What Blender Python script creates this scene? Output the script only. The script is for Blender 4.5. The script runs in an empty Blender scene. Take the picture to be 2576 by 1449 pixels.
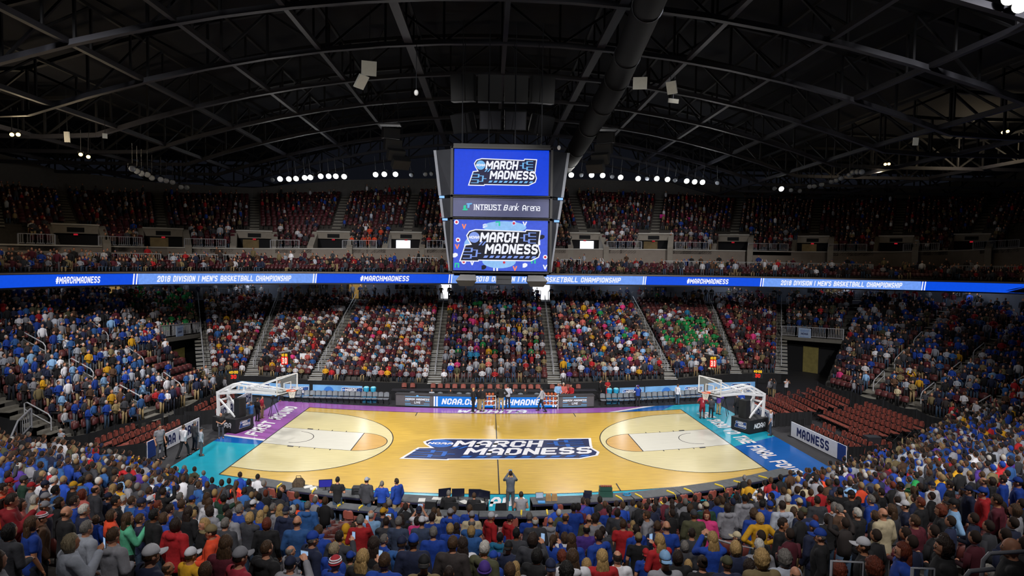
# Basketball arena seen from the upper rows behind the press tables.  World: x along the court, y towards the far stand, z up, metres.
import bpy, math, random
import numpy as np
from mathutils import Vector, Matrix
random.seed(7)
rng = np.random.default_rng(11)
PI = math.pi
SC = bpy.context.scene
COL = SC.collection

# ---------------------------------------------------------------- camera, exposure, world, main lights
cd = bpy.data.cameras.new('camera')
cam = bpy.data.objects.new('camera', cd)
COL.objects.link(cam)
cd.sensor_width = 36.0
cd.lens = 1596.0 / 2576.0 * 36.0
cd.clip_end = 400
_p, _y, _r = -.0493, .0368, .014
_f = Vector((math.sin(_y) * math.cos(_p), math.cos(_y) * math.cos(_p), math.sin(_p)))
_rt = Vector((math.cos(_y), -math.sin(_y), 0))
_up = _rt.cross(_f)
_R = _rt * math.cos(_r) + _up * math.sin(_r)
_U = _up * math.cos(_r) - _rt * math.sin(_r)
cam.matrix_world = Matrix(((_R.x, _U.x, -_f.x, -.7), (_R.y, _U.y, -_f.y, -39.8), (_R.z, _U.z, -_f.z, 11.6), (0, 0, 0, 1)))
SC.camera = cam
SC.view_settings.view_transform = 'Standard'
SC.view_settings.look = 'None'
SC.view_settings.gamma = 1
SC.view_settings.use_curve_mapping = False
SC.view_settings.exposure = 0.0
w = bpy.data.worlds.new('arena_air')
SC.world = w
w.use_nodes = True
w.node_tree.nodes['Background'].inputs[0].default_value = (.35, .4, .6, 1)
w.node_tree.nodes['Background'].inputs[1].default_value = .012

def spot(x, y, z, tx, ty, tz, power, size, blend=.6, col=(1, .965, .93), rad=.6):
    l = bpy.data.lights.new('house_spot', 'SPOT')
    l.energy = power
    l.spot_size = math.radians(size)
    l.spot_blend = blend
    l.shadow_soft_size = rad
    l.color = col
    o = bpy.data.objects.new('house_spot', l)
    COL.objects.link(o)
    o.location = (x, y, z)
    o.rotation_euler = (Vector((tx, ty, tz)) - Vector((x, y, z))).to_track_quat('-Z', 'Y').to_euler()
    return o
# far bank (the visible row of floodlights), aimed at the near stand
for x in (-22, -8, 8, 22):
    spot(x, 30, 21.3, x * .6, -24, 4, 9000, 56, .7, rad=1.2)
# overhead spots added to light the court, with no fixtures of their own
for x in (-13, 0, 13):
    for y in (-6, 7):
        spot(x, y, 25.2, x * .95, y * .5 + .5, 0, 8500, 62, .8)
# near gantry above and behind the photographer, aimed at the floor and the far stand
for x in (-16, 0, 16):
    spot(x, -36, 25, x * .9, 2, 0, 27000, 50, .6)
for x in (-22, -8, 8, 22):
    spot(x, -24, 25, x * 1.05, 22, 3.6, 25000, 46, .7)
for s in (-1, 1):
    spot(s * 12, -8, 24.5, s * 24, 5, 0, 8000, 58, .9)
# weak spots added to brighten the upper stand
for x in (-16, 2, 20):
    spot(x, -30, 25, x * 1.1, 32, 13, 3000, 34, .8)
# softer light on the near stand from the roof gantry
for x in (-14, 0, 14):
    spot(x, -38, 25, x * 1.0, -22, 4, 10000, 60, .9)

# ---------------------------------------------------------------- helpers
def lin(c):
    if isinstance(c, str):
        c = tuple(int(c[i:i + 2], 16) / 255 for i in (0, 2, 4))
    return tuple(((v + .055) / 1.055) ** 2.4 if v > .04045 else v / 12.92 for v in c[:3])

MATS = {}
def M(name, col=None, rough=.6, var=.12, scale=6.0, metal=0.0, emit=0.0, ocol=False, attr=None, alpha=1.0, spec=.5, stretch=None, bump=0.0):
    """One procedural material: a noise varies its colour a little; ocol reads the object's own colour, attr a per-face colour."""
    if name in MATS:
        return MATS[name]
    m = bpy.data.materials.new(name)
    MATS[name] = m
    m.use_nodes = True
    nt = m.node_tree
    b = nt.nodes['Principled BSDF']
    tc = nt.nodes.new('ShaderNodeTexCoord')
    nz = nt.nodes.new('ShaderNodeTexNoise')
    nz.inputs['Scale'].default_value = scale
    nz.inputs['Detail'].default_value = 3
    if stretch:
        mp = nt.nodes.new('ShaderNodeMapping')
        mp.inputs['Scale'].default_value = stretch
        nt.links.new(tc.outputs['Object'], mp.inputs[0])
        nt.links.new(mp.outputs[0], nz.inputs['Vector'])
    else:
        nt.links.new(tc.outputs['Object'], nz.inputs['Vector'])
    mr = nt.nodes.new('ShaderNodeMapRange')
    mr.inputs[1].default_value = .25
    mr.inputs[2].default_value = .75
    mr.inputs[3].default_value = 1 - var
    mr.inputs[4].default_value = 1 + var
    nt.links.new(nz.outputs[0], mr.inputs[0])
    mx = nt.nodes.new('ShaderNodeVectorMath')
    mx.operation = 'SCALE'
    nt.links.new(mr.outputs[0], mx.inputs['Scale'])
    if ocol:
        oi = nt.nodes.new('ShaderNodeObjectInfo')
        nt.links.new(oi.outputs['Color'], mx.inputs[0])
    elif attr:
        at = nt.nodes.new('ShaderNodeAttribute')
        at.attribute_name = attr
        nt.links.new(at.outputs['Color'], mx.inputs[0])
    else:
        mx.inputs[0].default_value = lin(col)
    nt.links.new(mx.outputs[0], b.inputs['Base Color'])
    b.inputs['Roughness'].default_value = rough
    b.inputs['Metallic'].default_value = metal
    b.inputs['Specular IOR Level'].default_value = spec
    if bump:
        bp = nt.nodes.new('ShaderNodeBump')
        bp.inputs['Strength'].default_value = bump
        bp.inputs['Distance'].default_value = .02
        nt.links.new(nz.outputs[0], bp.inputs['Height'])
        nt.links.new(bp.outputs[0], b.inputs['Normal'])
    if emit:
        nt.links.new(mx.outputs[0], b.inputs['Emission Color'])
        if emit >= .5:
            nt.links.remove(b.inputs['Base Color'].links[0])
            b.inputs['Base Color'].default_value = (.01, .01, .012, 1)
        b.inputs['Emission Strength'].default_value = emit
    if alpha < 1:
        b.inputs['Alpha'].default_value = alpha
    return m

class MB:
    """collects shapes; build() links them as ONE mesh object"""
    def __init__(s):
        s.v, s.f, s.m = [], [], []
    def add(s, vs, fs, mi=0):
        o = len(s.v)
        s.v += [tuple(p) for p in vs]
        s.f += [tuple(i + o for i in f) for f in fs]
        s.m += [mi] * len(fs)
        return s
    def box(s, c, d, mi=0, rz=0.0, mat=None):
        x, y, z = d[0] / 2, d[1] / 2, d[2] / 2
        ps = [Vector((a * x, b * y, e * z)) for a in (-1, 1) for b in (-1, 1) for e in (-1, 1)]
        R = mat if mat is not None else Matrix.Rotation(rz, 3, 'Z')
        ps = [R @ p + Vector(c) for p in ps]
        return s.add(ps, [(0, 1, 3, 2), (4, 6, 7, 5), (0, 4, 5, 1), (2, 3, 7, 6), (0, 2, 6, 4), (1, 5, 7, 3)], mi)
    def beam(s, a, b, wx, wz, mi=0):
        a, b = Vector(a), Vector(b)
        d = b - a
        L = d.length
        y = d.normalized()
        up = Vector((0, 0, 1)) if abs(y.z) < .95 else Vector((0, 1, 0))
        x = y.cross(up).normalized()
        z = x.cross(y)
        return s.box((a + b) / 2, (wx, L, wz), mi, mat=Matrix((x, y, z)).transposed())
    def tube(s, pts, r, n=8, mi=0, caps=True):
        pts = [Vector(p) for p in pts]
        if not isinstance(r, (list, tuple)):
            r = [r] * len(pts)
        vs, fs = [], []
        px = None
        for i, p in enumerate(pts):
            d = (pts[min(i + 1, len(pts) - 1)] - pts[max(i - 1, 0)]).normalized()
            if px is None:
                px = d.cross(Vector((0, 0, 1)) if abs(d.z) < .9 else Vector((1, 0, 0))).normalized()
            else:
                px = (px - d * px.dot(d)).normalized()
            py = d.cross(px)
            for k in range(n):
                a = 2 * PI * k / n
                vs.append(p + (px * math.cos(a) + py * math.sin(a)) * r[i])
        for i in range(len(pts) - 1):
            for k in range(n):
                fs.append((i * n + k, i * n + (k + 1) % n, (i + 1) * n + (k + 1) % n, (i + 1) * n + k))
        if caps:
            fs.append(tuple(range(n - 1, -1, -1)))
            fs.append(tuple((len(pts) - 1) * n + k for k in range(n)))
        return s.add(vs, fs, mi)
    def ell(s, c, r, nu=12, nv=8, mi=0, fn=None, mat=None):
        vs = [Vector((0, 0, -1))]
        for j in range(1, nv):
            t = PI * j / nv - PI / 2
            for k in range(nu):
                a = 2 * PI * k / nu
                vs.append(Vector((math.cos(t) * math.cos(a), math.cos(t) * math.sin(a), math.sin(t))))
        vs.append(Vector((0, 0, 1)))
        fs = [(0, 1 + (k + 1) % nu, 1 + k) for k in range(nu)]
        for j in range(nv - 2):
            for k in range(nu):
                a, b = 1 + j * nu + k, 1 + j * nu + (k + 1) % nu
                fs.append((a, b, b + nu, a + nu))
        t = len(vs) - 1
        fs += [(t, t - nu + k, t - nu + (k + 1) % nu) for k in range(nu)]
        out = []
        for p in vs:
            g = fn(p) if fn else 1.0
            q = Vector((p.x * r[0] * g, p.y * r[1] * g, p.z * r[2] * g))
            out.append((mat @ q if mat is not None else q) + Vector(c))
        return s.add(out, fs, mi)
    def loft(s, rings, mi=0, caps=True):
        n = len(rings[0])
        vs = [p for r in rings for p in r]
        fs = [(i * n + k, i * n + (k + 1) % n, (i + 1) * n + (k + 1) % n, (i + 1) * n + k) for i in range(len(rings) - 1) for k in range(n)]
        if caps:
            fs += [tuple(range(n - 1, -1, -1)), tuple((len(rings) - 1) * n + k for k in range(n))]
        return s.add(vs, fs, mi)
    def prism(s, poly, map0, map1, mi=0):
        """extrudes a 2-D polygon between two maps to 3-D"""
        n = len(poly)
        vs = [map0(p) for p in poly] + [map1(p) for p in poly]
        fs = [tuple(range(n)), tuple(range(2 * n - 1, n - 1, -1))] + [(k, k + n, (k + 1) % n + n, (k + 1) % n) for k in range(n)]
        return s.add(vs, fs, mi)
    def mesh(s, name, mats, smooth=False):
        me = bpy.data.meshes.new(name)
        me.from_pydata([tuple(p) for p in s.v], [], s.f)
        for m in (mats if isinstance(mats, (list, tuple)) else [mats]):
            me.materials.append(m)
        me.polygons.foreach_set('material_index', s.m)
        if smooth:
            me.polygons.foreach_set('use_smooth', [True] * len(s.f))
        me.update()
        return me
    def build(s, name, mats, parent=None, loc=(0, 0, 0), smooth=False):
        return link(name, s.mesh(name, mats, smooth), parent, loc)

def link(name, me, parent=None, loc=(0, 0, 0), rz=0.0):
    o = bpy.data.objects.new(name, me)
    COL.objects.link(o)
    o.parent = parent
    o.location = loc
    o.rotation_euler = (0, 0, rz)
    return o
def tag(o, label, cat, group=None, kind=None):
    o['label'] = label
    o['category'] = cat
    if group:
        o['group'] = group
    if kind:
        o['kind'] = kind
    return o
def thing(name, loc, label, cat, group=None, rz=0.0):
    return tag(link(name, None, None, loc, rz), label, cat, group)
def struct(o, label=None):
    o['kind'] = 'structure'
    if label:
        o['label'] = label
    return o
def dup(o, parent=None):
    c = o.copy()
    COL.objects.link(c)
    if parent is not None:
        c.parent = parent
    for ch in list(o.children):
        dup(ch, c)
    return c
ORD = 'first second third fourth fifth sixth seventh eighth ninth tenth eleventh twelfth thirteenth fourteenth fifteenth sixteenth seventeenth eighteenth nineteenth twentieth'.split()
ORD += ['twenty-' + k for k in ORD[:9]] + ['thirtieth'] + ['thirty-' + k for k in ORD[:9]] + ['fortieth']

# ---------------------------------------------------------------- block lettering (stroke font, drawn as polygons)
GL = {
 'A': [[(0, 0), (0, .7), (.28, 1), (.72, 1), (1, .7), (1, 0)], [(0, .36), (1, .36)]],
 'B': [[(0, 0), (0, 1), (.8, 1), (1, .86), (1, .64), (.84, .52), (0, .52)], [(.84, .52), (1, .4), (1, .14), (.8, 0), (0, 0)]],
 'C': [[(1, .7), (1, .84), (.78, 1), (.22, 1), (0, .84), (0, .16), (.22, 0), (.78, 0), (1, .16), (1, .3)]],
 'D': [[(0, 0), (0, 1), (.72, 1), (1, .8), (1, .2), (.72, 0), (0, 0)]],
 'E': [[(1, 1), (0, 1), (0, 0), (1, 0)], [(0, .5), (.82, .5)]],
 'F': [[(1, 1), (0, 1), (0, 0)], [(0, .48), (.82, .48)]],
 'G': [[(1, .72), (1, .84), (.78, 1), (.22, 1), (0, .84), (0, .16), (.22, 0), (.78, 0), (1, .16), (1, .46), (.58, .46)]],
 'H': [[(0, 0), (0, 1)], [(1, 0), (1, 1)], [(0, .5), (1, .5)]],
 'I': [[(.5, 0), (.5, 1)]],
 'K': [[(0, 0), (0, 1)], [(1, 1), (.1, .46)], [(.35, .6), (1, 0)]],
 'L': [[(0, 1), (0, 0), (1, 0)]],
 'M': [[(0, 0), (0, 1), (.5, .35), (1, 1), (1, 0)]],
 'N': [[(0, 0), (0, 1), (1, 0), (1, 1)]],
 'O': [[(.22, 0), (0, .16), (0, .84), (.22, 1), (.78, 1), (1, .84), (1, .16), (.78, 0), (.22, 0)]],
 'P': [[(0, 0), (0, 1), (.8, 1), (1, .86), (1, .58), (.8, .44), (0, .44)]],
 'R': [[(0, 0), (0, 1), (.8, 1), (1, .86), (1, .62), (.8, .48), (0, .48)], [(.55, .48), (1, 0)]],
 'S': [[(1, .84), (.8, 1), (.2, 1), (0, .86), (0, .66), (.2, .54), (.8, .46), (1, .34), (1, .14), (.8, 0), (.2, 0), (0, .16)]],
 'T': [[(0, 1), (1, 1)], [(.5, 1), (.5, 0)]],
 'U': [[(0, 1), (0, .16), (.22, 0), (.78, 0), (1, .16), (1, 1)]],
 'V': [[(0, 1), (.5, 0), (1, 1)]],
 'W': [[(0, 1), (.2, 0), (.5, .7), (.8, 0), (1, 1)]],
 'Y': [[(0, 1), (.5, .48), (1, 1)], [(.5, .48), (.5, 0)]],
 '0': [[(.22, 0), (0, .16), (0, .84), (.22, 1), (.78, 1), (1, .84), (1, .16), (.78, 0), (.22, 0)]],
 '1': [[(.1, .8), (.55, 1), (.55, 0)]],
 '2': [[(0, .76), (0, .86), (.22, 1), (.78, 1), (1, .86), (1, .6), (0, .12), (0, 0), (1, 0)]],
 '3': [[(0, .86), (.2, 1), (.8, 1), (1, .86), (1, .62), (.8, .5), (.35, .5)], [(.8, .5), (1, .38), (1, .14), (.8, 0), (.2, 0), (0, .14)]],
 '4': [[(.8, 0), (.8, 1), (0, .34), (1, .34)]],
 '5': [[(1, 1), (0, 1), (0, .55), (.8, .55), (1, .42), (1, .14), (.8, 0), (.2, 0), (0, .14)]],
 '6': [[(1, .86), (.8, 1), (.2, 1), (0, .86), (0, .14), (.2, 0), (.8, 0), (1, .14), (1, .4), (.8, .52), (0, .52)]],
 '7': [[(0, 1), (1, 1), (.4, 0)]],
 '8': [[(.2, .52), (0, .64), (0, .86), (.2, 1), (.8, 1), (1, .86), (1, .64), (.8, .52), (.2, .52), (0, .4), (0, .14), (.2, 0), (.8, 0), (1, .14), (1, .4), (.8, .52)]],
 '9': [[(1, .48), (.2, .48), (0, .6), (0, .86), (.2, 1), (.8, 1), (1, .86), (1, .14), (.8, 0), (.2, 0), (0, .14)]],
 '#': [[(.3, 0), (.4, 1)], [(.65, 0), (.75, 1)], [(0, .34), (1, .34)], [(0, .68), (1, .68)]],
 "'": [[(.5, .75), (.5, 1)]], '.': [[(.4, 0), (.6, 0)]], '/': [[(.1, 0), (.9, 1)]], ':': [[(.4, .25), (.6, .25)], [(.4, .75), (.6, .75)]],
}
NARROW = {'I': .34, "'": .34, '.': .34, '1': .7, ' ': .6, ':': .34}
def text2d(s, h=1.0, wid=.62, th=.2, gap=.12, shear=0.0, cx=0.0, cy=0.0):
    """quads of a line of block letters of height h, centred on cx, cy"""
    out, x = [], 0.0
    t = th / 2
    for ch in s:
        w_ = wid * NARROW.get(ch, 1.0) * (1.28 if ch in 'MW' else 1)
        for pl in GL.get(ch, []):
            n = len(pl)
            P = [(x + t + a * (w_ - th), t + b * (1 - th)) for a, b in pl]
            closed = pl[0] == pl[-1]
            for i in range(n - 1):
                (x0, y0), (x1, y1) = P[i], P[i + 1]
                L = math.hypot(x1 - x0, y1 - y0) or 1e-6
                dx, dy = (x1 - x0) / L, (y1 - y0) / L
                diag = min(abs(dx), abs(dy)) > .1
                e0 = t * (.45 if diag or i > 0 or closed else 1)
                e1 = t * (.45 if diag or i < n - 2 or closed else 1)
                if ch == 'I' or (ch == 'T' and n == 2):
                    e0 = e1 = t
                x0 -= dx * e0; y0 -= dy * e0; x1 += dx * e1; y1 += dy * e1
                nx, ny = -dy * t, dx * t
                out.append([(x0 + nx, y0 + ny), (x0 - nx, y0 - ny), (x1 - nx, y1 - ny), (x1 + nx, y1 + ny)])
        x += w_ + gap
    W_ = x - gap
    return [[(cx + (a - W_ / 2 + shear * (b - .5)) * h, cy + (b - .5) * h) for a, b in q] for q in out], W_ * h
def inset(poly, d):
    n, out = len(poly), []
    for i in range(n):
        a, b, c = Vector(poly[i - 1]), Vector(poly[i]), Vector(poly[(i + 1) % n])
        e, f = (b - a).normalized(), (c - b).normalized()
        n1, n2 = Vector((-e.y, e.x)), Vector((-f.y, f.x))
        k = (n1 + n2)
        k = k / max(k.length_squared / 2, .35) 
        q = b + k * d
        out.append((q.x, q.y))
    return out
def rect(x0, y0, x1, y1):
    return [(x0, y0), (x1, y0), (x1, y1), (x0, y1)]
def disc(cx, cy, r, n=24, ry=None):
    return [(cx + r * math.cos(2 * PI * k / n), cy + (ry or r) * math.sin(2 * PI * k / n)) for k in range(n)]
def bracket(x, y, w_, h, t, flip):
    """a little tournament bracket"""
    o = []
    f = (lambda a: x + w_ - a) if flip else (lambda a: x + a)
    def R(a, b, c, d):
        o.append([(f(a), y + b), (f(c), y + b), (f(c), y + d), (f(a), y + d)])
    for k, yb in enumerate((0, h * .6)):
        R(0, yb, w_ * .5, yb + t); R(0, yb + h * .4 - t, w_ * .5, yb + h * .4); R(w_ * .5 - t, yb, w_ * .5, yb + h * .4)
        R(w_ * .5, yb + h * .2 - t / 2, w_ * .8, yb + h * .2 + t / 2)
    R(w_ * .8 - t, h * .2, w_ * .8, h * .8)
    R(w_ * .8, h * .5 - t / 2, w_, h * .5 + t / 2)
    return o
LOGO_OUT = [(0, 0), (.245, 0), (.25, .03), (.9, .03), (1.0, .15), (1.02, .3), (.995, .5), (1.0, .55), (1.0, .6), (1.02, .985), (.83, 1), (.82, .95), (.2, .99), (.12, .93), (.085, .8), (.1, .68), (.135, .54), (.07, .52)]
def logo(w_=1.0, asp=.41, shear=.16):
    """layers (colour key, polygons) of the tournament emblem, width w_, centred"""
    h = w_ * asp
    def T(p):
        return ((p[0] - .5) * w_, (p[1] - .5) * h)
    o = [T(p) for p in LOGO_OUT]
    i = inset(o, .014 * w_)
    L = [('white', [o]), ('navy', [i])]
    L.append(('blue', [disc(*T((.185, .74)), .068 * w_, 20)]))
    q, _ = text2d('NCAA', .035 * w_, .9, .25, .1, .2, *T((.185, .74)))
    L.append(('ball_text', q))
    for s, y, cx in (('MARCH', .75, .5), ('MADNESS', .4, .655)):
        q, W_ = text2d(s, .31 * h, .74, .215, .09, shear, 0, 0)
        k = (.475 if s == 'MARCH' else .66) * w_ / W_
        L.append(('white', [[(a * k + T((cx, y))[0], b + T((cx, y))[1]) for a, b in p] for p in q]))
    br = [[(a * w_, b * h) for a, b in p] for p in bracket(0, 0, .2, .33, .022, True)]
    br = [[(a + T((.76, .58))[0], b + T((.76, .58))[1]) for a, b in p] for p in br]
    b2 = [[(a * w_, b * h) for a, b in p] for p in bracket(0, 0, .22, .33, .022, False)]
    b2 = [[(a + T((.045, .09))[0] + .12 * b, b + T((.045, .09))[1]) for a, b in p] for p in b2]
    L.append(('blue', br + b2))
    st = []
    for k in range(9):
        x = .3 + k * .075
        st.append([T((x, .12)), T((x + .045, .12)), T((x + .065, .19)), T((x + .02, .19))])
    for k in range(2):
        x = .24 + k * .04
        st.append([T((x, .5)), T((x + .02, .5)), T((x + .06, .62)), T((x + .04, .62))])
    L.append(('blue', st))
    return L
def orient(poly):
    a = sum(poly[i - 1][0] * poly[i][1] - poly[i][0] * poly[i - 1][1] for i in range(len(poly)))
    return poly if a > 0 else poly[::-1]
def put(layers, mp, mats, name, parent, z0=0.0, dz=.002, key=None):
    """logo layers / text quads as thin raised mesh, one object; mp(x, y, z) -> world or local"""
    mb, keys = MB(), []
    for n, (k, polys) in enumerate(layers):
        if k not in keys:
            keys.append(k)
        for i, p in enumerate(polys):
            p = orient(p)
            mb.add([mp(a, b, z0 + dz * (n + 1) + (i % 5) * dz * .16) for a, b in p], [tuple(range(len(p)))], keys.index(k))
    return mb.build(name, [mats[k] for k in keys], parent)
# ---------------------------------------------------------------- floor and court
def W(X, Y, z=0.0):
    """court plan -> arena floor: the sidelines of this floor bow gently away from the middle"""
    return (-.0711 + 1.01992 * X - .00212 * Y + .00069 * X * X - .00265 * X * Y - 5.4e-5 * X ** 3,
            -1.4526 - .001 * X + 1.04304 * Y + .01077 * X * X - .00074 * Y * Y - .00035 * X * X * Y - 6e-5 * Y ** 3, z)
def yc(x):
    """offset of the bowed plan at x"""
    return .0108 * x * x
FT = .3048
LX, LY = 47 * FT, 25 * FT
m_conc = M('dark_concrete', '2c2c30', .85, .2, 3)
mb = MB()
mb.box((4, 3, -.26), (130, 110, .5))
struct(mb.build('floor', M('black_floor_cover', '26262b', .7, .25, 2.5, bump=.1)), 'black covered arena floor around the court')

court = thing('basketball_court', (0, 0, 0), 'polished maple basketball court with purple and teal borders and a large centre emblem', 'court')
def sheet(poly_fn, nx, ny, z, mat, name, mb=None, mi=0):
    """grid sheet; poly_fn(s,t) -> court plan"""
    own = mb is None
    mb = mb or MB()
    vs = [W(*poly_fn(i / nx, j / ny), z) for j in range(ny + 1) for i in range(nx + 1)]
    fs = [(j * (nx + 1) + i, j * (nx + 1) + i + 1, (j + 1) * (nx + 1) + i + 1, (j + 1) * (nx + 1) + i) for j in range(ny) for i in range(nx)]
    mb.add(vs, fs, mi)
    return mb.build(name, mat, court) if own else mb
def R2(x0, y0, x1, y1):
    return lambda s, t: (x0 + (x1 - x0) * s, y0 + (y1 - y0) * t)
m_wood = M('amber_maple', 'cfab4c', .19, .16, 1.0, stretch=(.9, 9, 1))
m_pale = M('pale_maple', 'd9ce9e', .19, .09, 1.0, stretch=(.9, 9, 1))
m_lane = M('white_stain_maple', 'dcdace', .19, .04, 1.0, stretch=(.9, 9, 1))
m_tint = M('tinted_maple', 'cfa560', .19, .12, 1.0, stretch=(.9, 9, 1))
m_line = M('black_line_paint', '1a1a1c', .25, .05)
m_purple = M('purple_floor_paint', '9c5cab', .19, .07, 1.5)
m_teal = M('teal_floor_paint', '1fa2bd', .19, .07, 1.5)
m_royal = M('royal_floor_paint', '0b5cb0', .19, .08, 1.5)
m_white = M('white_floor_paint', 'e9e9ee', .25, .04)
XO, XR, YF, YN = 17.45, 18.0, 9.15, 9.6
b = MB()
# board deck under everything, with its edge
sheet(R2(-XO, -YN, XR, YF), 40, 20, .02, None, '', b)
b.build('deck', m_wood, court)
sheet(R2(-XO, -1.1, -LX, YF), 8, 12, .024, m_purple, 'purple_border')
sheet(lambda s, t: (-LX + (8.3 + LX + 3.4 * t) * s, LY + (YF - LY) * t), 30, 4, .024, m_purple, 'purple_border')
sheet(R2(-XO, -5.9, -LX, -3.2), 6, 6, .024, m_teal, 'teal_border')
sheet(lambda s, t: (-XO + (XO - LX) * s, -3.2 + (.5 + .5 * s) * t), 6, 4, .024, m_teal, 'teal_border')
sheet(lambda s, t: (-LX + (2 * LX) * s, -YN + (YN - LY) * t), 30, 4, .024, m_teal, 'teal_border')
sheet(R2(-XO, -YN, -LX, -5.9), 6, 6, .024, m_teal, 'teal_border')
sheet(lambda s, t: (12.7 + 1.6 * t + (XR - 12.7 - 1.6 * t) * s, LY + (YF - LY) * t), 12, 4, .024, m_teal, 'teal_border')
sheet(R2(LX, -2.7, XR, LY), 6, 12, .024, m_teal, 'teal_border')
sheet(lambda s, t: (-XO + (XO - LX) * s, -2.7 + .5 * s + (1.3 - .5 * s) * t), 6, 4, .024, m_royal, 'royal_border')
sheet(lambda s, t: (8.9 + 3.8 * t + (3.8 - 2.2 * t) * s, LY + (YF - LY) * t), 14, 6, .024, m_royal, 'royal_border')
sheet(lambda s, t: (LX + (XR - LX) * s, -YN + (YN - 2.9 + 1.0 * s + .6) * t), 6, 10, .025, m_royal, 'royal_border')
sheet(R2(-XO, -1.42, -LX, -1.1), 6, 2, .024, m_white, 'white_stripe')
sheet(lambda s, t: (8.3 + 3.4 * t + (.6 + .4 * t) * s, LY + (YF - LY) * t), 6, 6, .024, m_white, 'white_stripe')
sheet(R2(-LX, -LY, LX, LY), 60, 30, .024, m_wood, 'playing_surface')
HOOP = LX - 5.25 * FT
RA = 20.75 * FT
for s in (-1, 1):
    def arc_area(a, t, s=s):
        th = (a - .5) * PI
        x, y = RA * math.cos(th), RA * math.sin(th)
        return (s * ((HOOP - x) * (1 - t) + LX * t), y)
    sheet(arc_area, 48, 10, .028, m_pale, 'three_point_area')
    sheet(R2(s * LX, -6 * FT, s * (LX - 19 * FT), 6 * FT), 12, 8, .032, m_lane, 'lane')
    fx = LX - 19 * FT
    def semi(a, t, s=s):
        th = (a - .5) * PI
        return (s * (fx - 6 * FT * math.cos(th) * (1 - t)), 6 * FT * math.sin(th))
    sheet(semi, 24, 4, .032, m_tint, 'free_throw_circle')
lines = MB()
def pline(pts, wd, z=.036):
    for (x0, y0), (x1, y1) in zip(pts, pts[1:]):
        L = math.hypot(x1 - x0, y1 - y0)
        n = max(1, int(L / .8))
        nx, ny = -(y1 - y0) / L * wd / 2, (x1 - x0) / L * wd / 2
        for k in range(n):
            a, c = k / n, (k + 1) / n
            p = [(x0 + (x1 - x0) * q, y0 + (y1 - y0) * q) for q in (a, c)]
            lines.add([W(p[0][0] + nx, p[0][1] + ny, z), W(p[0][0] - nx, p[0][1] - ny, z), W(p[1][0] - nx, p[1][1] - ny, z), W(p[1][0] + nx, p[1][1] + ny, z)], [(0, 1, 2, 3)])
pline([(-LX, -LY), (LX, -LY), (LX, LY), (-LX, LY), (-LX, -LY)], .07)
pline([(0, -LY), (0, LY)], .06)
for s in (-1, 1):
    pline([(s * (HOOP - RA * math.cos((a / 48 - .5) * PI)), RA * math.sin((a / 48 - .5) * PI)) for a in range(49)], .06)
    pline([(s * LX, RA), (s * HOOP, RA)], .05)
    pline([(s * LX, -RA), (s * HOOP, -RA)], .05)
    pline([(s * LX, 6 * FT), (s * fx, 6 * FT)], .03)
    pline([(s * LX, -6 * FT), (s * fx, -6 * FT)], .03)
    pline([(s * fx, -6 * FT), (s * fx, 6 * FT)], .06)
    pline([(s * (fx - 6 * FT * math.cos((a / 24 - .5) * PI)), 6 * FT * math.sin((a / 24 - .5) * PI)) for a in range(25)], .05)
    pline([(s * (HOOP - 4 * FT * math.cos((a / 24 - .5) * PI)), 4 * FT * math.sin((a / 24 - .5) * PI)) for a in range(25)], .05)
    for e in (-1, 1):
        for d in (8.5, 11.7, 14.9):
            pline([(s * (LX - d * FT), e * 6 * FT), (s * (LX - d * FT), e * 6.7 * FT)], .06)
        pline([(s * (LX - 7.2 * FT), e * 6.3 * FT), (s * (LX - 5.9 * FT), e * 6.3 * FT)], .2)
    pline([(s * 5.8, LY), (s * 5.8, LY - 1.0)], .06)
    pline([(s * 5.8, -LY), (s * 5.8, -LY + 1.0)], .06)
lines.build('court_line', m_line, court)
LM = {'white': m_white, 'navy': M('navy_floor_paint', '10204f', .22, .1, 2), 'blue': M('emblem_blue_paint', '1c62c0', .22, .1, 2), 'ball_text': m_white,
      'azure': M('azure_paint', '4aa8e0', .22, .08, 2)}
put(logo(11.2, .37, .2), lambda a, c, z: W(a + .12, c - .75, z), LM, 'centre_emblem', court, .038, .002)
def floor_text(s, h, cx, cy, rot, name, wid=.62, th=.2, shear=0.0, gap=.12, fit=None, mat=None):
    q, W_ = text2d(s, h, wid, th, gap, shear)
    k = fit / W_ if fit else 1
    ca, sa = math.cos(rot), math.sin(rot)
    put([('white', q)], lambda a, c, z: W(cx + a * k * ca - c * sa, cy + a * k * sa + c * ca, z), {'white': mat or m_white}, name, court, .04)
floor_text('FIRST ROUND', 1.05, -15.7, 3.4, PI / 2 - .0, 'lettering', .78, .24, .12, .12, 8.1)
floor_text('THE ROAD TO THE FINAL FOUR', 1.0, 15.6, -.85, -PI / 2, 'lettering', .78, .24, .12, .12, 14.2)
floor_text('WICHITA', .95, -.25, 8.25, 0, 'lettering', .9, .26, .3, .12, 5.2)
floor_text('INTRUST BANK ARENA', 1.1, -.3, -8.55, 0, 'lettering', .8, .24, .2, .12, 9.0)

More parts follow.
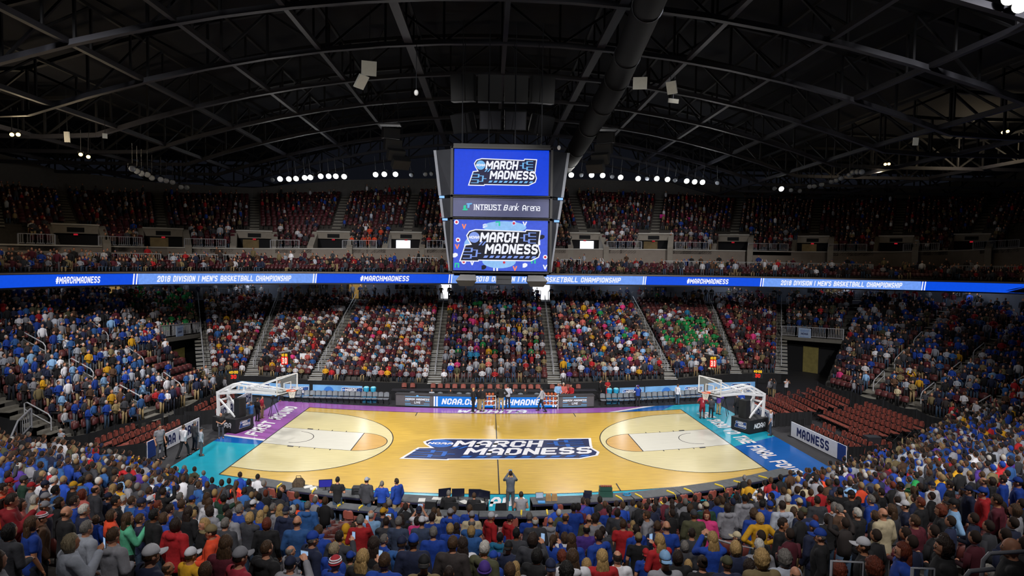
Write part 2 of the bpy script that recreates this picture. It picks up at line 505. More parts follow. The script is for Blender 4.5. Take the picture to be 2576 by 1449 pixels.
# ---------------------------------------------------------------- stands: lofted terraces between a front and a back line
def resample(pts, n):
    P = np.array(pts, float)
    out = []
    t = np.linspace(0, len(P) - 1, n)
    for q in t:
        i = min(int(q), len(P) - 2)
        out.append(P[i] + (P[i + 1] - P[i]) * (q - i))
    return np.array(out)
m_tread = M('terrace_concrete', '4a4845', .85, .2, 4)
m_tread2 = M('upper_terrace_concrete', '3c3835', .85, .2, 4)
class Stand:
    def __init__(s, name, B, T, rows, sub=4, mat=None, label=None, skip=None):
        s.B, s.T, s.n = np.array(B, float), np.array(T, float), rows
        n = (len(B) - 1) * sub + 1
        b, t = resample(B, n), resample(T, n)
        mb = MB()
        vs, fs = [], []
        for r in range(rows):
            lo, hi = b + (t - b) * (r / rows), b + (t - b) * ((r + 1) / rows)
            for k in range(n):
                vs += [(lo[k][0], lo[k][1], lo[k][2] - .4 if r == 0 else (b + (t - b) * ((r - 1) / rows))[k][2]), (lo[k][0], lo[k][1], lo[k][2]), (hi[k][0], hi[k][1], lo[k][2])]
            o = r * n * 3
            for k in range(n - 1):
                a, c = o + k * 3, o + k * 3 + 3
                if skip and skip(r, k / sub):
                    continue
                fs += [(a, c, c + 1, a + 1), (a + 1, c + 1, c + 2, a + 2)]
        mb.add(vs, fs)
        s.obj = struct(mb.build(name, mat or m_tread), label)
    def at(s, r, q):
        """point on the tread of row r (may be fractional within the row) at control parameter q"""
        i = min(max(int(q), 0), len(s.B) - 2)
        f = q - i
        b, t = s.B[i] + (s.B[i + 1] - s.B[i]) * f, s.T[i] + (s.T[i + 1] - s.T[i]) * f
        p = b + (t - b) * (r / s.n)
        z = (b + (t - b) * (math.floor(r) / s.n))[2]
        d = b - t
        return (p[0], p[1], z), math.atan2(-d[0], d[1])
    def seats(s, pitch=.54, r0=0, r1=None):
        """every seat: (row, q, position, facing)"""
        for r in range(r0, s.n if r1 is None else r1):
            for i in range(len(s.B) - 1):
                a, c = np.array(s.at(r + .62, i)[0]), np.array(s.at(r + .62, i + .9999)[0])
                L = np.linalg.norm(c - a)
                k = max(1, int(L / pitch))
                for j in range(k):
                    q = i + (j + .5) / k
                    p, fa = s.at(r + .62, q)
                    yield r, q, p, fa, min(j + .5, k - j - .5) * L / k
FB = [(-24.88,14.94,.9),(-21.34,15.98,.9),(-15.32,14.05,.9),(-5.15,12.88,.9),(4.96,13.21,.9),(15.57,15.49,.9),(22.60,18.64,.9),(27.06,18.81,.9)]
FTP = [(-32.3,30.2,6.54),(-23.97,31.2,6.48),(-15.57,32.2,6.46),(-5.74,32.2,6.57),(5.74,32.7,6.54),(15.97,33.2,6.52),(25.12,33.7,6.55),(34.05,34.2,6.56)]
far = Stand('floor_far_stand', FB, FTP, 23, 4, label='stepped concrete of the far lower stand')
LB = [(-26.2,-6.6,1.2),(-24.0,-3.8,1.0),(-21.6,1.2,.9),(-21.1,5,.9),(-20.8,8.9,.9),(-24.88,14.94,.9)]
LT = [(-38,-9,8.2),(-37.5,-3,8.2),(-37,4,8.1),(-36.5,12,8.0),(-36,20,7.6),(-32.3,30.2,6.54)]
left = Stand('floor_left_stand', LB, LT, 18, 5, label='stepped concrete of the purple end stand', skip=lambda r, q: (q >= 4 and r < 9) or q < 1)
RB = [(27.06,18.81,.9),(27.6,12.2,.9),(28.6,8,.9),(29.5,4,.9),(30,0,1.0),(31,-4,1.3)]
RT = [(34.05,34.2,6.56),(41,30,7.2),(45,21,7.1),(46.3,14,6.7),(46.8,6,6.7),(47.3,-2,6.9)]
right = Stand('floor_right_stand', RB, RT, 19, 5, label='stepped concrete of the teal end stand', skip=lambda r, q: q < 1 and r < 9)
# near stand: rows as bowed lines y = -14 - t + .0167 x^2
def near_y(x, t):
    return -14.0 - t + .0167 * x * x * max(.35, 1 - t / 60)
NX = list(range(-28, 33, 4))
NB = [(x, near_y(x, 0), .3) for x in NX]
NT = [(x, near_y(x, 23.4), .3 + .335 * 23.4) for x in NX]
near = Stand('floor_near_stand', NB, NT, 26, 2, label='stepped concrete of the near stand under the crowd')
U0 = [(-38.34,6.2,11.99),(-38.08,10.2,11.93),(-35.92,16.2,11.96),(-31.71,22.2,11.96),(-24.72,26.2,11.99),(-17.56,28.2,12.12),(-10.08,30.2,12.25),(.16,30.7,12.4),(10.43,31.2,12.51),(17.76,31.7,12.58),(27.1,32.2,12.58),(36.39,32.2,12.57),(45.59,31.2,12.7),(52.44,29.2,12.96),(56.49,26.2,13.29),(58.14,22.2,13.42)]
U1 = [(-51.04,20.2,17.76),(-49.92,25.2,17.55),(-48.01,32.2,17.8),(-40.57,38.2,18.18),(-30.51,42.2,18.63),(-19.47,44.2,19.36),(-10.67,46.2,20.08),(.26,46.7,20.27),(10.6,47.2,20.34),(22.82,47.7,20.11),(34.18,48.2,19.97),(45.51,48.2,19.88),(56.18,46.2,19.9),(67.21,43.2,20.78),(69.63,39.2,21.45),(71.52,34.2,21.65)]
W1Z = [21.6,21.4,20.5,19.95,19.9,21.38,21.94,22.2,22.4,22.3,22.07,21.83,21.92,23.49,24.6,25.6]
upper = Stand('floor_upper_stand', U0, U1, 18, 4, m_tread2, 'stepped concrete of the dark upper stand', lambda r, q: r < 5 and 2 <= round(q + .01) <= 13 and abs(q + .125 - round(q + .125)) < .2)
RIB = [(-32.68,-.8,9.53),(-32.4,3.2,9.5),(-30.62,7.7,9.46),(-27.0,12.2,9.43),(-20.58,15.9,9.42),(-12.4,19.0,9.41),(.28,21.6,9.42),(17.97,23.2,9.4),(29.85,22.6,9.37),(40.19,19.9,9.35),(47.94,16.1,9.35),(51.2,12.0,9.36)]
def smooth(pts, n):
    """Catmull-Rom through the points"""
    P = [np.array(p, float) for p in pts]
    P = [2 * P[0] - P[1]] + P + [2 * P[-1] - P[-2]]
    out = []
    for q in np.linspace(0, len(pts) - 1, n):
        i = min(int(q), len(pts) - 2)
        f = q - i
        a, b_, c, d = P[i], P[i + 1], P[i + 2], P[i + 3]
        out.append(.5 * (2 * b_ + (c - a) * f + (2 * a - 5 * b_ + 4 * c - d) * f * f + (3 * b_ - a - 3 * c + d) * f ** 3))
    return out
RC = smooth(RIB, 140)
def strip(name, A, Bp, mat, label, flip=False):
    """wall sheet between two lines of equal count"""
    mb, n = MB(), len(A)
    mb.add(list(A) + list(Bp), [(k, k + 1, n + k + 1, n + k) for k in range(n - 1)])
    return struct(mb.build(name, mat), label)
# club terrace: from the ribbon parapet back to the foot of the upper stand wall
U0s = [np.array(p) for p in resample(U0, 140)]
CB = [np.array((p[0], p[1], p[2] + .42)) for p in RC]
CL = []
for r in range(4):
    for k in (0, 1):
        CL.append([np.array(((1 - (r + k) / 4) * c[0] + (r + k) / 4 * u[0], (1 - (r + k) / 4) * c[1] + (r + k) / 4 * u[1], c[2] + .28 * r)) for c, u in zip(CB, U0s)])
mb = MB()
for a, c in zip(CL, CL[1:]):
    mb.add(a + c, [(k, k + 1, 140 + k + 1, 140 + k) for k in range(139)])
struct(mb.build('floor_club_level', m_tread2), 'club level terrace above the lit ribbon')
m_wall = M('warm_grey_wall', '8a8078', .8, .08, 2)
strip('wall_upper_front', CL[-1], [p + np.array((0, 0, .0)) for p in U0s], m_wall, 'low grey wall in front of the upper stand')
m_cap = M('pale_coping', 'b9b6b0', .7, .05)
mb = MB()
for a, c in zip(U0s, U0s[1:]):
    mb.beam(a + np.array((0, 0, .06)), c + np.array((0, 0, .06)), .22, .12)
struct(mb.build('trim_upper_coping', m_cap), 'pale coping along the upper stand wall')
# black curved wall and pale ramp of the exit at the purple corner
EX = smooth([(-24.0, -3.9, 0), (-25.6, -3.2, 0), (-27.3, -3.3, 0), (-28.6, -4.4, 0), (-29.2, -6.4, 0)], 24)
mb = MB()
mb.add([tuple(p) for p in EX] + [(p[0], p[1], 1.1 + .09 * k) for k, p in enumerate(EX)], [(k, k + 1, 25 + k, 24 + k) for k in range(23)])
struct(mb.build('wall_exit', M('exit_black', '131418', .8, .2, 3)), 'black curved wall of the lower exit at the purple corner')
mb = MB(); mb.add([(-23.6, -4.4, .03), (-28.0, -4.6, .03), (-28.4, -7, .03), (-23.4, -6.4, .03)], [(0, 1, 2, 3)])
struct(mb.build('floor_exit_ramp', M('ramp_grey', '5c5c5a', .8, .1, 4)), 'grey ramp floor of the lower exit')
# back walls
m_back = M('blue_grey_wall', '6d7280', .85, .08, 2)
LTs = [np.array(p) for p in list(LT[:-1]) + list(FTP) + list(RT[1:])]
out = []
for p in resample(LTs, 90):
    d = np.array((p[0] - 4, p[1] + 14, 0)); d /= np.linalg.norm(d)
    out.append(p + d * 3.2)
mb = MB()
A0 = resample(LTs, 90)
mb.add(list(A0) + out, [(k, k + 1, 90 + k + 1, 90 + k) for k in range(89)])
struct(mb.build('floor_concourse', m_tread), 'concourse floor behind the lower stand')
strip('wall_concourse', out, [p + np.array((0, 0, 3.2)) for p in out], m_back, 'concourse wall under the upper level')
soff = [np.array((p[0], p[1], p[2] - .42)) for p in RC]
o2 = [np.array(p) + np.array((0, 0, 3.2)) for p in resample(out, 140)]
strip('ceiling_concourse', soff, o2, M('soffit_black', '1b1b20', .8, .1), 'dark soffit under the club level')
W1 = [np.array((p[0] * 1.012, p[1] + .6, z)) for p, z in zip(U1, W1Z)]
strip('wall_back', [np.array((p[0] * 1.012, p[1] + .6, p[2] - .6)) for p in U1], W1, M('fascia_grey', '62605f', .8, .1, 3), 'grey fascia wall behind the upper stand')
# ---------------------------------------------------------------- roof
def roof_h(x, y):
    return 25.9 - .0056 * x * x - .012 * max(0, y - 10)
m_deck = M('dark_roof_deck', '0a0e1a', .9, .3, 1.5, stretch=(2, .3, 1))
mb = MB()
xs, ys = [-80 + 8 * i for i in range(21)], [-44 + 8 * j for j in range(13)]
mb.add([(x, y, max(roof_h(x, y) + 4.2, 24.5)) for y in ys for x in xs], [(j * 21 + i, j * 21 + i + 1, j * 21 + i + 22, j * 21 + i + 21) for j in range(12) for i in range(20)])
struct(mb.build('ceiling', m_deck), 'dark corrugated roof deck above the trusses')
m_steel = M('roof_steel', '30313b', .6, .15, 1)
m_dim = M('roof_steel_shaded', '14151b', .7, .15, 1)  # same steel, its colour darkened for the shade above the bottom chords
def arc_pts(y, x0=-62, x1=62, n=32, dz=0.0):
    return [Vector((x0 + (x1 - x0) * i / n, y, max(roof_h(x0 + (x1 - x0) * i / n, y), 20.3) + dz)) for i in range(n + 1)]
CY = [-11.2, -4.0, 3.4, 10.7, 18.0, 25.2, 32.6, 39.9, 46.8]
for k, y in enumerate(CY):
    t = thing('roof_truss', (0, y, 0), 'arched dark steel roof truss spanning the hall, %s from the far wall' % ORD[len(CY) - 1 - k], 'truss', 'cross trusses under the roof')
    t['kind'] = 'structure'
    P = [p - Vector((0, y, 0)) for p in arc_pts(y)]
    a, c, d = MB(), MB(), MB()
    for p, q in zip(P, P[1:]):
        a.beam(p, q, .36, .3)
        c.beam(p + Vector((0, 0, 2.9)), q + Vector((0, 0, 2.9)), .3, .25)
    for i in range(0, len(P) - 1):
        d.beam(P[i], P[i] + Vector((0, 0, 2.9)), .14, .14)
        d.beam(P[i] if i % 2 else P[i] + Vector((0, 0, 2.9)), P[i + 1] + Vector((0, 0, 2.9)) if i % 2 else P[i + 1], .14, .14)
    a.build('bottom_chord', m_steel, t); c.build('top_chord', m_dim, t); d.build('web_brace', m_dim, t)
LXS = [-44, -36, -29.5, -23.6, -17.9, -12.1, -6.2, 0.2, 6.6, 12.6, 18.4, 24.2, 30.2, 37, 45]
for k, x in enumerate(LXS):
    t = thing('roof_purlin', (x, 0, 0), 'long dark steel roof girder running towards the far wall, %s from the purple end' % ORD[k], 'girder', 'long girders under the roof')
    t['kind'] = 'structure'
    a, c, d = MB(), MB(), MB()
    yy = [-30 + 4 * i for i in range(20)]
    P = [Vector((0, y, max(roof_h(x, y), 20.3) + .12)) for y in yy]
    wide = .3 if abs(abs(x) - 6.4) > .5 else .55
    for p, q in zip(P, P[1:]):
        a.beam(p, q, wide, .3)
        c.beam(p + Vector((0, 0, 2.6)), q + Vector((0, 0, 2.6)), .2, .2)
        d.beam(p, q + Vector((0, 0, 2.6)), .12, .12)
        d.beam(p, p + Vector((0, 0, 2.6)), .12, .12)
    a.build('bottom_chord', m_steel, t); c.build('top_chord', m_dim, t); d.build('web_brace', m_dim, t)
# ---------------------------------------------------------------- people: shared figure meshes
CL_ = {'K':'16161a','N':'1b2340','R':'153f9e','r':'2c5c9c','z':'2a5690','W':'d6d6de','G':'8c8c94','D':'3a3b42','M':'561526','E':'b01c24','Q':'86101e','q':'9a2236','Y':'cf9a18','P':'d83a80','O':'e04a26','T':'80714f','B':'543b2a','U':'4c308a','V':'1d8845','S':'86b0dc','C':'c6b898','A':'1c6e96','I':'c4625a','H':'58b48e','L':'4a4a34','J':'1f3f30','c':'a8aebc','X':'332c2c','i':'3c4964','g':'5d6470','f':'b8303c'}
HC_ = {'b':'120f0e','d':'2a1c15','n':'48321f','o':'b08f5c','g':'77726e','w':'c9c4bd','e':'6a2c18','y':'96876c','c':'c8c0b0'}
SK_ = ['c98f72', 'b57a58', '7a4c34', '5a3624']
LEG_ = {'j': '33475f', 'k': '17171b', 't': '94805c', 'g': '55565c', 'n': '1c2130', 'r': 'c02a34', 'q': '7c1420'}
C4 = lambda h: (*lin(h), 1)
m_skin = M('skin', rough=.55, var=.06, scale=20, ocol=True)
m_cloth = M('cloth', rough=.85, var=.16, scale=9, ocol=True, bump=.5)
m_hair = M('hair', rough=.6, var=.5, scale=11, ocol=True, stretch=(6, 6, 1.2), bump=1.0)
m_capm = M('cap_cloth', rough=.8, var=.06, scale=30, ocol=True)
m_shoe = M('shoe', '1d1c1f', .6, .2)

def remesh(mb, voxel, name, mat, smooth=2):
    me = mb.mesh('tmp', [])
    o = bpy.data.objects.new('tmp', me)
    COL.objects.link(o)
    md = o.modifiers.new('r', 'REMESH')
    md.mode = 'VOXEL'
    md.voxel_size = voxel
    md.use_smooth_shade = True
    sm = o.modifiers.new('s', 'SMOOTH')
    sm.iterations = smooth
    sm.factor = .5
    dg = bpy.context.evaluated_depsgraph_get()
    out = bpy.data.meshes.new_from_object(o.evaluated_get(dg))
    out.name = name
    out.materials.clear()
    out.materials.append(mat)
    bpy.data.objects.remove(o)
    bpy.data.meshes.remove(me)
    return out
V = Vector
def capsule(mb, a, b, r0, r1, n=10):
    a, b = V(a), V(b)
    mb.tube([a, a * .5 + b * .5, b], [r0, (r0 + r1) / 2, r1], n)
    mb.ell(a, (r0,) * 3, n, 6)
    mb.ell(b, (r1,) * 3, n, 6)
POSE = {  # (elbow, wrist) of the right arm (x > 0) and of the left arm (mirrored by the builder)
 0: (((.25, -.04, 1.15), (.25, .07, .9)),) * 2,
 1: (((.27, -.02, 1.16), (.07, .25, 1.1)),) * 2,
 2: (((.26, .18, 1.31), (.08, .30, 1.56)),) * 2,
 3: (((.41, -.1, 1.18), (.19, .03, 1.03)),) * 2,
 4: (((.26, .06, 1.16), (-.06, .2, 1.2)), ((.26, .06, 1.14), (-.06, .22, 1.13))),
 5: (((.26, .03, 1.15), (.12, .26, 1.03)),) * 2,
 6: (((.25, .12, 1.18), (.1, .32, 1.42)), ((.27, -.02, 1.16), (.09, .24, 1.1))),
 7: (((.25, -.16, 1.17), (.24, -.1, .93)), ((.25, .08, 1.16), (.22, .26, .98))),
 9: (((.31, .12, 1.5), (.2, .2, 1.76)),) * 2,
}
def joints(pose):
    J = {}
    dz = -.46 if pose == 5 else 0
    for s, k in ((1, 0), (-1, 1)):
        e, w_ = POSE[pose][k]
        J[s] = dict(sh=V((s * .19, -.01, 1.415 + dz)), el=V((s * e[0], e[1], e[2] + dz)), wr=V((s * w_[0], w_[1], w_[2] + dz)))
        if pose == 5:
            J[s].update(hip=V((s * .095, 0, .5)), kn=V((s * .13, .43, .5)), an=V((s * .13, .40, .09)))
        elif pose == 7:
            J[s].update(hip=V((s * .09, 0, .92)), kn=V((s * .09, .16 * s + .05, .5)), an=V((s * .09, .3 * s - .04, .1)))
        else:
            J[s].update(hip=V((s * .095, 0, .92)), kn=V((s * .115, .02, .5)), an=V((s * .13, -.02, .09)))
    J['dz'] = dz
    return J
def torso_rings(dz, g=0.0, z0=.84, wide=1.0, n=14):
    prof = [(.80, .150, .105, 0), (.90, .165, .115, -.005), (1.0, .152, .108, 0), (1.1, .15, .105, .005), (1.22, .165, .115, .01), (1.33, .178, .115, 0), (1.41, .165, .092, -.01), (1.46, .10, .075, -.012), (1.50, .06, .06, -.005)]
    out = []
    for z, rx, ry, cy in prof:
        if z < z0 - .05:
            continue
        out.append([V(((rx * wide + g) * math.cos(2 * PI * k / n), cy + (ry * wide + g) * math.sin(2 * PI * k / n), z + dz)) for k in range(n)])
    return out
def hand(mb, wr, el, s):
    d = (wr - el).normalized()
    sd = d.cross(V((0, 0, 1)))
    sd = sd.normalized() if sd.length > .05 else V((1, 0, 0))
    up = sd.cross(d)
    c = wr + d * .05
    mb.loft([[wr + d * t + sd * (a * wd) + up * (b * th) for a, b in ((-1, -1), (1, -1), (1, 1), (-1, 1))] for t, wd, th in ((-.01, .024, .018), (.03, .036, .016), (.085, .04, .014))])
    for k, L in enumerate((.066, .076, .072, .058)):
        o = wr + d * .08 + sd * (-.031 + .0205 * k)
        m = o + d * L * .55 - up * .008
        capsule(mb, o, m, .0095, .009, 6)
        capsule(mb, m, m + d * L * .4 - up * .022, .009, .008, 6)
    t0 = wr + d * .03 + sd * (-.034)
    t1 = t0 + d * .03 - sd * .028 - up * .01
    capsule(mb, t0, t1, .011, .010, 6)
    capsule(mb, t1, t1 + d * .03 + sd * .004 - up * .008, .010, .009, 6)
def body_mesh(pose):
    J = joints(pose)
    dz = J['dz']
    mb = MB()
    hc = V((0, .015, 1.635 + dz))
    mb.ell(hc, (.076, .096, .115), 16, 12, fn=lambda p: 1 - .10 * max(0, -p.z) * (1 - max(0, p.y)))
    mb.ell(hc + V((0, .035, -.065)), (.052, .056, .055), 12, 8)
    mb.ell(hc + V((0, .094, -.012)), (.014, .018, .026), 8, 6)
    mb.ell(hc + V((0, .088, -.062)), (.024, .012, .010), 8, 6)
    for s in (-1, 1):
        mb.ell(hc + V((s * .078, -.008, -.012)), (.011, .022, .032), 8, 6)
        mb.ell(hc + V((s * .03, .076, .022)), (.026, .014, .009), 8, 6)
    capsule(mb, (0, -.012, 1.40 + dz), (0, .0, 1.555 + dz), .062, .054)
    mb.loft(torso_rings(dz, 0, .97))
    for s in (-1, 1):
        j = J[s]
        capsule(mb, j['sh'], j['el'], .054, .042)
        capsule(mb, j['el'], j['wr'], .042, .028)
        hand(mb, j['wr'], j['el'], s)
        capsule(mb, j['hip'], j['kn'], .085, .056)
        capsule(mb, j['kn'], j['an'], .056, .038)
        capsule(mb, j['an'] + V((0, -.02, -.03)), j['an'] + V((0, .13, -.045)), .04, .036)
    return remesh(mb, .0105, 'person_body', m_skin, 2)
def top_mesh(pose, kind):
    """t tee, l sweater, j jacket or coat, h hoodie, v vest"""
    J = joints(pose)
    dz = J['dz']
    g = {'t': .014, 'l': .018, 'j': .032, 'h': .03, 'v': .026}[kind]
    hem = {'t': .84, 'l': .86, 'j': .80, 'h': .84, 'v': .86}[kind]
    if pose == 5:
        hem = .95
    mb = MB()
    mb.loft(torso_rings(dz, g, hem, 1.04))
    for s in (-1, 1):
        j = J[s]
        mb.ell(j['sh'] + V((-s * .03, 0, .0)), (.085 + g, .07 + g, .065 + g * .5), 10, 8)
        if kind == 't':
            m = j['sh'] * .42 + j['el'] * .58
            capsule(mb, j['sh'], m, .058 + g, .052 + g)
        elif kind != 'v':
            wr = j['el'] * .06 + j['wr'] * .94
            capsule(mb, j['sh'], j['el'], .055 + g, .046 + g)
            capsule(mb, j['el'], wr, .045 + g, .034 + g * .8)
    if kind == 'h':
        mb.ell((0, -.105, 1.455 + dz), (.125, .065, .075), 12, 8)
        mb.ell((0, .0, 1.47 + dz), (.085, .085, .035), 12, 8)
    if kind == 'j':
        mb.ell((0, -.01, 1.485 + dz), (.078, .078, .035), 12, 8)
    return remesh(mb, .017, 'top', m_cloth, 2)
def legs_mesh(pose, short=False):
    J = joints(pose)
    mb = MB()
    hz = J[1]['hip'].z
    mb.ell((0, 0, hz + .02), (.182, .132, .17), 14, 8)
    for s in (-1, 1):
        j = J[s]
        if short:
            capsule(mb, j['hip'], j['kn'] + V((s * .01, 0, .03)), .105, .10)
        else:
            capsule(mb, j['hip'], j['kn'], .098, .07)
            capsule(mb, j['kn'], j['an'] + V((0, 0, .0)), .07, .056)
    return remesh(mb, .02, 'trousers', m_cloth, 2)
def shoe_mesh(pose, s):
    a = joints(pose)[s]['an']
    mb = MB()
    mb.loft([[a + V((x * w_, y, z * .06 - .085)) for x, z in ((-1, 0), (1, 0), (.8, h), (-.8, h))] for y, w_, h in ((-.09, .035, 1.3), (-.03, .045, 1.9), (.06, .05, 1.2), (.15, .05, .9), (.2, .032, .6))])
    return mb.mesh('shoe', m_shoe, True)
_nr = random.Random(5)
def hair_mesh(kind):
    mb = MB()
    jit = lambda k: 1 + _nr.uniform(-k, k)
    def cut(p, front=.32, top=.5, low=-.6, k=.0):
        if p.y > front and p.z < top: return .8
        if p.z < low: return .8
        if abs(p.x) > .75 and p.z < -.1 and p.y > -.15: return .86
        return jit(k)
    if kind in 'snBF':
        r = {'s': (.086, .107, .126), 'n': (.081, .101, .120), 'F': (.083, .104, .116), 'B': (.079, .0995, .10)}[kind]
        if kind in 'BF':
            f = lambda p: .82 if (p.z > (.48 if kind == 'F' else .12) or p.z < -.6 or p.y > .3) else jit(.01)
        else:
            f = lambda p: cut(p, k=.05 if kind == 's' else .015)
        mb.ell((0, 0, .012), r, 20, 14, fn=f)
    elif kind == 'm':
        mb.ell((0, -.012, -.012), (.096, .112, .142), 22, 16, fn=lambda p: .74 if (p.y > .38 and p.z < .5) else jit(.055))
    elif kind == 'l':
        mb.ell((0, -.008, .004), (.098, .115, .135), 20, 14, fn=lambda p: .76 if (p.y > .38 and p.z < .5) else jit(.04))
        mb.ell((0, -.075, -.155), (.112, .05, .20), 16, 12, fn=lambda p: jit(.09))
    elif kind == 'c':
        mb.ell((0, -.01, .0), (.107, .12, .143), 24, 18, fn=lambda p: .7 if (p.y > .42 and p.z < .45) else jit(.09))
    elif kind in 'pu':
        mb.ell((0, 0, .012), (.086, .107, .126), 20, 14, fn=lambda p: cut(p, low=-.5, k=.01))
        if kind == 'p':
            mb.tube([(0, -.10, .05), (0, -.145, .03), (0, -.15, -.06), (0, -.12, -.2)], [.02, .036, .04, .012], 10)
        else:
            mb.ell((0, -.085, .10), (.052, .05, .045), 12, 10, fn=lambda p: jit(.06))
    elif kind == 'x':
        mb.ell((0, -.02, .0), (.115, .128, .15), 20, 14, fn=lambda p: .72 if (p.y > .45 and p.z < .55) else jit(.02))
    elif kind == 'k':
        mb.ell((0, -.004, .03), (.09, .11, .118), 20, 14, fn=lambda p: 1.0 if p.z > -.22 else .8)
        mb.tube([(.09 * math.cos(a), -.004 + .11 * math.sin(a), .015) for a in [2 * PI * k / 18 for k in range(19)]], .016, 8, caps=False)
    elif kind == 'a':
        mb.ell((0, -.004, .018), (.09, .109, .128), 20, 14, fn=lambda p: 1.0 if p.z > .02 else .82)
        n = 12
        up = [V((.078 * math.sin(a),   .085 + .112 * math.cos(a), .026 + .012 * math.cos(a) - .02 * abs(math.sin(a)))) for a in [(-PI / 2) + PI * k / n for k in range(n + 1)]]
        inn = [V((.07 * math.sin(a), .06, .03)) for a in [(-PI / 2) + PI * k / n for k in range(n + 1)]]
        vs = up + inn + [p - V((0, 0, .008)) for p in up + inn]
        m = n + 1
        fs = []
        for k in range(n):
            fs += [(k, k + 1, m + k + 1, m + k), (2 * m + k + 1, 2 * m + k, 3 * m + k, 3 * m + k + 1), (k, 2 * m + k, 2 * m + k + 1, k + 1)]
        mb.add(vs, fs)
        mb.ell((0, 0, .147), (.009, .009, .006), 8, 4)
    me = mb.mesh('hair', m_capm if kind in 'akx' else m_hair, True)
    return me
def face_mesh():
    mb = MB()
    for s in (-1, 1):
        mb.ell((s * .03, .0875, .006), (.012, .008, .007), 8, 6, 0)
        mb.ell((s * .03, .094, .006), (.006, .004, .006), 8, 6, 1)
        mb.ell((s * .03, .091, .026), (.016, .007, .004), 8, 6, 1)
    mb.ell((0, .0985, -.062), (.02, .007, .007), 8, 6, 2)
    return mb.mesh('face', [M('eye_white', 'd8d4cc', .3, .02), M('eye_dark', '1c1410', .3, .05), M('lip', '9a4f48', .5, .05)], True)
CACHE = {}
def cached(fn, *a):
    k = (fn.__name__,) + a
    if k not in CACHE:
        CACHE[k] = fn(*a)
    return CACHE[k]
TOPN = {'t': 'tshirt', 'l': 'sweater', 'j': 'jacket', 'h': 'hoodie', 'v': 'vest'}
prnd = random.Random(21)
m_phone = M('phone_black', '15151a', .3, .05)
m_screen = M('phone_screen', '9fc0e8', .3, .1, emit=.8)
FPTS = []
def person(line):
    a, label = line.split('|')
    a = a.split()
    x, y, z, s, f = map(float, a[:5])
    top, g, hd, hc, pose, leg, ex = a[5], a[6], a[7], a[8], int(a[9]), a[10], a[11]
    FPTS.append((x, y))
    b = link('person', cached(body_mesh, pose), None, (x, y, z), math.radians(f))
    b.scale = (s,) * 3
    b.color = C4(SK_[int(ex[0])])
    tag(b, label, 'person', 'spectators in the near stand' if y < -12.4 else 'people around the court floor')
    def part(name, me, col, loc=(0, 0, 0)):
        o = link(name, me, b, loc)
        if isinstance(col, str):
            col = C4(col)
        k = prnd.uniform(.88, 1.1)
        o.color = (col[0] * k, col[1] * k, col[2] * k, 1)
        return o
    uni = leg == 'q'
    t = part(TOPN[g], cached(top_mesh, pose, g), CL_[top])
    part('shorts' if uni else 'trousers', cached(legs_mesh, pose, uni), LEG_[leg])
    head = V((0, .015, 1.635 + (-.46 if pose == 5 else 0)))
    hk = 'a' if hd == 'q' else hd
    if hd in 'aqk':
        part('hair', cached(hair_mesh, 's' if hc != 'c' else 's'), HC_[prnd.choice('bdngn')], head).scale = (.97, .97, .9)
        c = part('knit_hat' if hd == 'k' else 'cap', cached(hair_mesh, hk), CL_.get(hc, 'c8c0b0'), head)
        if hd == 'q':
            c.rotation_euler.z = PI
        if hc == 'f':
            mb = MB()
            for zz, rr in ((.05, 1.0), (.085, .9)):
                mb.tube([(.09 * rr * math.cos(q), -.004 + .108 * rr * math.sin(q), zz) for q in [2 * PI * k / 18 for k in range(19)]], .013, 6, caps=False)
            part('white_stripe', mb.mesh('white_stripe', m_capm, True), 'e0e0ea', head)
    elif hd == 'x':
        part('hood', cached(hair_mesh, 'x'), CL_[top], head)
    else:
        part('hair', cached(hair_mesh, hd), HC_[hc], head)
    if abs(f) >= 50:
        fm = cached(face_mesh)
        link('face', fm, b, head)
    if y > -12.4 or leg == 'q':
        for e in (-1, 1):
            link('shoe', cached(shoe_mesh, pose, e), b)
    if len(ex) > 1 and ex[1] == 'K':
        q, _ = text2d('KU', .17, .8, .26, .1)
        put([('w', q)], lambda p, r, zz: (-p * -1, -.165 - zz, 1.27 + r), {'w': M('white_print', 'e4e4ea', .7, .05)}, 'back_print', t)
    if leg == 'q':
        q, _ = text2d('1', .16, .8, .26, .1)
        put([('w', q)], lambda p, r, zz: (p, -.145 - zz, 1.25 + r), {'w': M('white_print', 'e4e4ea', .7, .05)}, 'back_number', t)
    if pose in (2, 6) and prnd.random() < .75:
        mb = MB().box((0, 0, 0), (.15 if pose == 2 else .075, .01, .075 if pose == 2 else .15))
        mb.box((0, -.0055, 0), (.14 if pose == 2 else .068, .002, .068 if pose == 2 else .14), 1)
        w_ = joints(pose)[1]['wr']
        p = V((0 if pose == 2 else w_.x - .02, w_.y + .075, w_.z + .10)) * s
        p = Matrix.Rotation(math.radians(f), 3, 'Z') @ p + V((x, y, z))
        o = mb.build('phone', [m_phone, m_screen], None, p)
        o.rotation_euler = (0, 0, math.radians(f))
        o.scale = (s,) * 3
        tag(o, 'phone held up by the ' + ' '.join(label.replace(',', '').split()[:11]), 'phone')
    return b
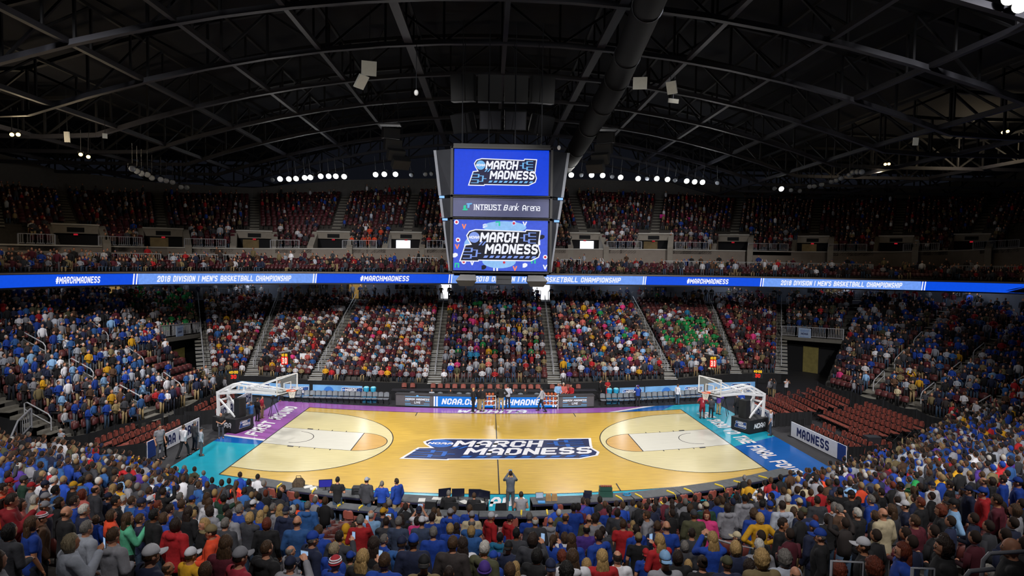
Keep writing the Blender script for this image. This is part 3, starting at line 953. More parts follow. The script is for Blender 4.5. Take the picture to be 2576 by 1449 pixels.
PEOPLE = """5.47 -32.75 6.63 1.006 60 K j B g 0 k 0|person in black jacket with a bald head, right of the maroon jacket
-6.48 -32.26 6.33 0.974 -30 G j m n 0 j 0|person in grey jacket with chin-length brown hair
3.95 -32.55 6.33 0.987 20 K l c e 0 g 0|person in black sweater with curly auburn hair, left of the maroon jacket
-4.72 -32.21 6.33 0.996 -40 N j a W 0 j 0|person in navy jacket with a white cap
5.17 -32.06 6.33 1.002 70 K j c d 0 g 0|person in black jacket with curly dark brown hair, right of the maroon jacket
-0.71 -31.78 6.03 0.919 0 r l k U 0 k 0|person in mid blue sweater with a purple knit hat
0.35 -31.82 6.03 0.928 0 K l c b 0 g 3|person in black sweater with curly black hair
-3.90 -31.61 6.03 0.988 -40 q t a G 0 g 0|person in brick red T-shirt with a grey cap
-4.37 -31.53 6.03 0.862 -10 T l m n 0 j 0|person in khaki brown sweater with chin-length brown hair, right of the yellow T-shirt
-2.03 -31.58 6.03 0.933 -10 R j s n 0 j 1|person in royal blue jacket with short brown hair, right of the short ash blond hair
3.98 -31.77 6.03 0.910 0 K l c e 0 n 0|person in black sweater with curly auburn hair, right of the pale grey sweater
2.97 -31.69 6.03 0.984 0 T l c o 0 j 0|person in khaki brown sweater with curly blond hair
3.45 -31.66 6.03 0.844 0 K l B n 0 j 0|person in black sweater with a bald head
-6.33 -31.17 6.03 0.988 -40 c j m y 6 j 1|person in pale grey jacket with chin-length ash blond hair raising one hand
5.03 -31.49 6.03 0.983 70 R j l e 0 k 0|person in royal blue jacket with long auburn hair
6.23 -31.53 6.03 0.811 20 G l s w 0 n 0|person in grey sweater with short white hair, right of the maroon jacket
2.65 -31.33 6.03 0.830 0 N l a L 0 n 0|person in navy sweater with a olive cap
-1.56 -31.06 5.73 0.942 0 T l q K 0 g 1|person in khaki brown sweater with a black backwards cap
-1.21 -31.06 5.73 0.857 0 K l n d 0 j 1|person in black sweater with cropped dark brown hair
-3.46 -30.93 5.73 0.901 -20 G h a N 2 j 0|person in grey hoodie with a navy cap holding up a phone
-2.44 -30.94 5.73 0.964 -20 K l l o 6 g 0|person in black sweater with long blond hair raising one hand
-2.24 -30.92 5.73 0.835 0 D l m d 0 n 1|person in charcoal sweater with chin-length dark brown hair
-0.35 -30.99 5.73 0.869 0 D l m n 0 k 0|person in charcoal sweater with chin-length brown hair
0.23 -31.01 5.73 0.892 0 W l q N 0 n 0|person in white sweater with a navy backwards cap
1.86 -31.06 5.73 0.970 0 G t q S 0 n 0|person in grey T-shirt with a light blue backwards cap
0.55 -30.95 5.73 0.964 0 W h l n 0 n 0|person in white hoodie with long brown hair
-5.27 -30.72 5.73 0.809 -60 T l F n 0 j 1|person in khaki brown sweater with thinning brown hair
3.11 -30.98 5.73 0.890 0 N l m d 0 j 0|person in navy sweater with chin-length dark brown hair
-2.87 -30.77 5.73 0.863 -30 R h k f 0 n 1|person in royal blue hoodie with a red and white striped knit hat
-3.87 -30.71 5.73 0.979 -30 K h n n 0 j 0|person in black hoodie with cropped brown hair
3.65 -30.94 5.73 0.949 0 c l c g 0 k 0|person in pale grey sweater with curly grey hair
-4.49 -30.60 5.73 0.996 0 M l l n 0 k 0|person in maroon sweater with long brown hair
2.48 -30.83 5.73 0.870 0 K t u d 0 j 0|person in black T-shirt with a dark brown hair bun
1.01 -30.77 5.73 0.912 0 E l l o 0 g 0|person in red sweater with long blond hair
-6.26 -30.33 5.73 0.993 -20 G h s n 1 j 0|person in grey hoodie with short brown hair
-0.25 -30.53 5.73 0.745 0 G l l o 0 j 0|person in grey sweater with long blond hair, right of the purple knit hat
5.01 -30.63 5.73 0.971 60 K t a W 0 n 1|person in black T-shirt with a white cap
-7.89 -30.15 5.73 0.992 -20 D l m b 1 j 0|person in charcoal sweater with chin-length black hair, left of the red and white striped cap
0.10 -30.16 5.43 0.937 -20 K l m b 0 j 0|person in black sweater with chin-length black hair, left of the curly black hair
-2.70 -30.06 5.43 0.733 0 G l B n 0 n 0|person in grey sweater with a bald head
0.88 -30.17 5.43 0.845 0 W l m o 0 k 0|person in white sweater with chin-length blond hair
-3.07 -30.02 5.43 0.948 -30 R t s y 0 j 0|person in royal blue T-shirt with short ash blond hair
-4.02 -29.96 5.43 0.785 -20 K l q K 0 j 0|person in black sweater with a black backwards cap
-0.72 -30.06 5.43 0.970 -30 L h s w 0 j 1|person in olive hoodie with short white hair
1.37 -30.14 5.43 0.903 0 W l F d 0 n 0|person in white sweater with thinning dark brown hair
-1.22 -29.97 5.43 0.991 -10 X j s n 0 k 0|person in dark brown tweed jacket with short brown hair
-2.47 -29.91 5.43 0.977 0 K l l d 0 j 1|person in black sweater with long dark brown hair, right of the yellow hoodie
2.34 -30.09 5.43 0.893 0 K l m d 0 n 0|person in black sweater with chin-length dark brown hair, right of the grey T-shirt
-1.85 -29.86 5.43 0.982 0 N j a R 0 j 1|person in navy jacket with a royal blue cap, just below the slate blue T-shirt
-3.47 -29.78 5.43 0.990 -50 N j a R 0 n 0|person in navy jacket with a royal blue cap, left of the short ash blond hair
3.31 -29.98 5.43 0.952 0 N l m o 0 n 0|person in navy sweater with chin-length blond hair
3.76 -29.84 5.43 0.926 0 G l s w 0 j 0|person in grey sweater with short white hair, just above the curly blond hair
-7.25 -29.37 5.43 0.993 -30 c j s g 0 k 0|person in pale grey jacket with short grey hair
-5.57 -29.38 5.43 0.996 -30 Y t a W 5 k 1|person in yellow T-shirt with a white cap sitting
-8.24 -29.20 5.43 0.997 -40 R t l n 0 n 1|person in royal blue T-shirt with long brown hair
4.86 -29.68 5.43 0.983 60 K j a R 0 k 0|person in black jacket with a royal blue cap
-0.57 -29.29 5.12 0.846 -40 R l a R 0 j 1|person in royal blue sweater with a royal blue cap
-1.09 -29.23 5.12 0.973 0 W l l d 0 n 0|person in white sweater with long dark brown hair
-3.00 -29.16 5.12 0.811 -10 L j a R 0 j 0|person in olive jacket with a royal blue cap
-2.13 -29.16 5.12 0.962 -10 r h a N 0 n 0|person in mid blue hoodie with a navy cap
0.61 -29.25 5.12 0.845 0 D l c e 0 n 0|person in charcoal sweater with curly auburn hair
-4.04 -29.07 5.12 0.853 -50 G l F g 1 k 0|person in grey sweater with thinning grey hair
-3.61 -29.08 5.12 0.788 0 K l m o 0 j 0|person in black sweater with chin-length blond hair
0.11 -29.12 5.12 0.992 -20 D l m d 6 j 1|person in charcoal sweater with chin-length dark brown hair raising one hand
2.81 -29.19 5.12 0.735 0 G l m o 0 k 0|person in grey sweater with chin-length blond hair
-5.48 -28.76 5.12 0.982 100 O j a T 1 k 0|person in orange jacket with a khaki brown cap
2.34 -29.05 5.12 0.954 20 E l l o 6 n 0|person in red sweater with long blond hair raising one hand
3.28 -29.05 5.12 0.974 0 R l l o 2 j 0|person in royal blue sweater with long blond hair holding up a phone
-6.23 -28.50 5.12 0.996 -20 E h m d 0 n 1|person in red hoodie with chin-length dark brown hair
-9.17 -28.37 5.43 1.038 -60 Q h p d 6 k 0|person in crimson hoodie with a dark brown ponytail raising one hand
-3.40 -28.25 4.82 0.963 -20 D j n d 6 n 0|person in charcoal jacket with cropped dark brown hair raising one hand
-0.28 -28.36 4.82 0.871 -20 N j q K 0 j 1|person in navy jacket with a black backwards cap
-8.47 -28.00 5.12 1.001 -40 K j B n 0 j 0|person in black jacket with a bald head, right of the red and white striped cap
-8.95 -27.95 5.12 0.924 -50 B j a f 0 k 0|person in dark brown jacket with a red and white striped cap
0.89 -28.32 4.82 0.945 0 R l l n 0 k 0|person in royal blue sweater with long brown hair
2.30 -28.31 4.82 0.772 0 R t q E 0 j 0|person in royal blue T-shirt with a red backwards cap
-3.83 -28.05 4.82 0.971 -10 R j s n 0 j 0|person in royal blue jacket with short brown hair, right of the faded blue sweater
1.42 -28.24 4.82 0.962 30 R h n d 0 n 1|person in royal blue hoodie with cropped dark brown hair
7.35 -28.42 5.12 0.993 30 M j s n 0 k 0|person in maroon jacket with short brown hair
1.24 -28.18 4.82 0.737 0 N l s d 0 j 0|person in navy sweater with short dark brown hair
3.08 -28.15 4.82 0.820 0 D l m g 0 k 1|person in charcoal sweater with chin-length grey hair
-6.06 -27.73 4.82 0.979 140 K j m o 0 g 0|person in black jacket with chin-length blond hair turned to the camera
-4.32 -27.72 4.82 0.999 0 z l B n 0 j 0|person in faded blue sweater with a bald head
-7.65 -27.48 4.82 0.979 -50 H l l n 6 k 0|person in mint green sweater with long brown hair raising one hand
5.08 -27.86 4.82 1.003 -130 K j s d 0 j 1|person in black jacket with short dark brown hair turned to the camera
5.72 -27.88 4.82 0.966 20 N j a R 0 n 1|person in navy jacket with a royal blue cap, right of the pale grey hoodie
-7.19 -27.40 4.82 0.999 -40 K j s b 0 j 2|person in black jacket with short black hair, just below the auburn ponytail
9.72 -27.91 5.12 1.002 40 G l m n 0 j 0|person in grey sweater with chin-length brown hair, right of the maroon jacket
-8.68 -27.16 4.82 0.998 -50 N j s w 0 k 0|person in navy jacket with short white hair
-1.74 -27.41 4.52 0.965 0 R t s g 0 n 0|person in royal blue T-shirt with short grey hair, right of the slate blue T-shirt
-2.73 -27.35 4.52 0.864 -50 R l s g 0 n 0|person in royal blue sweater with short grey hair, left of the slate blue sweater
0.64 -27.46 4.52 0.882 -20 R l p n 6 n 0|person in royal blue sweater with a brown ponytail raising one hand
2.39 -27.35 4.52 0.873 -10 K t a T 0 j 0|person in black T-shirt with a khaki brown cap
-10.14 -26.83 4.82 0.996 -60 I l m d 0 n 0|person in salmon pink sweater with chin-length dark brown hair
-0.08 -27.21 4.52 0.900 -10 D l s b 0 k 2|person in charcoal sweater with short black hair
-5.99 -26.98 4.52 0.966 -10 D j s g 0 k 0|person in charcoal jacket with short grey hair
-5.16 -26.96 4.52 0.969 0 K l m e 0 k 1|person in black sweater with chin-length auburn hair
7.41 -27.38 4.82 1.005 20 C j B n 0 k 0|person in cream jacket with a bald head
3.51 -27.25 4.52 0.906 -10 D t n d 0 k 0|person in charcoal T-shirt with cropped dark brown hair
9.74 -27.44 5.12 1.008 40 M l s d 0 k 1|person in maroon sweater with short dark brown hair
3.00 -27.20 4.52 0.981 0 R t B n 0 n 0|person in royal blue T-shirt with a bald head
4.49 -27.16 4.52 0.837 60 K l a C 0 j 0|person in black sweater with a cream cap
-7.87 -26.65 4.52 0.941 -50 N l p n 0 j 0|person in navy sweater with a brown ponytail
-7.39 -26.63 4.52 0.954 -40 R l m n 0 k 0|person in royal blue sweater with chin-length brown hair, just below the auburn ponytail
8.79 -27.14 4.82 0.988 60 K l c e 0 j 0|person in black sweater with curly auburn hair, right of the maroon jacket
-8.53 -26.50 4.52 0.958 -50 O j m n 0 n 0|person in orange jacket with chin-length brown hair
-0.40 -26.57 4.22 0.855 -20 A h s b 0 j 2|person in teal hoodie with short black hair
9.27 -26.88 4.82 1.003 60 S l a K 3 g 1|person in light blue sweater with a black cap hand on hip
-11.03 -26.12 4.82 1.024 -70 O h s d 0 j 0|person in orange hoodie with short dark brown hair
-1.01 -26.50 4.22 0.928 0 r t m o 0 k 0|person in mid blue T-shirt with chin-length blond hair
0.99 -26.58 4.22 0.856 0 W l c n 0 j 0|person in white sweater with curly brown hair
1.46 -26.54 4.22 0.953 0 U l F b 0 k 1|person in purple sweater with thinning black hair
-10.20 -26.05 4.52 0.955 -60 D j a G 0 j 1|person in charcoal jacket with a grey cap
2.55 -26.49 4.22 0.929 20 R l s d 0 j 0|person in royal blue sweater with short dark brown hair, right of the red T-shirt
7.36 -26.58 4.52 0.987 30 K j s w 6 n 0|person in black jacket with short white hair raising one hand
-9.66 -25.92 4.52 0.996 -50 R t s d 0 k 0|person in royal blue T-shirt with short dark brown hair
-3.43 -26.17 4.22 0.980 0 E l s g 6 n 0|person in red sweater with short grey hair raising one hand
3.03 -26.41 4.22 0.954 0 N l s n 0 n 1|person in navy sweater with short brown hair
-8.77 -25.93 4.52 0.997 -70 K j s b 0 j 1|person in black jacket with short black hair, just above the mint green sweater
6.78 -26.44 4.52 0.885 0 K l m d 0 j 0|person in black sweater with chin-length dark brown hair, right of the pale grey hoodie
-5.88 -25.95 4.22 0.971 -20 D v m o 0 j 0|person in charcoal vest with chin-length blond hair
-6.35 -25.92 4.22 0.984 -10 G h s d 0 j 1|person in grey hoodie with short dark brown hair
1.86 -26.23 4.22 0.843 0 D l s d 0 j 0|person in charcoal sweater with short dark brown hair
8.22 -26.42 4.52 1.001 30 D l l n 0 g 0|person in charcoal sweater with long brown hair, left of the navy T-shirt
-7.31 -25.72 4.22 0.991 -20 K l l d 0 n 0|person in black sweater with long dark brown hair, just below the khaki brown jacket
5.44 -26.07 4.22 0.985 0 Y l m o 3 n 0|person in yellow sweater with chin-length blond hair hand on hip
-7.80 -25.56 4.22 0.980 -40 R l s d 0 k 0|person in royal blue sweater with short dark brown hair, right of the auburn ponytail
9.15 -26.03 4.52 1.001 40 K j s e 0 k 1|person in black jacket with short auburn hair
-9.54 -25.36 4.22 0.794 -20 R l m n 0 n 0|person in royal blue sweater with chin-length brown hair, left of the mint green sweater
-1.51 -25.66 3.92 0.924 0 R l m o 0 j 0|person in royal blue sweater with chin-length blond hair
-8.58 -25.27 4.22 0.996 -50 R j a N 0 n 1|person in royal blue jacket with a navy cap
-3.89 -25.47 3.92 0.868 0 Y h x Y 0 j 0|person in yellow hoodie with the hood up
-2.70 -25.47 3.92 0.962 -10 i l s g 0 g 0|person in slate blue sweater with short grey hair
-1.02 -25.53 3.92 0.957 0 r v F g 0 n 0|person in mid blue vest with thinning grey hair
-10.51 -25.12 4.22 0.969 -60 K j c d 0 j 0|person in black jacket with curly dark brown hair, right of the crimson hoodie
-2.17 -25.44 3.92 0.956 0 i t a W 0 n 0|person in slate blue T-shirt with a white cap
0.44 -25.49 3.92 0.967 0 D j F w 0 g 1|person in charcoal jacket with thinning white hair
2.47 -25.55 3.92 0.942 -10 E t s n 0 n 0|person in red T-shirt with short brown hair
7.50 -25.64 4.22 0.992 30 B j s g 0 n 0|person in dark brown jacket with short grey hair
1.83 -25.43 3.92 0.988 20 G l s d 0 k 0|person in grey sweater with short dark brown hair
8.35 -25.63 4.22 0.911 30 K l m n 0 k 0|person in black sweater with chin-length brown hair
-10.98 -24.89 4.22 0.981 -60 G j a G 0 j 1|person in grey jacket with a grey cap
-6.52 -24.89 3.92 0.996 -40 R j s g 0 k 0|person in royal blue jacket with short grey hair, left of the charcoal vest
-10.28 -24.66 4.22 0.988 -30 I l m e 0 j 1|person in salmon pink sweater with chin-length auburn hair
-11.41 -24.62 4.22 0.899 -60 C l m w 0 n 1|person in cream sweater with chin-length white hair
-7.24 -24.79 3.92 0.951 -20 G h c d 0 k 0|person in grey hoodie with curly dark brown hair
4.23 -25.21 3.92 0.989 -10 L j a D 0 j 1|person in olive jacket with a charcoal cap
11.10 -25.40 4.52 0.999 60 E h a R 0 n 0|person in red hoodie with a royal blue cap
9.30 -25.29 4.22 0.965 60 N t a W 6 n 0|person in navy T-shirt with a white cap raising one hand
-7.99 -24.62 3.92 1.002 -20 D l s n 0 j 1|person in charcoal sweater with short brown hair, left of the khaki brown jacket
5.72 -25.11 3.92 0.985 0 R l c n 0 j 0|person in royal blue sweater with curly brown hair
-8.57 -24.58 3.92 0.982 -50 N l p e 0 k 1|person in navy sweater with a auburn ponytail
-3.11 -24.66 3.62 0.936 0 D l s d 2 j 0|person in charcoal sweater with short dark brown hair holding up a phone
-9.29 -24.38 3.92 0.995 -40 r l s n 0 j 0|person in mid blue sweater with short brown hair
-1.41 -24.70 3.62 0.862 0 G l l d 0 n 0|person in grey sweater with long dark brown hair
7.01 -24.96 3.92 0.966 0 N j a L 0 j 0|person in navy jacket with a olive cap
10.50 -25.05 4.22 0.959 40 K l p n 0 j 0|person in black sweater with a brown ponytail
-2.01 -24.59 3.62 0.981 0 R l s d 0 j 0|person in royal blue sweater with short dark brown hair, just below the cream hoodie
2.45 -24.69 3.62 0.793 -30 D l s n 0 k 0|person in charcoal sweater with short brown hair, left of the red T-shirt
1.83 -24.63 3.62 0.968 0 L l B n 0 j 0|person in olive sweater with a bald head
-3.52 -24.42 3.62 0.980 0 S l F w 0 k 0|person in light blue sweater with thinning white hair
1.25 -24.59 3.62 0.977 -50 R t F n 0 j 1|person in royal blue T-shirt with thinning brown hair
6.58 -24.75 3.92 1.009 0 c h s d 0 j 0|person in pale grey hoodie with short dark brown hair
2.65 -24.64 3.62 0.727 0 D l c g 0 j 1|person in charcoal sweater with curly grey hair
7.42 -24.75 3.92 0.807 0 W l s e 0 k 1|person in white sweater with short auburn hair
-6.28 -24.18 3.62 0.921 0 R l l o 0 k 0|person in royal blue sweater with long blond hair
-5.65 -24.20 3.62 0.978 -20 N h a N 0 n 0|person in navy hoodie with a navy cap
7.92 -24.69 3.92 0.982 0 G l m g 0 n 1|person in grey sweater with chin-length grey hair
3.30 -24.49 3.62 0.981 60 G h n n 0 n 1|person in grey hoodie with cropped brown hair
12.51 -24.76 4.52 1.010 50 R j a R 0 n 0|person in royal blue jacket with a royal blue cap, right of the maroon jacket
-7.20 -23.99 3.62 0.967 -10 J t s b 0 n 1|person in dark green T-shirt with short black hair
4.83 -24.39 3.62 0.966 160 P j l e 0 n 0|person in hot pink jacket with long auburn hair turned to the camera
-11.55 -23.70 3.92 1.003 -40 r j s b 0 g 2|person in mid blue jacket with short black hair
-8.05 -23.86 3.62 0.849 -20 W t s o 0 j 0|person in white T-shirt with short blond hair
9.03 -24.40 3.92 1.019 40 R j s g 0 g 0|person in royal blue jacket with short grey hair, left of the navy T-shirt
-10.60 -23.64 3.92 1.000 -40 D j F d 0 g 0|person in charcoal jacket with thinning dark brown hair
11.55 -24.40 4.22 0.986 70 N j a N 0 j 0|person in navy jacket with a navy cap, right of the navy T-shirt
0.96 -23.87 3.32 0.911 0 G h B n 0 k 0|person in grey hoodie with a bald head
-10.07 -23.39 3.62 0.963 -50 W l s w 0 n 1|person in white sweater with short white hair, just above the mint green sweater
-4.11 -23.64 3.32 0.773 0 D l s n 2 k 0|person in charcoal sweater with short brown hair holding up a phone
0.42 -23.79 3.32 0.968 0 R t s g 0 n 0|person in royal blue T-shirt with short grey hair, right of the teal hoodie
-0.57 -23.75 3.32 0.959 -60 E h a W 0 k 1|person in red hoodie with a white cap
7.23 -24.03 3.62 0.938 0 T l m n 0 k 0|person in khaki brown sweater with chin-length brown hair, right of the pale grey hoodie
8.74 -24.02 3.92 1.005 20 K j a K 0 g 1|person in black jacket with a black cap
2.24 -23.81 3.32 0.818 0 W l s o 0 k 0|person in white sweater with short blond hair
-12.48 -23.22 3.92 0.948 -50 G l a E 0 n 0|person in grey sweater with a red cap
-9.40 -23.35 3.62 0.943 -20 R t k W 0 g 1|person in royal blue T-shirt with a white knit hat
-7.86 -23.41 3.62 0.924 -10 W l l n 0 j 0|person in white sweater with long brown hair
-2.48 -23.63 3.32 0.873 0 P l m d 0 g 0|person in hot pink sweater with chin-length dark brown hair
-0.08 -23.71 3.32 0.916 -60 E h a N 0 k 0|person in red hoodie with a navy cap
-0.04 -23.73 3.32 0.732 0 R t c n 0 j 0|person in royal blue T-shirt with curly brown hair, right of the teal hoodie
6.67 -23.89 3.62 0.983 -20 R j a R 0 j 1|person in royal blue jacket with a royal blue cap, left of the pale grey hoodie
-13.11 -23.11 3.92 0.994 -60 E l a E 0 n 1|person in red sweater with a red cap
2.74 -23.60 3.32 0.973 -30 D j s d 0 j 0|person in charcoal jacket with short dark brown hair
-10.62 -23.07 3.62 0.931 -40 N j a N 0 k 1|person in navy jacket with a navy cap, left of the mint green sweater
-6.11 -23.22 3.32 0.961 0 G l l o 0 j 1|person in grey sweater with long blond hair, left of the navy hoodie
-5.41 -23.17 3.32 0.993 0 r h s g 0 k 0|person in mid blue hoodie with short grey hair
8.06 -23.62 3.62 1.006 0 D l n d 0 k 1|person in charcoal sweater with cropped dark brown hair
-7.24 -23.07 3.32 0.969 0 G l m n 0 j 0|person in grey sweater with chin-length brown hair, left of the charcoal vest
7.32 -23.51 3.62 1.002 0 C j s w 0 j 1|person in cream jacket with short white hair
12.01 -23.63 3.92 0.971 40 D l l n 0 k 0|person in charcoal sweater with long brown hair, right of the navy T-shirt
8.50 -23.47 3.62 0.980 40 E l s b 0 j 2|person in red sweater with short black hair
-8.48 -22.81 3.32 0.839 -20 D l m b 0 j 0|person in charcoal sweater with chin-length black hair, just below the khaki brown jacket
5.81 -23.23 3.32 0.982 0 G h m d 0 j 0|person in grey hoodie with chin-length dark brown hair
-11.85 -22.54 3.62 0.991 -40 K l a Y 0 k 1|person in black sweater with a yellow cap
-1.08 -22.97 3.01 0.967 0 C j a G 0 k 0|person in cream jacket with a grey cap
-12.67 -22.44 3.62 0.989 -50 N l a N 0 g 0|person in navy sweater with a navy cap
-3.50 -22.76 3.01 0.974 -30 N l a Y 0 n 0|person in navy sweater with a yellow cap
-3.00 -22.79 3.01 0.887 0 K l l d 0 n 0|person in black sweater with long dark brown hair, just above the slate blue sweater
-1.67 -22.83 3.01 0.978 -10 R h a G 0 n 0|person in royal blue hoodie with a grey cap
-0.43 -22.90 3.01 0.728 0 R t c n 0 k 0|person in royal blue T-shirt with curly brown hair, just above the teal hoodie
-9.04 -22.53 3.32 0.988 -30 R l s g 0 g 0|person in royal blue sweater with short grey hair, left of the khaki brown jacket
6.84 -23.05 3.32 0.994 -10 R l s b 6 n 2|person in royal blue sweater with short black hair raising one hand
-2.53 -22.71 3.01 0.983 0 W t q N 2 j 0|person in white T-shirt with a navy backwards cap holding up a phone
-6.01 -22.48 3.01 0.961 -10 K l m w 0 j 0|person in black sweater with chin-length white hair
3.35 -22.79 3.01 0.778 0 T l l o 0 k 0|person in khaki brown sweater with long blond hair
-13.50 -22.06 3.62 0.987 -50 J j a D 0 n 0|person in dark green jacket with a charcoal cap
7.97 -22.87 3.32 0.974 0 T l a C 0 n 1|person in khaki brown sweater with a cream cap
2.71 -22.67 3.01 0.995 0 R t p d 1 k 0|person in royal blue T-shirt with a dark brown ponytail
13.07 -23.01 3.92 1.004 50 R l F n 0 k 0|person in royal blue sweater with thinning brown hair
1.73 -22.59 3.01 1.010 0 R t n b 0 n 3|person in royal blue T-shirt with cropped black hair
-6.62 -22.28 3.01 0.936 -50 K j s g 0 j 0|person in black jacket with short grey hair
6.51 -22.66 3.32 0.996 0 G h n b 0 n 2|person in grey hoodie with cropped black hair
-7.21 -22.15 3.01 0.965 -30 D j a W 0 j 0|person in charcoal jacket with a white cap
6.98 -22.58 3.32 1.002 20 D j F n 0 j 0|person in charcoal jacket with thinning brown hair
13.79 -22.81 3.92 0.995 40 R l s d 0 g 0|person in royal blue sweater with short dark brown hair, right of the navy T-shirt
-11.19 -21.87 3.32 0.988 -30 W l l o 0 j 1|person in white sweater with long blond hair
5.04 -22.48 3.01 0.982 -20 K j m n 0 n 0|person in black jacket with chin-length brown hair
-8.12 -21.89 3.01 0.997 -10 J t s b 9 j 2|person in dark green T-shirt with short black hair with raised arms
5.53 -22.38 3.01 0.981 0 J j a C 0 j 0|person in dark green jacket with a cream cap
11.04 -22.53 3.62 0.998 70 W t s b 0 j 3|person in white T-shirt with short black hair
-8.66 -21.74 3.01 0.998 0 G l l n 0 n 0|person in grey sweater with long brown hair
12.01 -22.45 3.62 0.992 20 W l a N 0 k 0|person in white sweater with a navy cap
12.57 -22.40 3.62 0.994 40 K l s d 0 j 1|person in black sweater with short dark brown hair
-2.19 -21.90 2.71 0.953 0 C h s n 0 j 0|person in cream hoodie with short brown hair
-2.94 -21.88 2.71 0.727 -20 r j a N 0 k 0|person in mid blue jacket with a navy cap
-9.13 -21.61 3.01 0.918 -40 T j a R 0 n 1|person in khaki brown jacket with a royal blue cap
9.48 -22.21 3.32 1.011 0 K l s b 0 n 1|person in black sweater with short black hair
-1.17 -21.84 2.71 0.986 0 R t s n 0 n 0|person in royal blue T-shirt with short brown hair
-3.61 -21.73 2.71 0.983 0 D l s n 0 j 0|person in charcoal sweater with short brown hair, left of the slate blue sweater
2.52 -21.93 2.71 0.885 0 K l m b 0 j 0|person in black sweater with chin-length black hair, right of the olive sweater
-13.21 -21.27 3.32 0.997 -40 W l s w 0 j 0|person in white sweater with short white hair, just above the red and white striped cap
-12.42 -21.29 3.32 0.992 -20 r t s b 0 k 3|person in mid blue T-shirt with short black hair
-10.06 -21.38 3.01 0.999 -20 K l s d 9 n 1|person in black sweater with short dark brown hair with raised arms
10.77 -22.11 3.32 0.975 30 K j s d 0 j 0|person in black jacket with short dark brown hair
3.22 -21.84 2.71 0.786 0 K l m d 0 j 1|person in black sweater with chin-length dark brown hair, just above the red T-shirt
-10.53 -21.25 3.01 0.982 -40 R l s n 0 k 0|person in royal blue sweater with short brown hair
-13.74 -21.08 3.32 0.945 -40 W l s d 0 j 0|person in white sweater with short dark brown hair
-7.14 -21.32 2.71 0.859 0 T l m o 0 k 1|person in khaki brown sweater with chin-length blond hair
11.86 -21.92 3.32 0.969 20 C l l n 0 n 1|person in cream sweater with long brown hair
14.18 -21.96 3.62 0.970 40 K l m d 0 j 1|person in black sweater with chin-length dark brown hair, right of the navy T-shirt
-11.54 -20.94 3.01 0.985 -30 Y l s b 0 g 2|person in yellow sweater with short black hair
-18.92 -4.23 0.00 1.140 -120 G t s d 0 g 0|person in grey polo shirt and lanyard standing before the courtside banner of the purple end
-17.85 -3.73 0.00 1.046 -20 W l s n 7 k 0|person in white dress shirt and black trousers walking past the courtside banner
-17.83 -2.40 0.00 0.968 -30 D j s g 0 n 0|person in charcoal jacket and jeans carrying a black bag beside the banner end
-16.97 -3.51 0.00 0.941 -60 c l a D 0 g 0|person in pale grey shirt and dark cap standing at the teal border corner
-17.30 -0.03 0.00 0.922 -150 K t B n 1 g 0|person in black polo shirt and grey trousers holding a camera by the basket base
-16.51 2.86 0.00 0.940 60 r l s n 2 j 0|person in blue shirt and jeans filming beside the purple end basket
-16.53 4.10 0.00 0.933 -30 K l s n 0 k 0|person in all black outfit standing at the purple border behind the blue shirted one
-16.50 4.85 0.00 0.914 -100 q t s d 0 t 0|person in red polo shirt and khaki trousers beside a tripod on purple floor
-17.82 4.29 0.00 0.951 -90 K t B n 5 k 0|person in black shirt crouching behind the padded stand of the purple end basket
-17.02 10.09 0.00 0.962 -90 S l s d 0 j 0|person in light blue shirt and jeans standing in the far purple corner
-22.20 12.54 0.00 0.820 -40 G l m n 0 g 0|person in grey shirt standing by the purple end game clock
-23.47 13.57 0.00 0.820 -40 D j s d 0 k 0|person in dark jacket standing left behind the purple end risers
14.97 5.42 0.00 1.039 0 q t s b 3 q 3|person in red basketball uniform with hands on hips under the teal end basket
15.66 5.54 0.00 0.898 -30 D l s b 1 k 0|person in dark grey top and black trousers beside the red uniformed player
16.71 7.47 0.00 1.085 0 c l s o 0 j 0|person in pale shirt and jeans behind the teal end backboard
16.61 6.61 0.00 0.975 -60 U l s n 2 t 0|person in purple shirt and khaki trousers filming behind the teal end basket
17.68 5.81 0.00 0.995 30 K j s d 0 k 0|person in black suit standing before the teal end banner
18.89 8.02 0.00 0.891 -30 R l m o 0 k 0|person in royal blue shirt and blond hair next to the black suit
18.06 1.04 0.00 0.993 60 c t B n 0 j 0|person in pale grey T-shirt and jeans leaning on the teal end basket base
11.08 9.01 0.00 0.961 0 R l a U 2 k 0|person in royal blue jacket and purple cap filming before the right team bench
14.45 9.76 0.00 0.939 -60 W l s n 0 j 0|person in white shirt and jeans walking along the right team bench
8.45 11.00 0.00 0.997 -100 K l s b 0 k 0|person in black outfit standing at the end of the scorer table
9.35 12.49 0.00 0.820 180 E t s o 1 r 0|person in red T-shirt standing behind the blue coolers
23.52 13.33 0.00 0.820 20 G j s n 0 t 0|person in grey jacket standing by the teal end game clock
23.42 12.26 0.00 0.867 20 D l s d 9 t 0|person in dark grey top and khaki trousers photographing by the teal end game clock
24.74 12.90 0.00 0.899 -170 W v s d 2 k 0|person in white sleeved black outfit photographing by the far black curtain
-1.75 6.97 0.00 1.041 -70 K j s o 0 k 0|person in black suit standing at the scorer table nearest the purple end
-1.35 7.59 0.00 0.962 -60 K l s d 0 t 0|person in black pullover half hidden behind the black suit at the scorer table
-1.07 7.23 0.00 1.047 -30 K l s n 0 t 0|person in black jacket and khaki trousers pointing at the first ball rack
-0.08 7.87 0.00 0.950 -20 K l c d 0 t 0|person in black top and khaki trousers close beside the first ball rack
0.33 7.38 0.00 1.140 0 K l c n 3 t 0|person in black sweater and light brown bushy hair at the scorer table
0.86 8.01 0.00 1.066 20 c l s d 1 n 0|person in pale grey top and dark trousers leaning on the scorer table
3.38 7.32 0.00 1.053 70 c l s b 7 n 0|person in pale grey shirt striding past the second ball rack with a ball
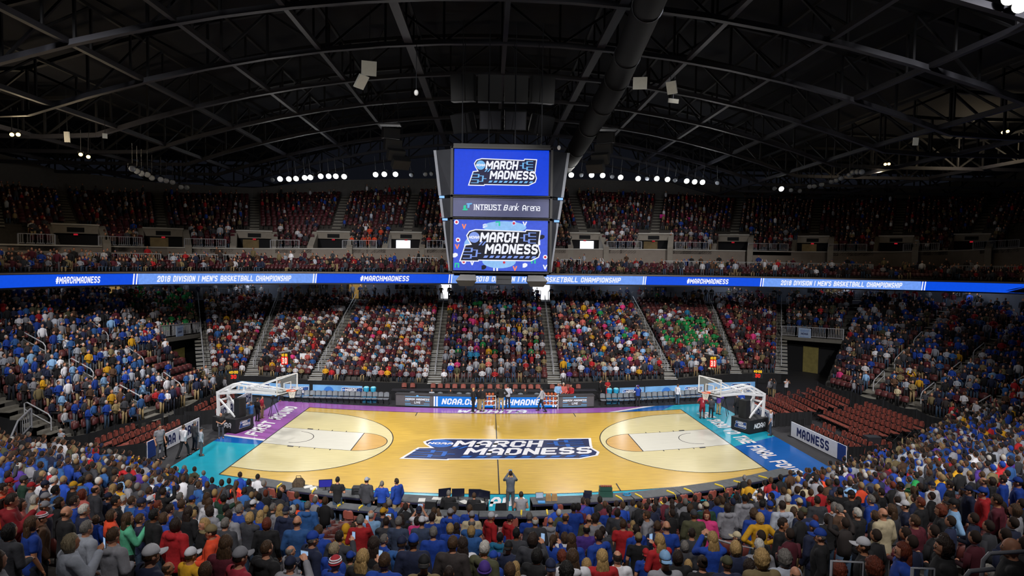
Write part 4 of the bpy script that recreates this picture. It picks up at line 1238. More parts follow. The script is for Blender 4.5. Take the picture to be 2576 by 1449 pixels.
-5.10 10.11 0.00 0.820 180 c t s g 5 k 0|person in lilac shirt sitting behind the lit scorer table
-3.62 10.15 0.00 0.820 180 K l s d 5 k 0|person in black shirt sitting behind the blue scorer table panel
1.37 10.27 0.00 0.820 180 K j s g 5 k 0|person in grey hair and black jacket sitting behind the scorer table
2.32 10.29 0.00 0.822 180 K j F n 5 k 0|person in receding hair and black jacket sitting behind the scorer table
5.03 10.92 0.00 1.140 180 S l s g 5 k 0|person in light blue shirt sitting behind the second ball rack
5.45 10.93 0.00 1.140 180 I l s w 5 k 0|person in pink shirt sitting behind the scorer table end
6.07 10.66 0.00 1.106 120 E l m d 5 k 0|person in red top and dark hair leaning at the scorer table end
-7.14 -12.51 0.00 1.117 0 K t s b 1 j 0|person in black polo shirt and jeans working at the courtside press table
-5.86 -12.68 0.00 1.140 -20 D j a c 0 j 0|person in charcoal coat and pale cap standing at the courtside press table
-5.19 -12.77 0.00 1.067 0 R l s g 1 k 0|person in royal blue sweater bending over the courtside press table
-4.55 -12.77 0.00 1.132 50 R j s d 0 t 0|person in royal blue zip jacket and khaki trousers at the courtside press table
0.40 -11.45 0.00 1.069 0 g l s d 2 g 0|person in grey shirt on the near sideline lifting a phone over the court
0.81 -12.95 0.00 1.140 0 G v s d 5 k 0|person in grey vest and teal sleeves sitting by the near sideline
-2.32 -12.78 0.00 1.138 0 K j s g 5 k 0|person in grey hair and black jacket sitting at the dark monitors
-1.22 -12.86 0.00 1.077 0 K j s n 5 k 0|person in brown hair and black jacket sitting at the tilted dark monitor
-24.56 -3.78 0.00 0.927 160 c v s w 0 k 0|person in white hair and dark vest standing by the lower left exit ramp
-18.93 -3.74 0.00 0.820 170 K l a K 0 k 0|person in black uniform and cap standing guard by the black drape"""
for ln in PEOPLE.split('\n'):
    person(ln)
# ---------------------------------------------------------------- the rest of the crowd and the seats, one mass each
def figure(hi, sit, arm):
    """one light figure: classes 0 skin, 1 top, 2 legs, 3 hair"""
    mb = MB()
    dz = -.46 if sit else 0
    n = (9, 7, 5)[2 - hi]
    hn = ((10, 7), (7, 5), (5, 4))[2 - hi]
    hc = V((0, .015, 1.635 + dz))
    mb.ell(hc, (.082, .098, .122), *hn, 0)
    mb.ell(hc + V((0, -.02, .024)), (.086, .1, .12), *hn, 3)
    pr = [(.86, .17, .12), (1.1, .165, .12), (1.32, .205, .125), (1.43, .17, .10), (1.49, .06, .06)]
    if hi == 0:
        pr = [pr[0], pr[2], pr[4]]
    mb.loft([[V((rx * math.cos(2 * PI * k / n), ry * math.sin(2 * PI * k / n), z + dz)) for k in range(n)] for z, rx, ry in pr], 1)
    for s in (-1, 1):
        e, w_ = POSE[arm][0 if s > 0 else 1]
        sh, el, wr = V((s * .19, 0, 1.40 + dz)), V((s * e[0], e[1], e[2] + dz)), V((s * w_[0], w_[1], w_[2] + dz))
        k = 6 if hi == 2 else 4
        if hi:
            mb.tube([sh, el, wr], [.068, .056, .046], k, 1)
            mb.ell(wr + (wr - el).normalized() * .06, (.038,) * 3, 6, 4, 0)
        if sit:
            mb.tube([(s * .09, 0, .5), (s * .12, .42, .5), (s * .12, .42, .08)], [.09, .07, .06], k, 2)
        else:
            mb.tube([(s * .09, 0, .92), (s * .115, .02, .5), (s * .12, 0, .02)], [.1, .075, .065], k, 2)
    return np.array([tuple(p) for p in mb.v], np.float32), mb.f, np.array(mb.m)
class Mass:
    """many light pieces in one mesh with a colour per face"""
    def __init__(s):
        s.V, s.L, s.N, s.C, s.nv = [], [], [], [], 0
        s.T = {}
    def tmpl(s, key, data):
        if key not in s.T:
            v, f, m = data
            loops = np.array([i for q in f for i in q], np.int32)
            s.T[key] = (v, loops, np.array([len(q) for q in f], np.int32), m)
        return s.T[key]
    def put(s, key, pos, rz, sc, cols):
        v, loops, tot, m = s.T[key]
        c, q = math.cos(rz), math.sin(rz)
        w_ = np.empty_like(v)
        w_[:, 0] = (v[:, 0] * c - v[:, 1] * q) * sc + pos[0]
        w_[:, 1] = (v[:, 0] * q + v[:, 1] * c) * sc + pos[1]
        w_[:, 2] = v[:, 2] * sc + pos[2]
        s.V.append(w_); s.L.append(loops + s.nv); s.N.append(tot)
        s.C.append(np.array(cols, np.float32)[m])
        s.nv += len(v)
    def build(s, name, mat):
        me = bpy.data.meshes.new(name)
        Vv, L, N, C = np.concatenate(s.V), np.concatenate(s.L), np.concatenate(s.N), np.concatenate(s.C)
        me.vertices.add(len(Vv)); me.loops.add(len(L)); me.polygons.add(len(N))
        me.vertices.foreach_set('co', Vv.ravel())
        me.loops.foreach_set('vertex_index', L)
        me.polygons.foreach_set('loop_start', np.concatenate([[0], np.cumsum(N)[:-1]]).astype(np.int32))
        me.polygons.foreach_set('use_smooth', np.ones(len(N), bool))
        at = me.attributes.new('Col', 'FLOAT_COLOR', 'FACE')
        at.data.foreach_set('color', np.concatenate([C, np.ones((len(C), 1), np.float32)], 1).ravel())
        me.materials.append(mat)
        me.update(calc_edges=True)
        me.validate()
        return link(name, me)
crowd = Mass()
for hi in (0, 1, 2):
    for sit in (0, 1):
        for arm in (0, 1, 9, 2):
            crowd.tmpl((hi, sit, arm), figure(hi, sit, arm))
PAL = {
 'fill': 'KKKDNNMX',
 'blue': 'RRRRRzrNNNKKKDDDGWWcETXBRRNKDGcWMYS', 'near': 'RRRRRrzNNNKKKKDDDGGGWccEMTLXBYU', 'kids': 'WWWWGGcccMMMDDKKKKNNNXXBTTIrEWWGcMKNCSWGcDLXBIWWccGMKNWDXTRYPAE', 'mix': 'KKKDDNNNRrRGGWWccSEMMTTIXXBCKNDGcWXLiKDNGWMPYUAEV',
 'green': 'VVVVVVVKDNWGTEMJ', 'red': 'EMMMqKKKDDNXXBRWGcITP', 'dark': 'KKKKDDNNXMMBGRWcLTE', 'darkblue': 'KKDNNRRRXGWcELzB', 'orange': 'OOOOKDNM', 'upper': 'KKKKDDDNNXXMMMBGWcETR',
}
CLIN = {k: lin(v) for k, v in CL_.items()}
crnd = random.Random(99)
def someone(hi, p, rz, pal, sit=None, sc=None, arms=None, top=None, hair=None):
    sit = crnd.random() < .5 if sit is None else sit
    arm = arms if arms is not None else crnd.choice((0, 1, 1, 1, 0, 9 if crnd.random() < .25 else 1))
    j = crnd.uniform(.7, 1.25)
    t = [c * j for c in CLIN[top or crnd.choice(PAL[pal])]]
    h = lin(HC_[hair] if hair else crnd.choice(['120f0e', '2a1c15', '2a1c15', '48321f', '48321f', '8f7550', '6a6560', '1b2340', '2a1c15', '3a2a1c', '1e1712', 'b8b4ae', '153f9e']))
    crowd.put((hi, int(sit), arm), p, rz + crnd.uniform(-.3, .3), (sc or crnd.uniform(.86, 1.02)), [lin(SK_[0 if crnd.random() < .78 else crnd.choice((1, 2, 3))]), t, lin(LEG_[crnd.choice('jjkkgnt')]), h])
# seats: one light seat, tip-up, maroon
seats = Mass()
def seat_t():
    mb = MB()
    mb.loft([[V((x * .22, -.2 + y, z)) for x in (-1, -.5, .5, 1) for y in ()] or [V((-.23 * w_, -.22 - .07 * t, .42 + .45 * t)), V((.23 * w_, -.22 - .07 * t, .42 + .45 * t)), V((.23 * w_, -.17 - .07 * t, .42 + .45 * t)), V((-.23 * w_, -.17 - .07 * t, .42 + .45 * t))] for t, w_ in ((0, .95), (.6, 1), (.9, .85), (1, .5))], 0)
    mb.loft([[V((-.22, -.17, z)), V((.22, -.17, z)), V((.22, -.17 + d, z + .02)), V((-.22, -.17 + d, z + .02))] for z, d in ((.42, .1), (.46, .12), (.8, .06))], 1)
    mb.box((0, -.18, .2), (.06, .08, .42), 2)
    return np.array([tuple(p) for p in mb.v], np.float32), mb.f, np.array(mb.m)
seats.tmpl('s', seat_t())
SEATC = [lin('6a3430'), lin('55282a'), lin('19191c')]
SEATU = [lin('55202a'), lin('481c22'), lin('19191c')]
def pal_far(q, fr):
    i = int(q)
    if i in (0, 1, 2): return 'kids', .95, .9, 'k'
    if i == 3: return 'mix', .93, .2, 'm'
    if i == 4: return ('mix', .92, .35, 'm')
    if i == 5:
        if fr > .62 and fr < .92: return 'dark', .25, .6, 'm'
        return ('green' if .18 < fr < .6 and (q - 5) > .15 else 'mix'), .85, .3, 'm'
    return ('red', .62 if fr < .8 else .85, .5, 'm')
for r, q, p, fa, ed in far.seats(.53):
    if ed < .62:
        continue
    seats.put('s', p, fa, 1, SEATC)
    pal, pr, ps, k = pal_far(q, r / far.n)
    if crnd.random() < pr:
        sit = crnd.random() < ps
        someone(1, (p[0], p[1] + (.1 if not sit else 0), p[2]), fa, pal, sit, crnd.uniform(.74, .95) if k == 'k' else crnd.uniform(.8, 1.0))
for r, q, p, fa, ed in left.seats(.53):
    if ed < .5 or (q > 4 and r < left.n * .5) or q < 1:
        continue
    seats.put('s', p, fa, 1, SEATC)
    hole = (2.9 < q < 3.9 and 1 < r < 7)
    if crnd.random() < (.15 if hole else .9):
        pal = ('green' if crnd.random() < .6 else 'dark') if q > 4 else ('blue' if r < 12 else 'darkblue')
        someone(1, p, fa, pal, crnd.random() < (.8 if q > 4 else .12))
for r, q, p, fa, ed in right.seats(.53):
    if ed < .5 or (q < 1 and r < right.n * .5):
        continue
    seats.put('s', p, fa, 1, SEATC)
    low = r < 5
    if crnd.random() < (.5 if (low and q < 3) else .84):
        pal = 'dark' if q < 1 else ('mix' if (q < 3 and low) else ('blue' if r < 9 else 'darkblue'))
        someone(1, p, fa, pal, crnd.random() < .2)
for r_, q_, t_ in ((1.5, 4.08, 'Y'), (12.5, 3.3, 'P'), (15.5, 5.6, 'A'), (9.5, 3.1, 'K'), (7.5, 5.15, 'V'), (6.5, 5.3, 'V'), (8.5, 5.5, 'V'), (7.5, 5.7, 'V')):
    p_, f_ = far.at(r_, q_)
    someone(1, p_, f_, 'mix', False, 1.02, 0, t_)
# near stand beyond the individually built figures
cam_xy = (-.7, -39.8)
bins = {}
def ang(x, y):
    return int(round(math.degrees(math.atan2(x - cam_xy[0], y - cam_xy[1])) / 2.5))
REST = """-10.95 -20.90 3.01 0.85 -20 D c g 0
14.63 -21.82 3.62 0.76 40 K m w 0
-2.10 -21.13 2.41 0.87 0 W l n 0
12.29 -21.56 3.32 0.95 20 R s d 0
6.24 -21.30 2.71 0.99 0 R F n 0
-6.92 -20.78 2.71 0.99 0 D c b 0
6.74 -21.25 2.71 0.97 10 K a W 0
-12.41 -20.50 3.01 1.00 -60 K s w 0
-8.90 -20.64 2.71 0.99 0 E l o 0
-3.13 -20.87 2.41 0.97 0 K c d 2
-3.64 -20.75 2.41 1.01 -20 R s g 0
8.75 -21.17 3.01 0.99 10 R B n 0
-13.61 -20.25 3.01 0.97 -40 R a N 0
11.00 -21.16 3.01 0.98 30 R a R 0
-5.62 -20.55 2.41 1.01 0 K a R 1
8.05 -20.96 2.71 1.00 70 Y s b 0
-10.83 -20.25 2.71 0.96 -50 I a C 0
3.50 -20.78 2.41 0.97 40 R q N 0
13.38 -20.99 3.32 0.99 40 R a E 0
-11.48 -20.10 2.71 0.99 -10 D c g 0
-7.03 -20.26 2.41 0.89 0 D s d 0
-7.76 -20.13 2.41 0.98 -20 R s b 0
11.46 -20.80 3.01 0.95 20 K m o 0
9.18 -20.67 2.71 0.97 0 K s d 0
5.53 -20.51 2.41 0.97 0 G k R 0
12.01 -20.72 3.01 0.98 30 K l e 0
-11.91 -19.82 2.71 0.98 -30 G a E 0
-1.70 -20.23 2.11 0.93 0 R m n 0
12.48 -20.69 3.01 0.77 20 C F o 0
-8.64 -19.87 2.41 0.98 -20 G a R 0
6.76 -20.40 2.41 0.97 0 T c n 0
-3.65 -20.01 2.11 0.77 0 T F n 0
9.91 -20.35 2.71 1.00 0 E m d 0
-6.18 -19.61 2.11 0.98 -20 G a R 0
-13.44 -19.30 2.71 0.98 -40 R a R 0
13.78 -20.30 3.01 0.81 30 D c n 0
-10.66 -19.32 2.41 0.97 -30 W a W 0
-10.02 -19.20 2.41 1.00 -20 r s n 0
11.49 -19.93 2.71 0.98 30 O a W 0
13.30 -19.92 3.01 1.00 40 V s b 0
-8.38 -19.08 2.11 0.95 0 D x D 0
-7.92 -19.08 2.11 0.99 -10 K s e 1
9.04 -19.68 2.41 1.00 30 G a D 0
10.79 -19.72 2.71 1.00 0 N c b 0
9.95 -19.70 2.41 0.97 0 E s n 0
-9.50 -18.94 2.11 0.85 0 W s n 0
6.35 -19.52 2.11 0.82 0 r s w 0
-7.47 -18.76 2.11 1.01 150 N n n 0
-13.12 -18.46 2.41 0.96 -50 R a N 0
-7.05 -18.59 1.81 0.78 0 O s n 0
10.03 -19.17 2.41 1.01 0 C s n 0
-7.12 -18.41 1.81 0.98 -20 r a R 0
10.91 -18.98 2.41 1.01 0 B l n 0
11.69 -18.95 2.41 0.99 20 S a G 0
-8.54 -18.22 1.81 0.95 0 T l n 0
9.63 -18.86 2.11 0.96 0 T F o 0
-9.01 -18.01 1.81 0.98 -10 r q K 0
-12.49 -17.76 2.11 1.00 -30 D s o 0
-11.99 -17.78 2.11 0.99 -30 R s n 0
-10.53 -17.43 1.81 0.98 0 K m n 0
-10.07 -17.34 1.81 1.00 -10 D a M 0
9.02 -17.99 1.81 0.96 0 W a E 2
-12.04 -17.18 1.81 0.96 -30 S a G 0
-11.20 -17.16 1.81 1.01 -30 D s n 9
-2.41 -17.41 1.20 0.77 0 G m n 0
11.16 -17.75 2.11 1.00 -20 G a U 2
9.67 -17.65 1.81 0.99 0 R k R 0
-12.77 -16.83 1.81 0.92 -20 W a W 0
4.90 -17.51 1.51 0.99 0 Y s n 5
-9.78 -16.88 1.51 0.97 -20 E a S 0
-13.59 -16.47 1.81 0.90 -20 K l b 0
-6.93 -16.74 1.20 0.90 -20 R a W 0
-8.85 -16.62 1.51 1.01 -20 D s g 6
-9.44 -16.48 1.51 1.01 -10 K s b 0
-14.14 -16.29 1.81 0.87 -30 S m n 0
-11.43 -16.23 1.51 0.99 -20 W a W 0
10.91 -16.93 1.81 1.00 0 G m o 0
-12.01 -16.07 1.51 1.00 -20 W s n 0
-12.48 -15.92 1.51 0.98 -20 R s d 0
-10.18 -15.75 1.20 1.00 -20 O s n 0
9.28 -16.44 1.51 1.00 0 Y B n 0
5.74 -16.34 1.20 1.01 0 K s b 5
-11.25 -15.38 1.20 1.00 0 N m b 0
10.25 -16.14 1.51 0.99 10 E F n 0
10.71 -15.97 1.51 1.02 0 K s b 0
12.45 -15.80 1.51 0.99 0 O c e 0
-10.93 -14.58 0.90 0.99 0 K l d 0
10.65 -14.73 0.90 0.99 0 W s b 0
-10.25 -13.34 0.60 1.01 0 W s b 0
-11.08 -13.08 0.60 1.01 -20 R a W 0
10.40 -13.32 0.60 1.00 0 K s g 0"""
pts = list(FPTS)
for ln in REST.split('\n'):
    a = ln.split()
    x, y, z, s, f = map(float, a[:5])
    pts.append((x, y))
    someone(2, (x, y, z), math.radians(f), 'near', a[8] == '5', s, 1 if a[8] in '0136' else 2, a[5], {'a': None}.get(a[6], a[7] if a[7] in HC_ else None))
for x, y in pts:
    if y < -12.5:
        k = ang(x, y)
        d = math.hypot(x - cam_xy[0], y - cam_xy[1])
        for j in (k - 1, k, k + 1):
            bins[j] = max(bins.get(j, 0), d - .3 if j != k else d)
grid = {}
for x, y in pts:
    grid.setdefault((int(x // 1), int(y // 1)), []).append((x, y))
for r, q, p, fa, ed in near.seats(.52):
    d = math.hypot(p[0] - cam_xy[0], p[1] - cam_xy[1])
    if abs(p[0]) < 13 and r < 5:
        continue
    if p[0] < -21.5 and p[1] > -8.2:
        continue
    seats.put('s', p, fa, 1, SEATC) if d > 16 else None
    if d < 4 or crnd.random() > .93:
        continue
    near_to = any(math.hypot(p[0] - a, p[1] - b) < .5 for i in (-1, 0, 1) for j in (-1, 0, 1) for a, b in grid.get((int(p[0] // 1) + i, int(p[1] // 1) + j), ()))
    if near_to:
        continue
    if 9 < d <= bins.get(ang(p[0], p[1]), 0) and p[0] > 3 and not any(math.hypot(p[0] - a, p[1] - b) < .8 for i in (-1, 0, 1) for j in (-1, 0, 1) for a, b in grid.get((int(p[0] // 1) + i, int(p[1] // 1) + j), ())):
        someone(2, (p[0], p[1], p[2]), fa + (-.5 if p[0] < 0 else .5), 'fill', False, .9, None, None, 'd')
        continue
    if d > bins.get(ang(p[0], p[1]), 0) + .1:
        someone(2, (p[0], p[1], p[2]), fa + (-.5 if p[0] < 0 else .4), 'near', False)
# upper stand and club level
for r, q, p, fa, ed in upper.seats(.58):
    if ed < (2.1 if r < 6 else .6):
        continue
    seats.put('s', p, fa, 1, SEATU)
    i = int(q)
    pr = .55
    if i == 4: pr = .45 if r > 9 else .12
    if i in (8, 9, 10, 7, 6): pr = .8
    if crnd.random() < pr * (.75 if r > 13 else 1):
        someone(0 if r > 5 else 1, p, fa, 'orange' if (i == 5 and r < 4) else 'upper', crnd.random() < .85)
for k in range(3, 137):
    for r in (0, 1, 2):
        for h in (.25, .75):
            c = CB[k] * (1 - h) + CB[k + 1] * h if k < 138 else CB[k]
            u = U0s[k] * (1 - h) + U0s[k + 1] * h
            f = (r + .55) / 4
            x, y = c[0] * (1 - f) + u[0] * f, c[1] * (1 - f) + u[1] * f
            L = np.linalg.norm(CB[k + 1] - CB[k]) / 2
            fa = math.atan2((u - c)[0], -(u - c)[1]) + PI
            fa = math.atan2(-(c - u)[0], (c - u)[1])
            seats.put('s', (x, y, c[2] + .28 * r), fa, .9, SEATU)
            if crnd.random() < .55:
                someone(1, (x, y, c[2] + .28 * r), fa, 'upper', crnd.random() < .8)
# standing room behind the lower stand
CO = [np.array(p) for p in resample(LTs, 220)]
for k in range(4, 216):
    if crnd.random() < .62:
        d = np.array((CO[k][0] - 4, CO[k][1] + 14, 0)); d /= np.linalg.norm(d)
        p = CO[k] + d * crnd.uniform(.9, 2.2)
        someone(1, p, math.atan2(d[0], -d[1]) + PI if False else math.atan2(d[0], -d[1]) , 'dark', False)
cobj = crowd.build('crowd', M('crowd_cloth', rough=.85, var=.1, scale=8, attr='Col'))
tag(cobj, 'crowd of spectators filling the stands around the court', 'crowd', kind='stuff')
sobj = seats.build('stadium_seating', M('seat_plastic', rough=.5, var=.08, scale=8, attr='Col'))
tag(sobj, 'rows of maroon tip-up seats across the stands', 'seating', kind='stuff')
# ---------------------------------------------------------------- centre scoreboard
m_blk = M('black_housing', '0e0f12', .6, .12, 3)
m_gun = M('gunmetal_panel', '2b2d33', .5, .12, 2)
m_edge = M('grey_edge_panel', '6a6e78', .6, .08, 2)
EM = lambda n, c, e=1.0, v=.03: M(n, c, .6, v, 5, emit=e, spec=.05)
m_sblue = EM('screen_royal', '0a3fd8', 1.0, .06)
m_sviolet = EM('screen_violet', '3f5bd8', 1.0, .1)
m_swhite = EM('screen_white', 'f2f4ff', 1.0)
m_snavy = EM('screen_navy', '1a1c44', .8)
m_sblack = EM('screen_black', '15192b', .7)
m_ssky = EM('screen_sky', '6fb4ec', 1.0)
SMAT = {'white': m_swhite, 'navy': m_snavy, 'blue': m_ssky, 'ball_text': m_swhite, 'red': EM('screen_red', 'd23048'), 'orange': EM('screen_orange', 'ff8a5a'), 'green': EM('screen_green', '28c8a0'), 'gold': EM('screen_gold', 'ffd98a'), 'glow': EM('screen_glow', '8fc0f4', 1.0, .1), 'violet': m_sviolet, 'dark': m_sblack}
sb = thing('scoreboard', (0, 0, 14.3), 'large hanging four sided scoreboard with two lit blue screens over centre court', 'scoreboard')
for s, nm in ((1, ''), (-1, '')):
    pass
core = MB()
core.box((0, .6, 0), (5.9, 4.6, 7.5))
core.box((0, .7, 3.86), (5.8, 4.4, .3))
core.box((0, .6, -3.7), (5.6, 4.2, .35))
core.build('housing', m_blk, sb)
for s in (-1, 1):
    side = MB()
    for z0, z1, x0, x1 in ((.95, 3.65, 3.7, 4.02), (-.4, .75, 3.5, 3.66), (-3.6, -.6, 3.05, 3.44)):
        # chamfered corner wing, narrowing downwards
        side.loft([[V((s * 2.98, -1.62, z)), V((s * x, -.95, z)), V((s * x, 2.6, z)), V((s * 2.98, 2.9, z))] for z, x in ((z0, x0), (z1, x1))])
    side.build('corner_wing', m_gun, sb)
    rim = MB()
    for z0, z1, x0, x1 in ((.95, 3.65, 3.72, 4.05), (-.4, .75, 3.52, 3.68), (-3.6, -.6, 3.07, 3.46)):
        rim.beam((s * x0, -.96, z0), (s * x1, -.96, z1), .16, .12)
    rim.build('edge_trim', m_edge, sb)
    lamp = MB()
    for z, x in ((.85, 3.7), (-.5, 3.5)):
        lamp.box((s * (x - .1), -1.05, z), (.3, .2, .12))
    lamp.build('corner_lamp', EM('cool_lamp', '7fb0e8', 1.4), sb)
def sbp(p, r, z):
    return (p, -1.98 - z, r)
def screen(name, mat, x0, x1, z0, z1, d=.1):
    mb = MB()
    mb.box(((x0 + x1) / 2, -1.98 + d / 2, (z0 + z1) / 2), (x1 - x0, d, z1 - z0))
    return mb.build(name, mat, sb)
for z0, z1 in ((.86, 3.68), (-.5, .82), (-3.66, -.46)):
    mb = MB()
    for x in (-2.95, 2.95):
        mb.box((x, -1.85, (z0 + z1) / 2), (.14, .4, z1 - z0 + .1))
    mb.box((0, -1.85, z1), (6.0, .4, .09)); mb.box((0, -1.85, z0), (6.0, .4, .09))
    mb.build('screen_frame', m_blk, sb)
up = screen('upper_screen', m_sblue, -2.82, 2.78, .95, 3.6)
mid = screen('name_panel', M('name_panel_cloth', '2a2f52', .6, .12, 2, emit=.35), -2.86, 2.82, -.36, .74)
lo = screen('lower_screen', m_sviolet, -2.82, 2.78, -3.55, -.55)
def at_sb(layers, cx, cz):
    return [(k, [[(a + cx, b + cz) for a, b in p] for p in P_]) for k, P_ in layers]
put(at_sb(logo(4.0, .41), 0, 2.28), sbp, SMAT, 'emblem', up, .0, .006)
# lower screen: soft glow, emblem, ring of little team marks
gl = [('glow', [disc(0, -1.2 - 1.65 * 0 - .85, 2.2, 32, .95)]), ('glow', [disc(.2, -.95, 1.3, 24, .35), disc(-.1, -3.0, 1.0, 24, .4)])]
put(gl, sbp, SMAT, 'glow_pattern', lo, 0, .003)
dk = dict(SMAT); dk['navy'] = m_sblack; dk['blue'] = EM('screen_periwinkle', '7f9ae8')
put(at_sb(logo(4.75, .41), -.1, -2.05), sbp, dk, 'emblem', lo, .012, .006)
mk = []
def blob(cx, cz, k):
    """generic small team mark"""
    c = ['white', 'orange', 'white', 'green', 'white', 'white', 'dark', 'white'][k % 8]
    r = .14
    if k % 4 == 0: return [(c, [disc(cx, cz, r, 10)]), ('violet' if c != 'white' else 'red', [disc(cx, cz, r * .55, 8)])]
    if k % 4 == 1: return [(c, [[(cx - r, cz + r), (cx - r * .4, cz + r), (cx, cz - r * .2), (cx + r * .4, cz + r), (cx + r, cz + r), (cx + r * .2, cz - r), (cx - r * .2, cz - r)]])]
    if k % 4 == 2: return [(c, [[(cx - r, cz - r), (cx - r, cz + r * .6), (cx, cz + r), (cx + r, cz + r * .6), (cx + r, cz - r * .3), (cx, cz - r)]])]
    return [(c, [rect(cx - r, cz - r, cx - r * .4, cz + r), rect(cx - r, cz + r * .4, cx + r, cz + r), rect(cx + r * .3, cz - r, cx + r, cz + r * .3)])]
for k, (x, z) in enumerate([(-2.65, -.7), (-2.2, -.95), (-.95, -.9), (-.2, -.75), (.75, -.72), (1.4, -.75), (2.45, -1.5), (2.2, -1.85), (-2.55, -1.75), (-2.6, -2.15), (-2.7, -2.65), (-2.6, -3.25), (-2.2, -3.05), (-1.7, -3.1), (-1.0, -3.35), (-.3, -3.42), (.2, -3.05), (.85, -3.4), (1.45, -3.2), (1.95, -2.95), (2.65, -2.7), (2.65, -3.3)]):
    put(blob(x, z, k), sbp, SMAT, 'team_mark', lo, .004, .002)
# arena name in serif style: block letters with serifs
SER = []
q, W_ = text2d('INTRUST', .34, .66, .16, .12)
SER += [[(a * 1.62 / W_ - .83, b + .2) for a, b in p] for p in q]
W_ = 1.62
def foot(x, z, w_=.1, t=.03):
    return rect(x - w_ / 2, z, x + w_ / 2, z + t)
for k in range(12):
    SER.append(foot(-.83 - W_ / 2 + .02 + W_ * k / 11.3, .03, .07)); SER.append(foot(-.83 - W_ / 2 + .02 + W_ * k / 11.3, .34, .07))
def lower(s, x, z, h, sl):
    """small-letter strokes; returns quads and the end position"""
    out = []
    G = {'a': [[(.1, 1), (.8, 1), (1, .85), (1, 0), (.2, 0), (0, .2), (0, .45), (.2, .6), (1, .6)]], 'n': [[(0, 0), (0, 1), (.8, 1), (1, .8), (1, 0)]], 'k': [[(0, 0), (0, 1.7)], [(1, 1), (.1, .5), (1, 0)]], 'r': [[(0, 0), (0, 1), (.8, 1)]], 'e': [[(0, .5), (1, .5), (1, .8), (.8, 1), (.2, 1), (0, .8), (0, .2), (.2, 0), (1, 0)]]}
    for ch in s:
        w_ = .6 * h
        for pl in G[ch]:
            for (a, b), (c, d) in zip(pl, pl[1:]):
                L = math.hypot((c - a) * w_, (d - b) * h) or 1e-6
                t = .085 * h
                ux, uz = (c - a) * w_ / L, (d - b) * h / L
                P0, P1 = (x + a * w_ - ux * t, z + b * h - uz * t), (x + c * w_ + ux * t, z + d * h + uz * t)
                qd = [(P0[0] - uz * t, P0[1] + ux * t), (P0[0] + uz * t, P0[1] - ux * t), (P1[0] + uz * t, P1[1] - ux * t), (P1[0] - uz * t, P1[1] + ux * t)]
                out.append([(p + sl * (r - z), r) for p, r in qd])
        x += w_ + .22 * h
    return out, x
q, _ = text2d('B', .34, .66, .16, .1, .25); SER += [[(a + .26, b + .2) for a, b in p] for p in q]
q, e = lower('ank', .44, .05, .24, .22); SER += q
q, _ = text2d('A', .34, .7, .16, .1); SER += [[(a + 1.36, b + .2) for a, b in p] for p in q]
q, e = lower('rena', 1.54, .05, .24, 0); SER += q
put([('white', SER), ('green', [[(-2.3, .0), (-2.02, .0), (-1.98, .1), (-2.1, .1), (-2.1, .32), (-2.25, .28), (-2.25, .08), (-2.3, .06)]]), ('blue', [[(-2.02, .14), (-1.9, .14), (-1.88, .34), (-1.76, .36), (-1.74, .44), (-2.06, .42), (-2.08, .34), (-2.02, .34)]])], sbp, SMAT, 'arena_name', mid, 0, .008)
for k, x in enumerate((-1.95, .2, 2.1)):
    mb = MB()
    if k == 1:
        mb.box((x, -1.5, -4.1), (.92, .8, .5))
        mb.box((x, -1.92, -4.02), (.8, .05, .06))
    else:
        s = -1 if k == 0 else 1
        mb.loft([[V((x - .45, -1.9, -3.8)), V((x + .45, -1.9, -3.8)), V((x + .45, -1.0, -3.8)), V((x - .45, -1.0, -3.8))], [V((x - .62 + s * .1, -2.0, -4.15)), V((x + .62 + s * .1, -2.0, -4.15)), V((x + .5, -1.0, -4.2)), V((x - .5, -1.0, -4.2))], [V((x - .4 + s * .1, -1.7, -4.5)), V((x + .4 + s * .1, -1.7, -4.5)), V((x + .3, -1.1, -4.4)), V((x - .3, -1.1, -4.4))]])
    mb.build('hanging_speaker', m_gun, sb)
cb = MB()
for x in (-2.4, -.8, .8, 2.4):
    for y in (-1, 2.2):
        cb.tube([(x, y, 4), (x, y, 11.4)], .03, 6)
cb.build('hoist_cable', m_gun, sb)

# ---------------------------------------------------------------- loudspeaker clusters, duct, panels, roof lamps
def speaker(x, y, z, w_, h, d, yaw, tilt, label, group):
    t = thing('loudspeaker', (x, y, z), label, 'loudspeaker', group)
    t.rotation_euler = (math.radians(tilt), 0, math.radians(yaw))
    mb = MB()
    mb.loft([[V((-w_ / 2 * k, yy, -h / 2 * k)), V((w_ / 2 * k, yy, -h / 2 * k)), V((w_ / 2 * k, yy, h / 2 * k)), V((-w_ / 2 * k, yy, h / 2 * k))] for yy, k in ((-d / 2, 1), (d * .1, 1), (d / 2, .7))])
    mb.build('cabinet', m_blk, t)
    g = MB()
    g.box((0, -d / 2 - .015, 0), (w_ * .92, .02, h * .92))
    g.build('grille', M('speaker_grille', '3c3d44', .8, .1, 20) if z < 21 and abs(x) < 2 else m_blk, t)
for k, (x, yaw, z, dz) in enumerate(((-2.3, -32, 19.95, 12), (-.72, 0, 20.1, 0), (.82, 0, 20.1, 0), (2.4, 32, 19.95, -12))):
    speaker(x, -.3 + abs(x) * .3, z, 1.35, 1.15, 1.0, yaw, 22, 'grey fronted loudspeaker in the lower row above the scoreboard, %s from the purple end' % ORD[k], 'loudspeakers above the scoreboard')
for k, (x, yaw) in enumerate(((-2.35, -14), (-.78, 0), (.84, 0), (2.4, 14))):
    speaker(x, 0, 21.9, 1.45, 1.6, 1.0, yaw, 6, 'tall black loudspeaker in the upper row above the scoreboard, %s from the purple end' % ORD[k], 'loudspeakers above the scoreboard')
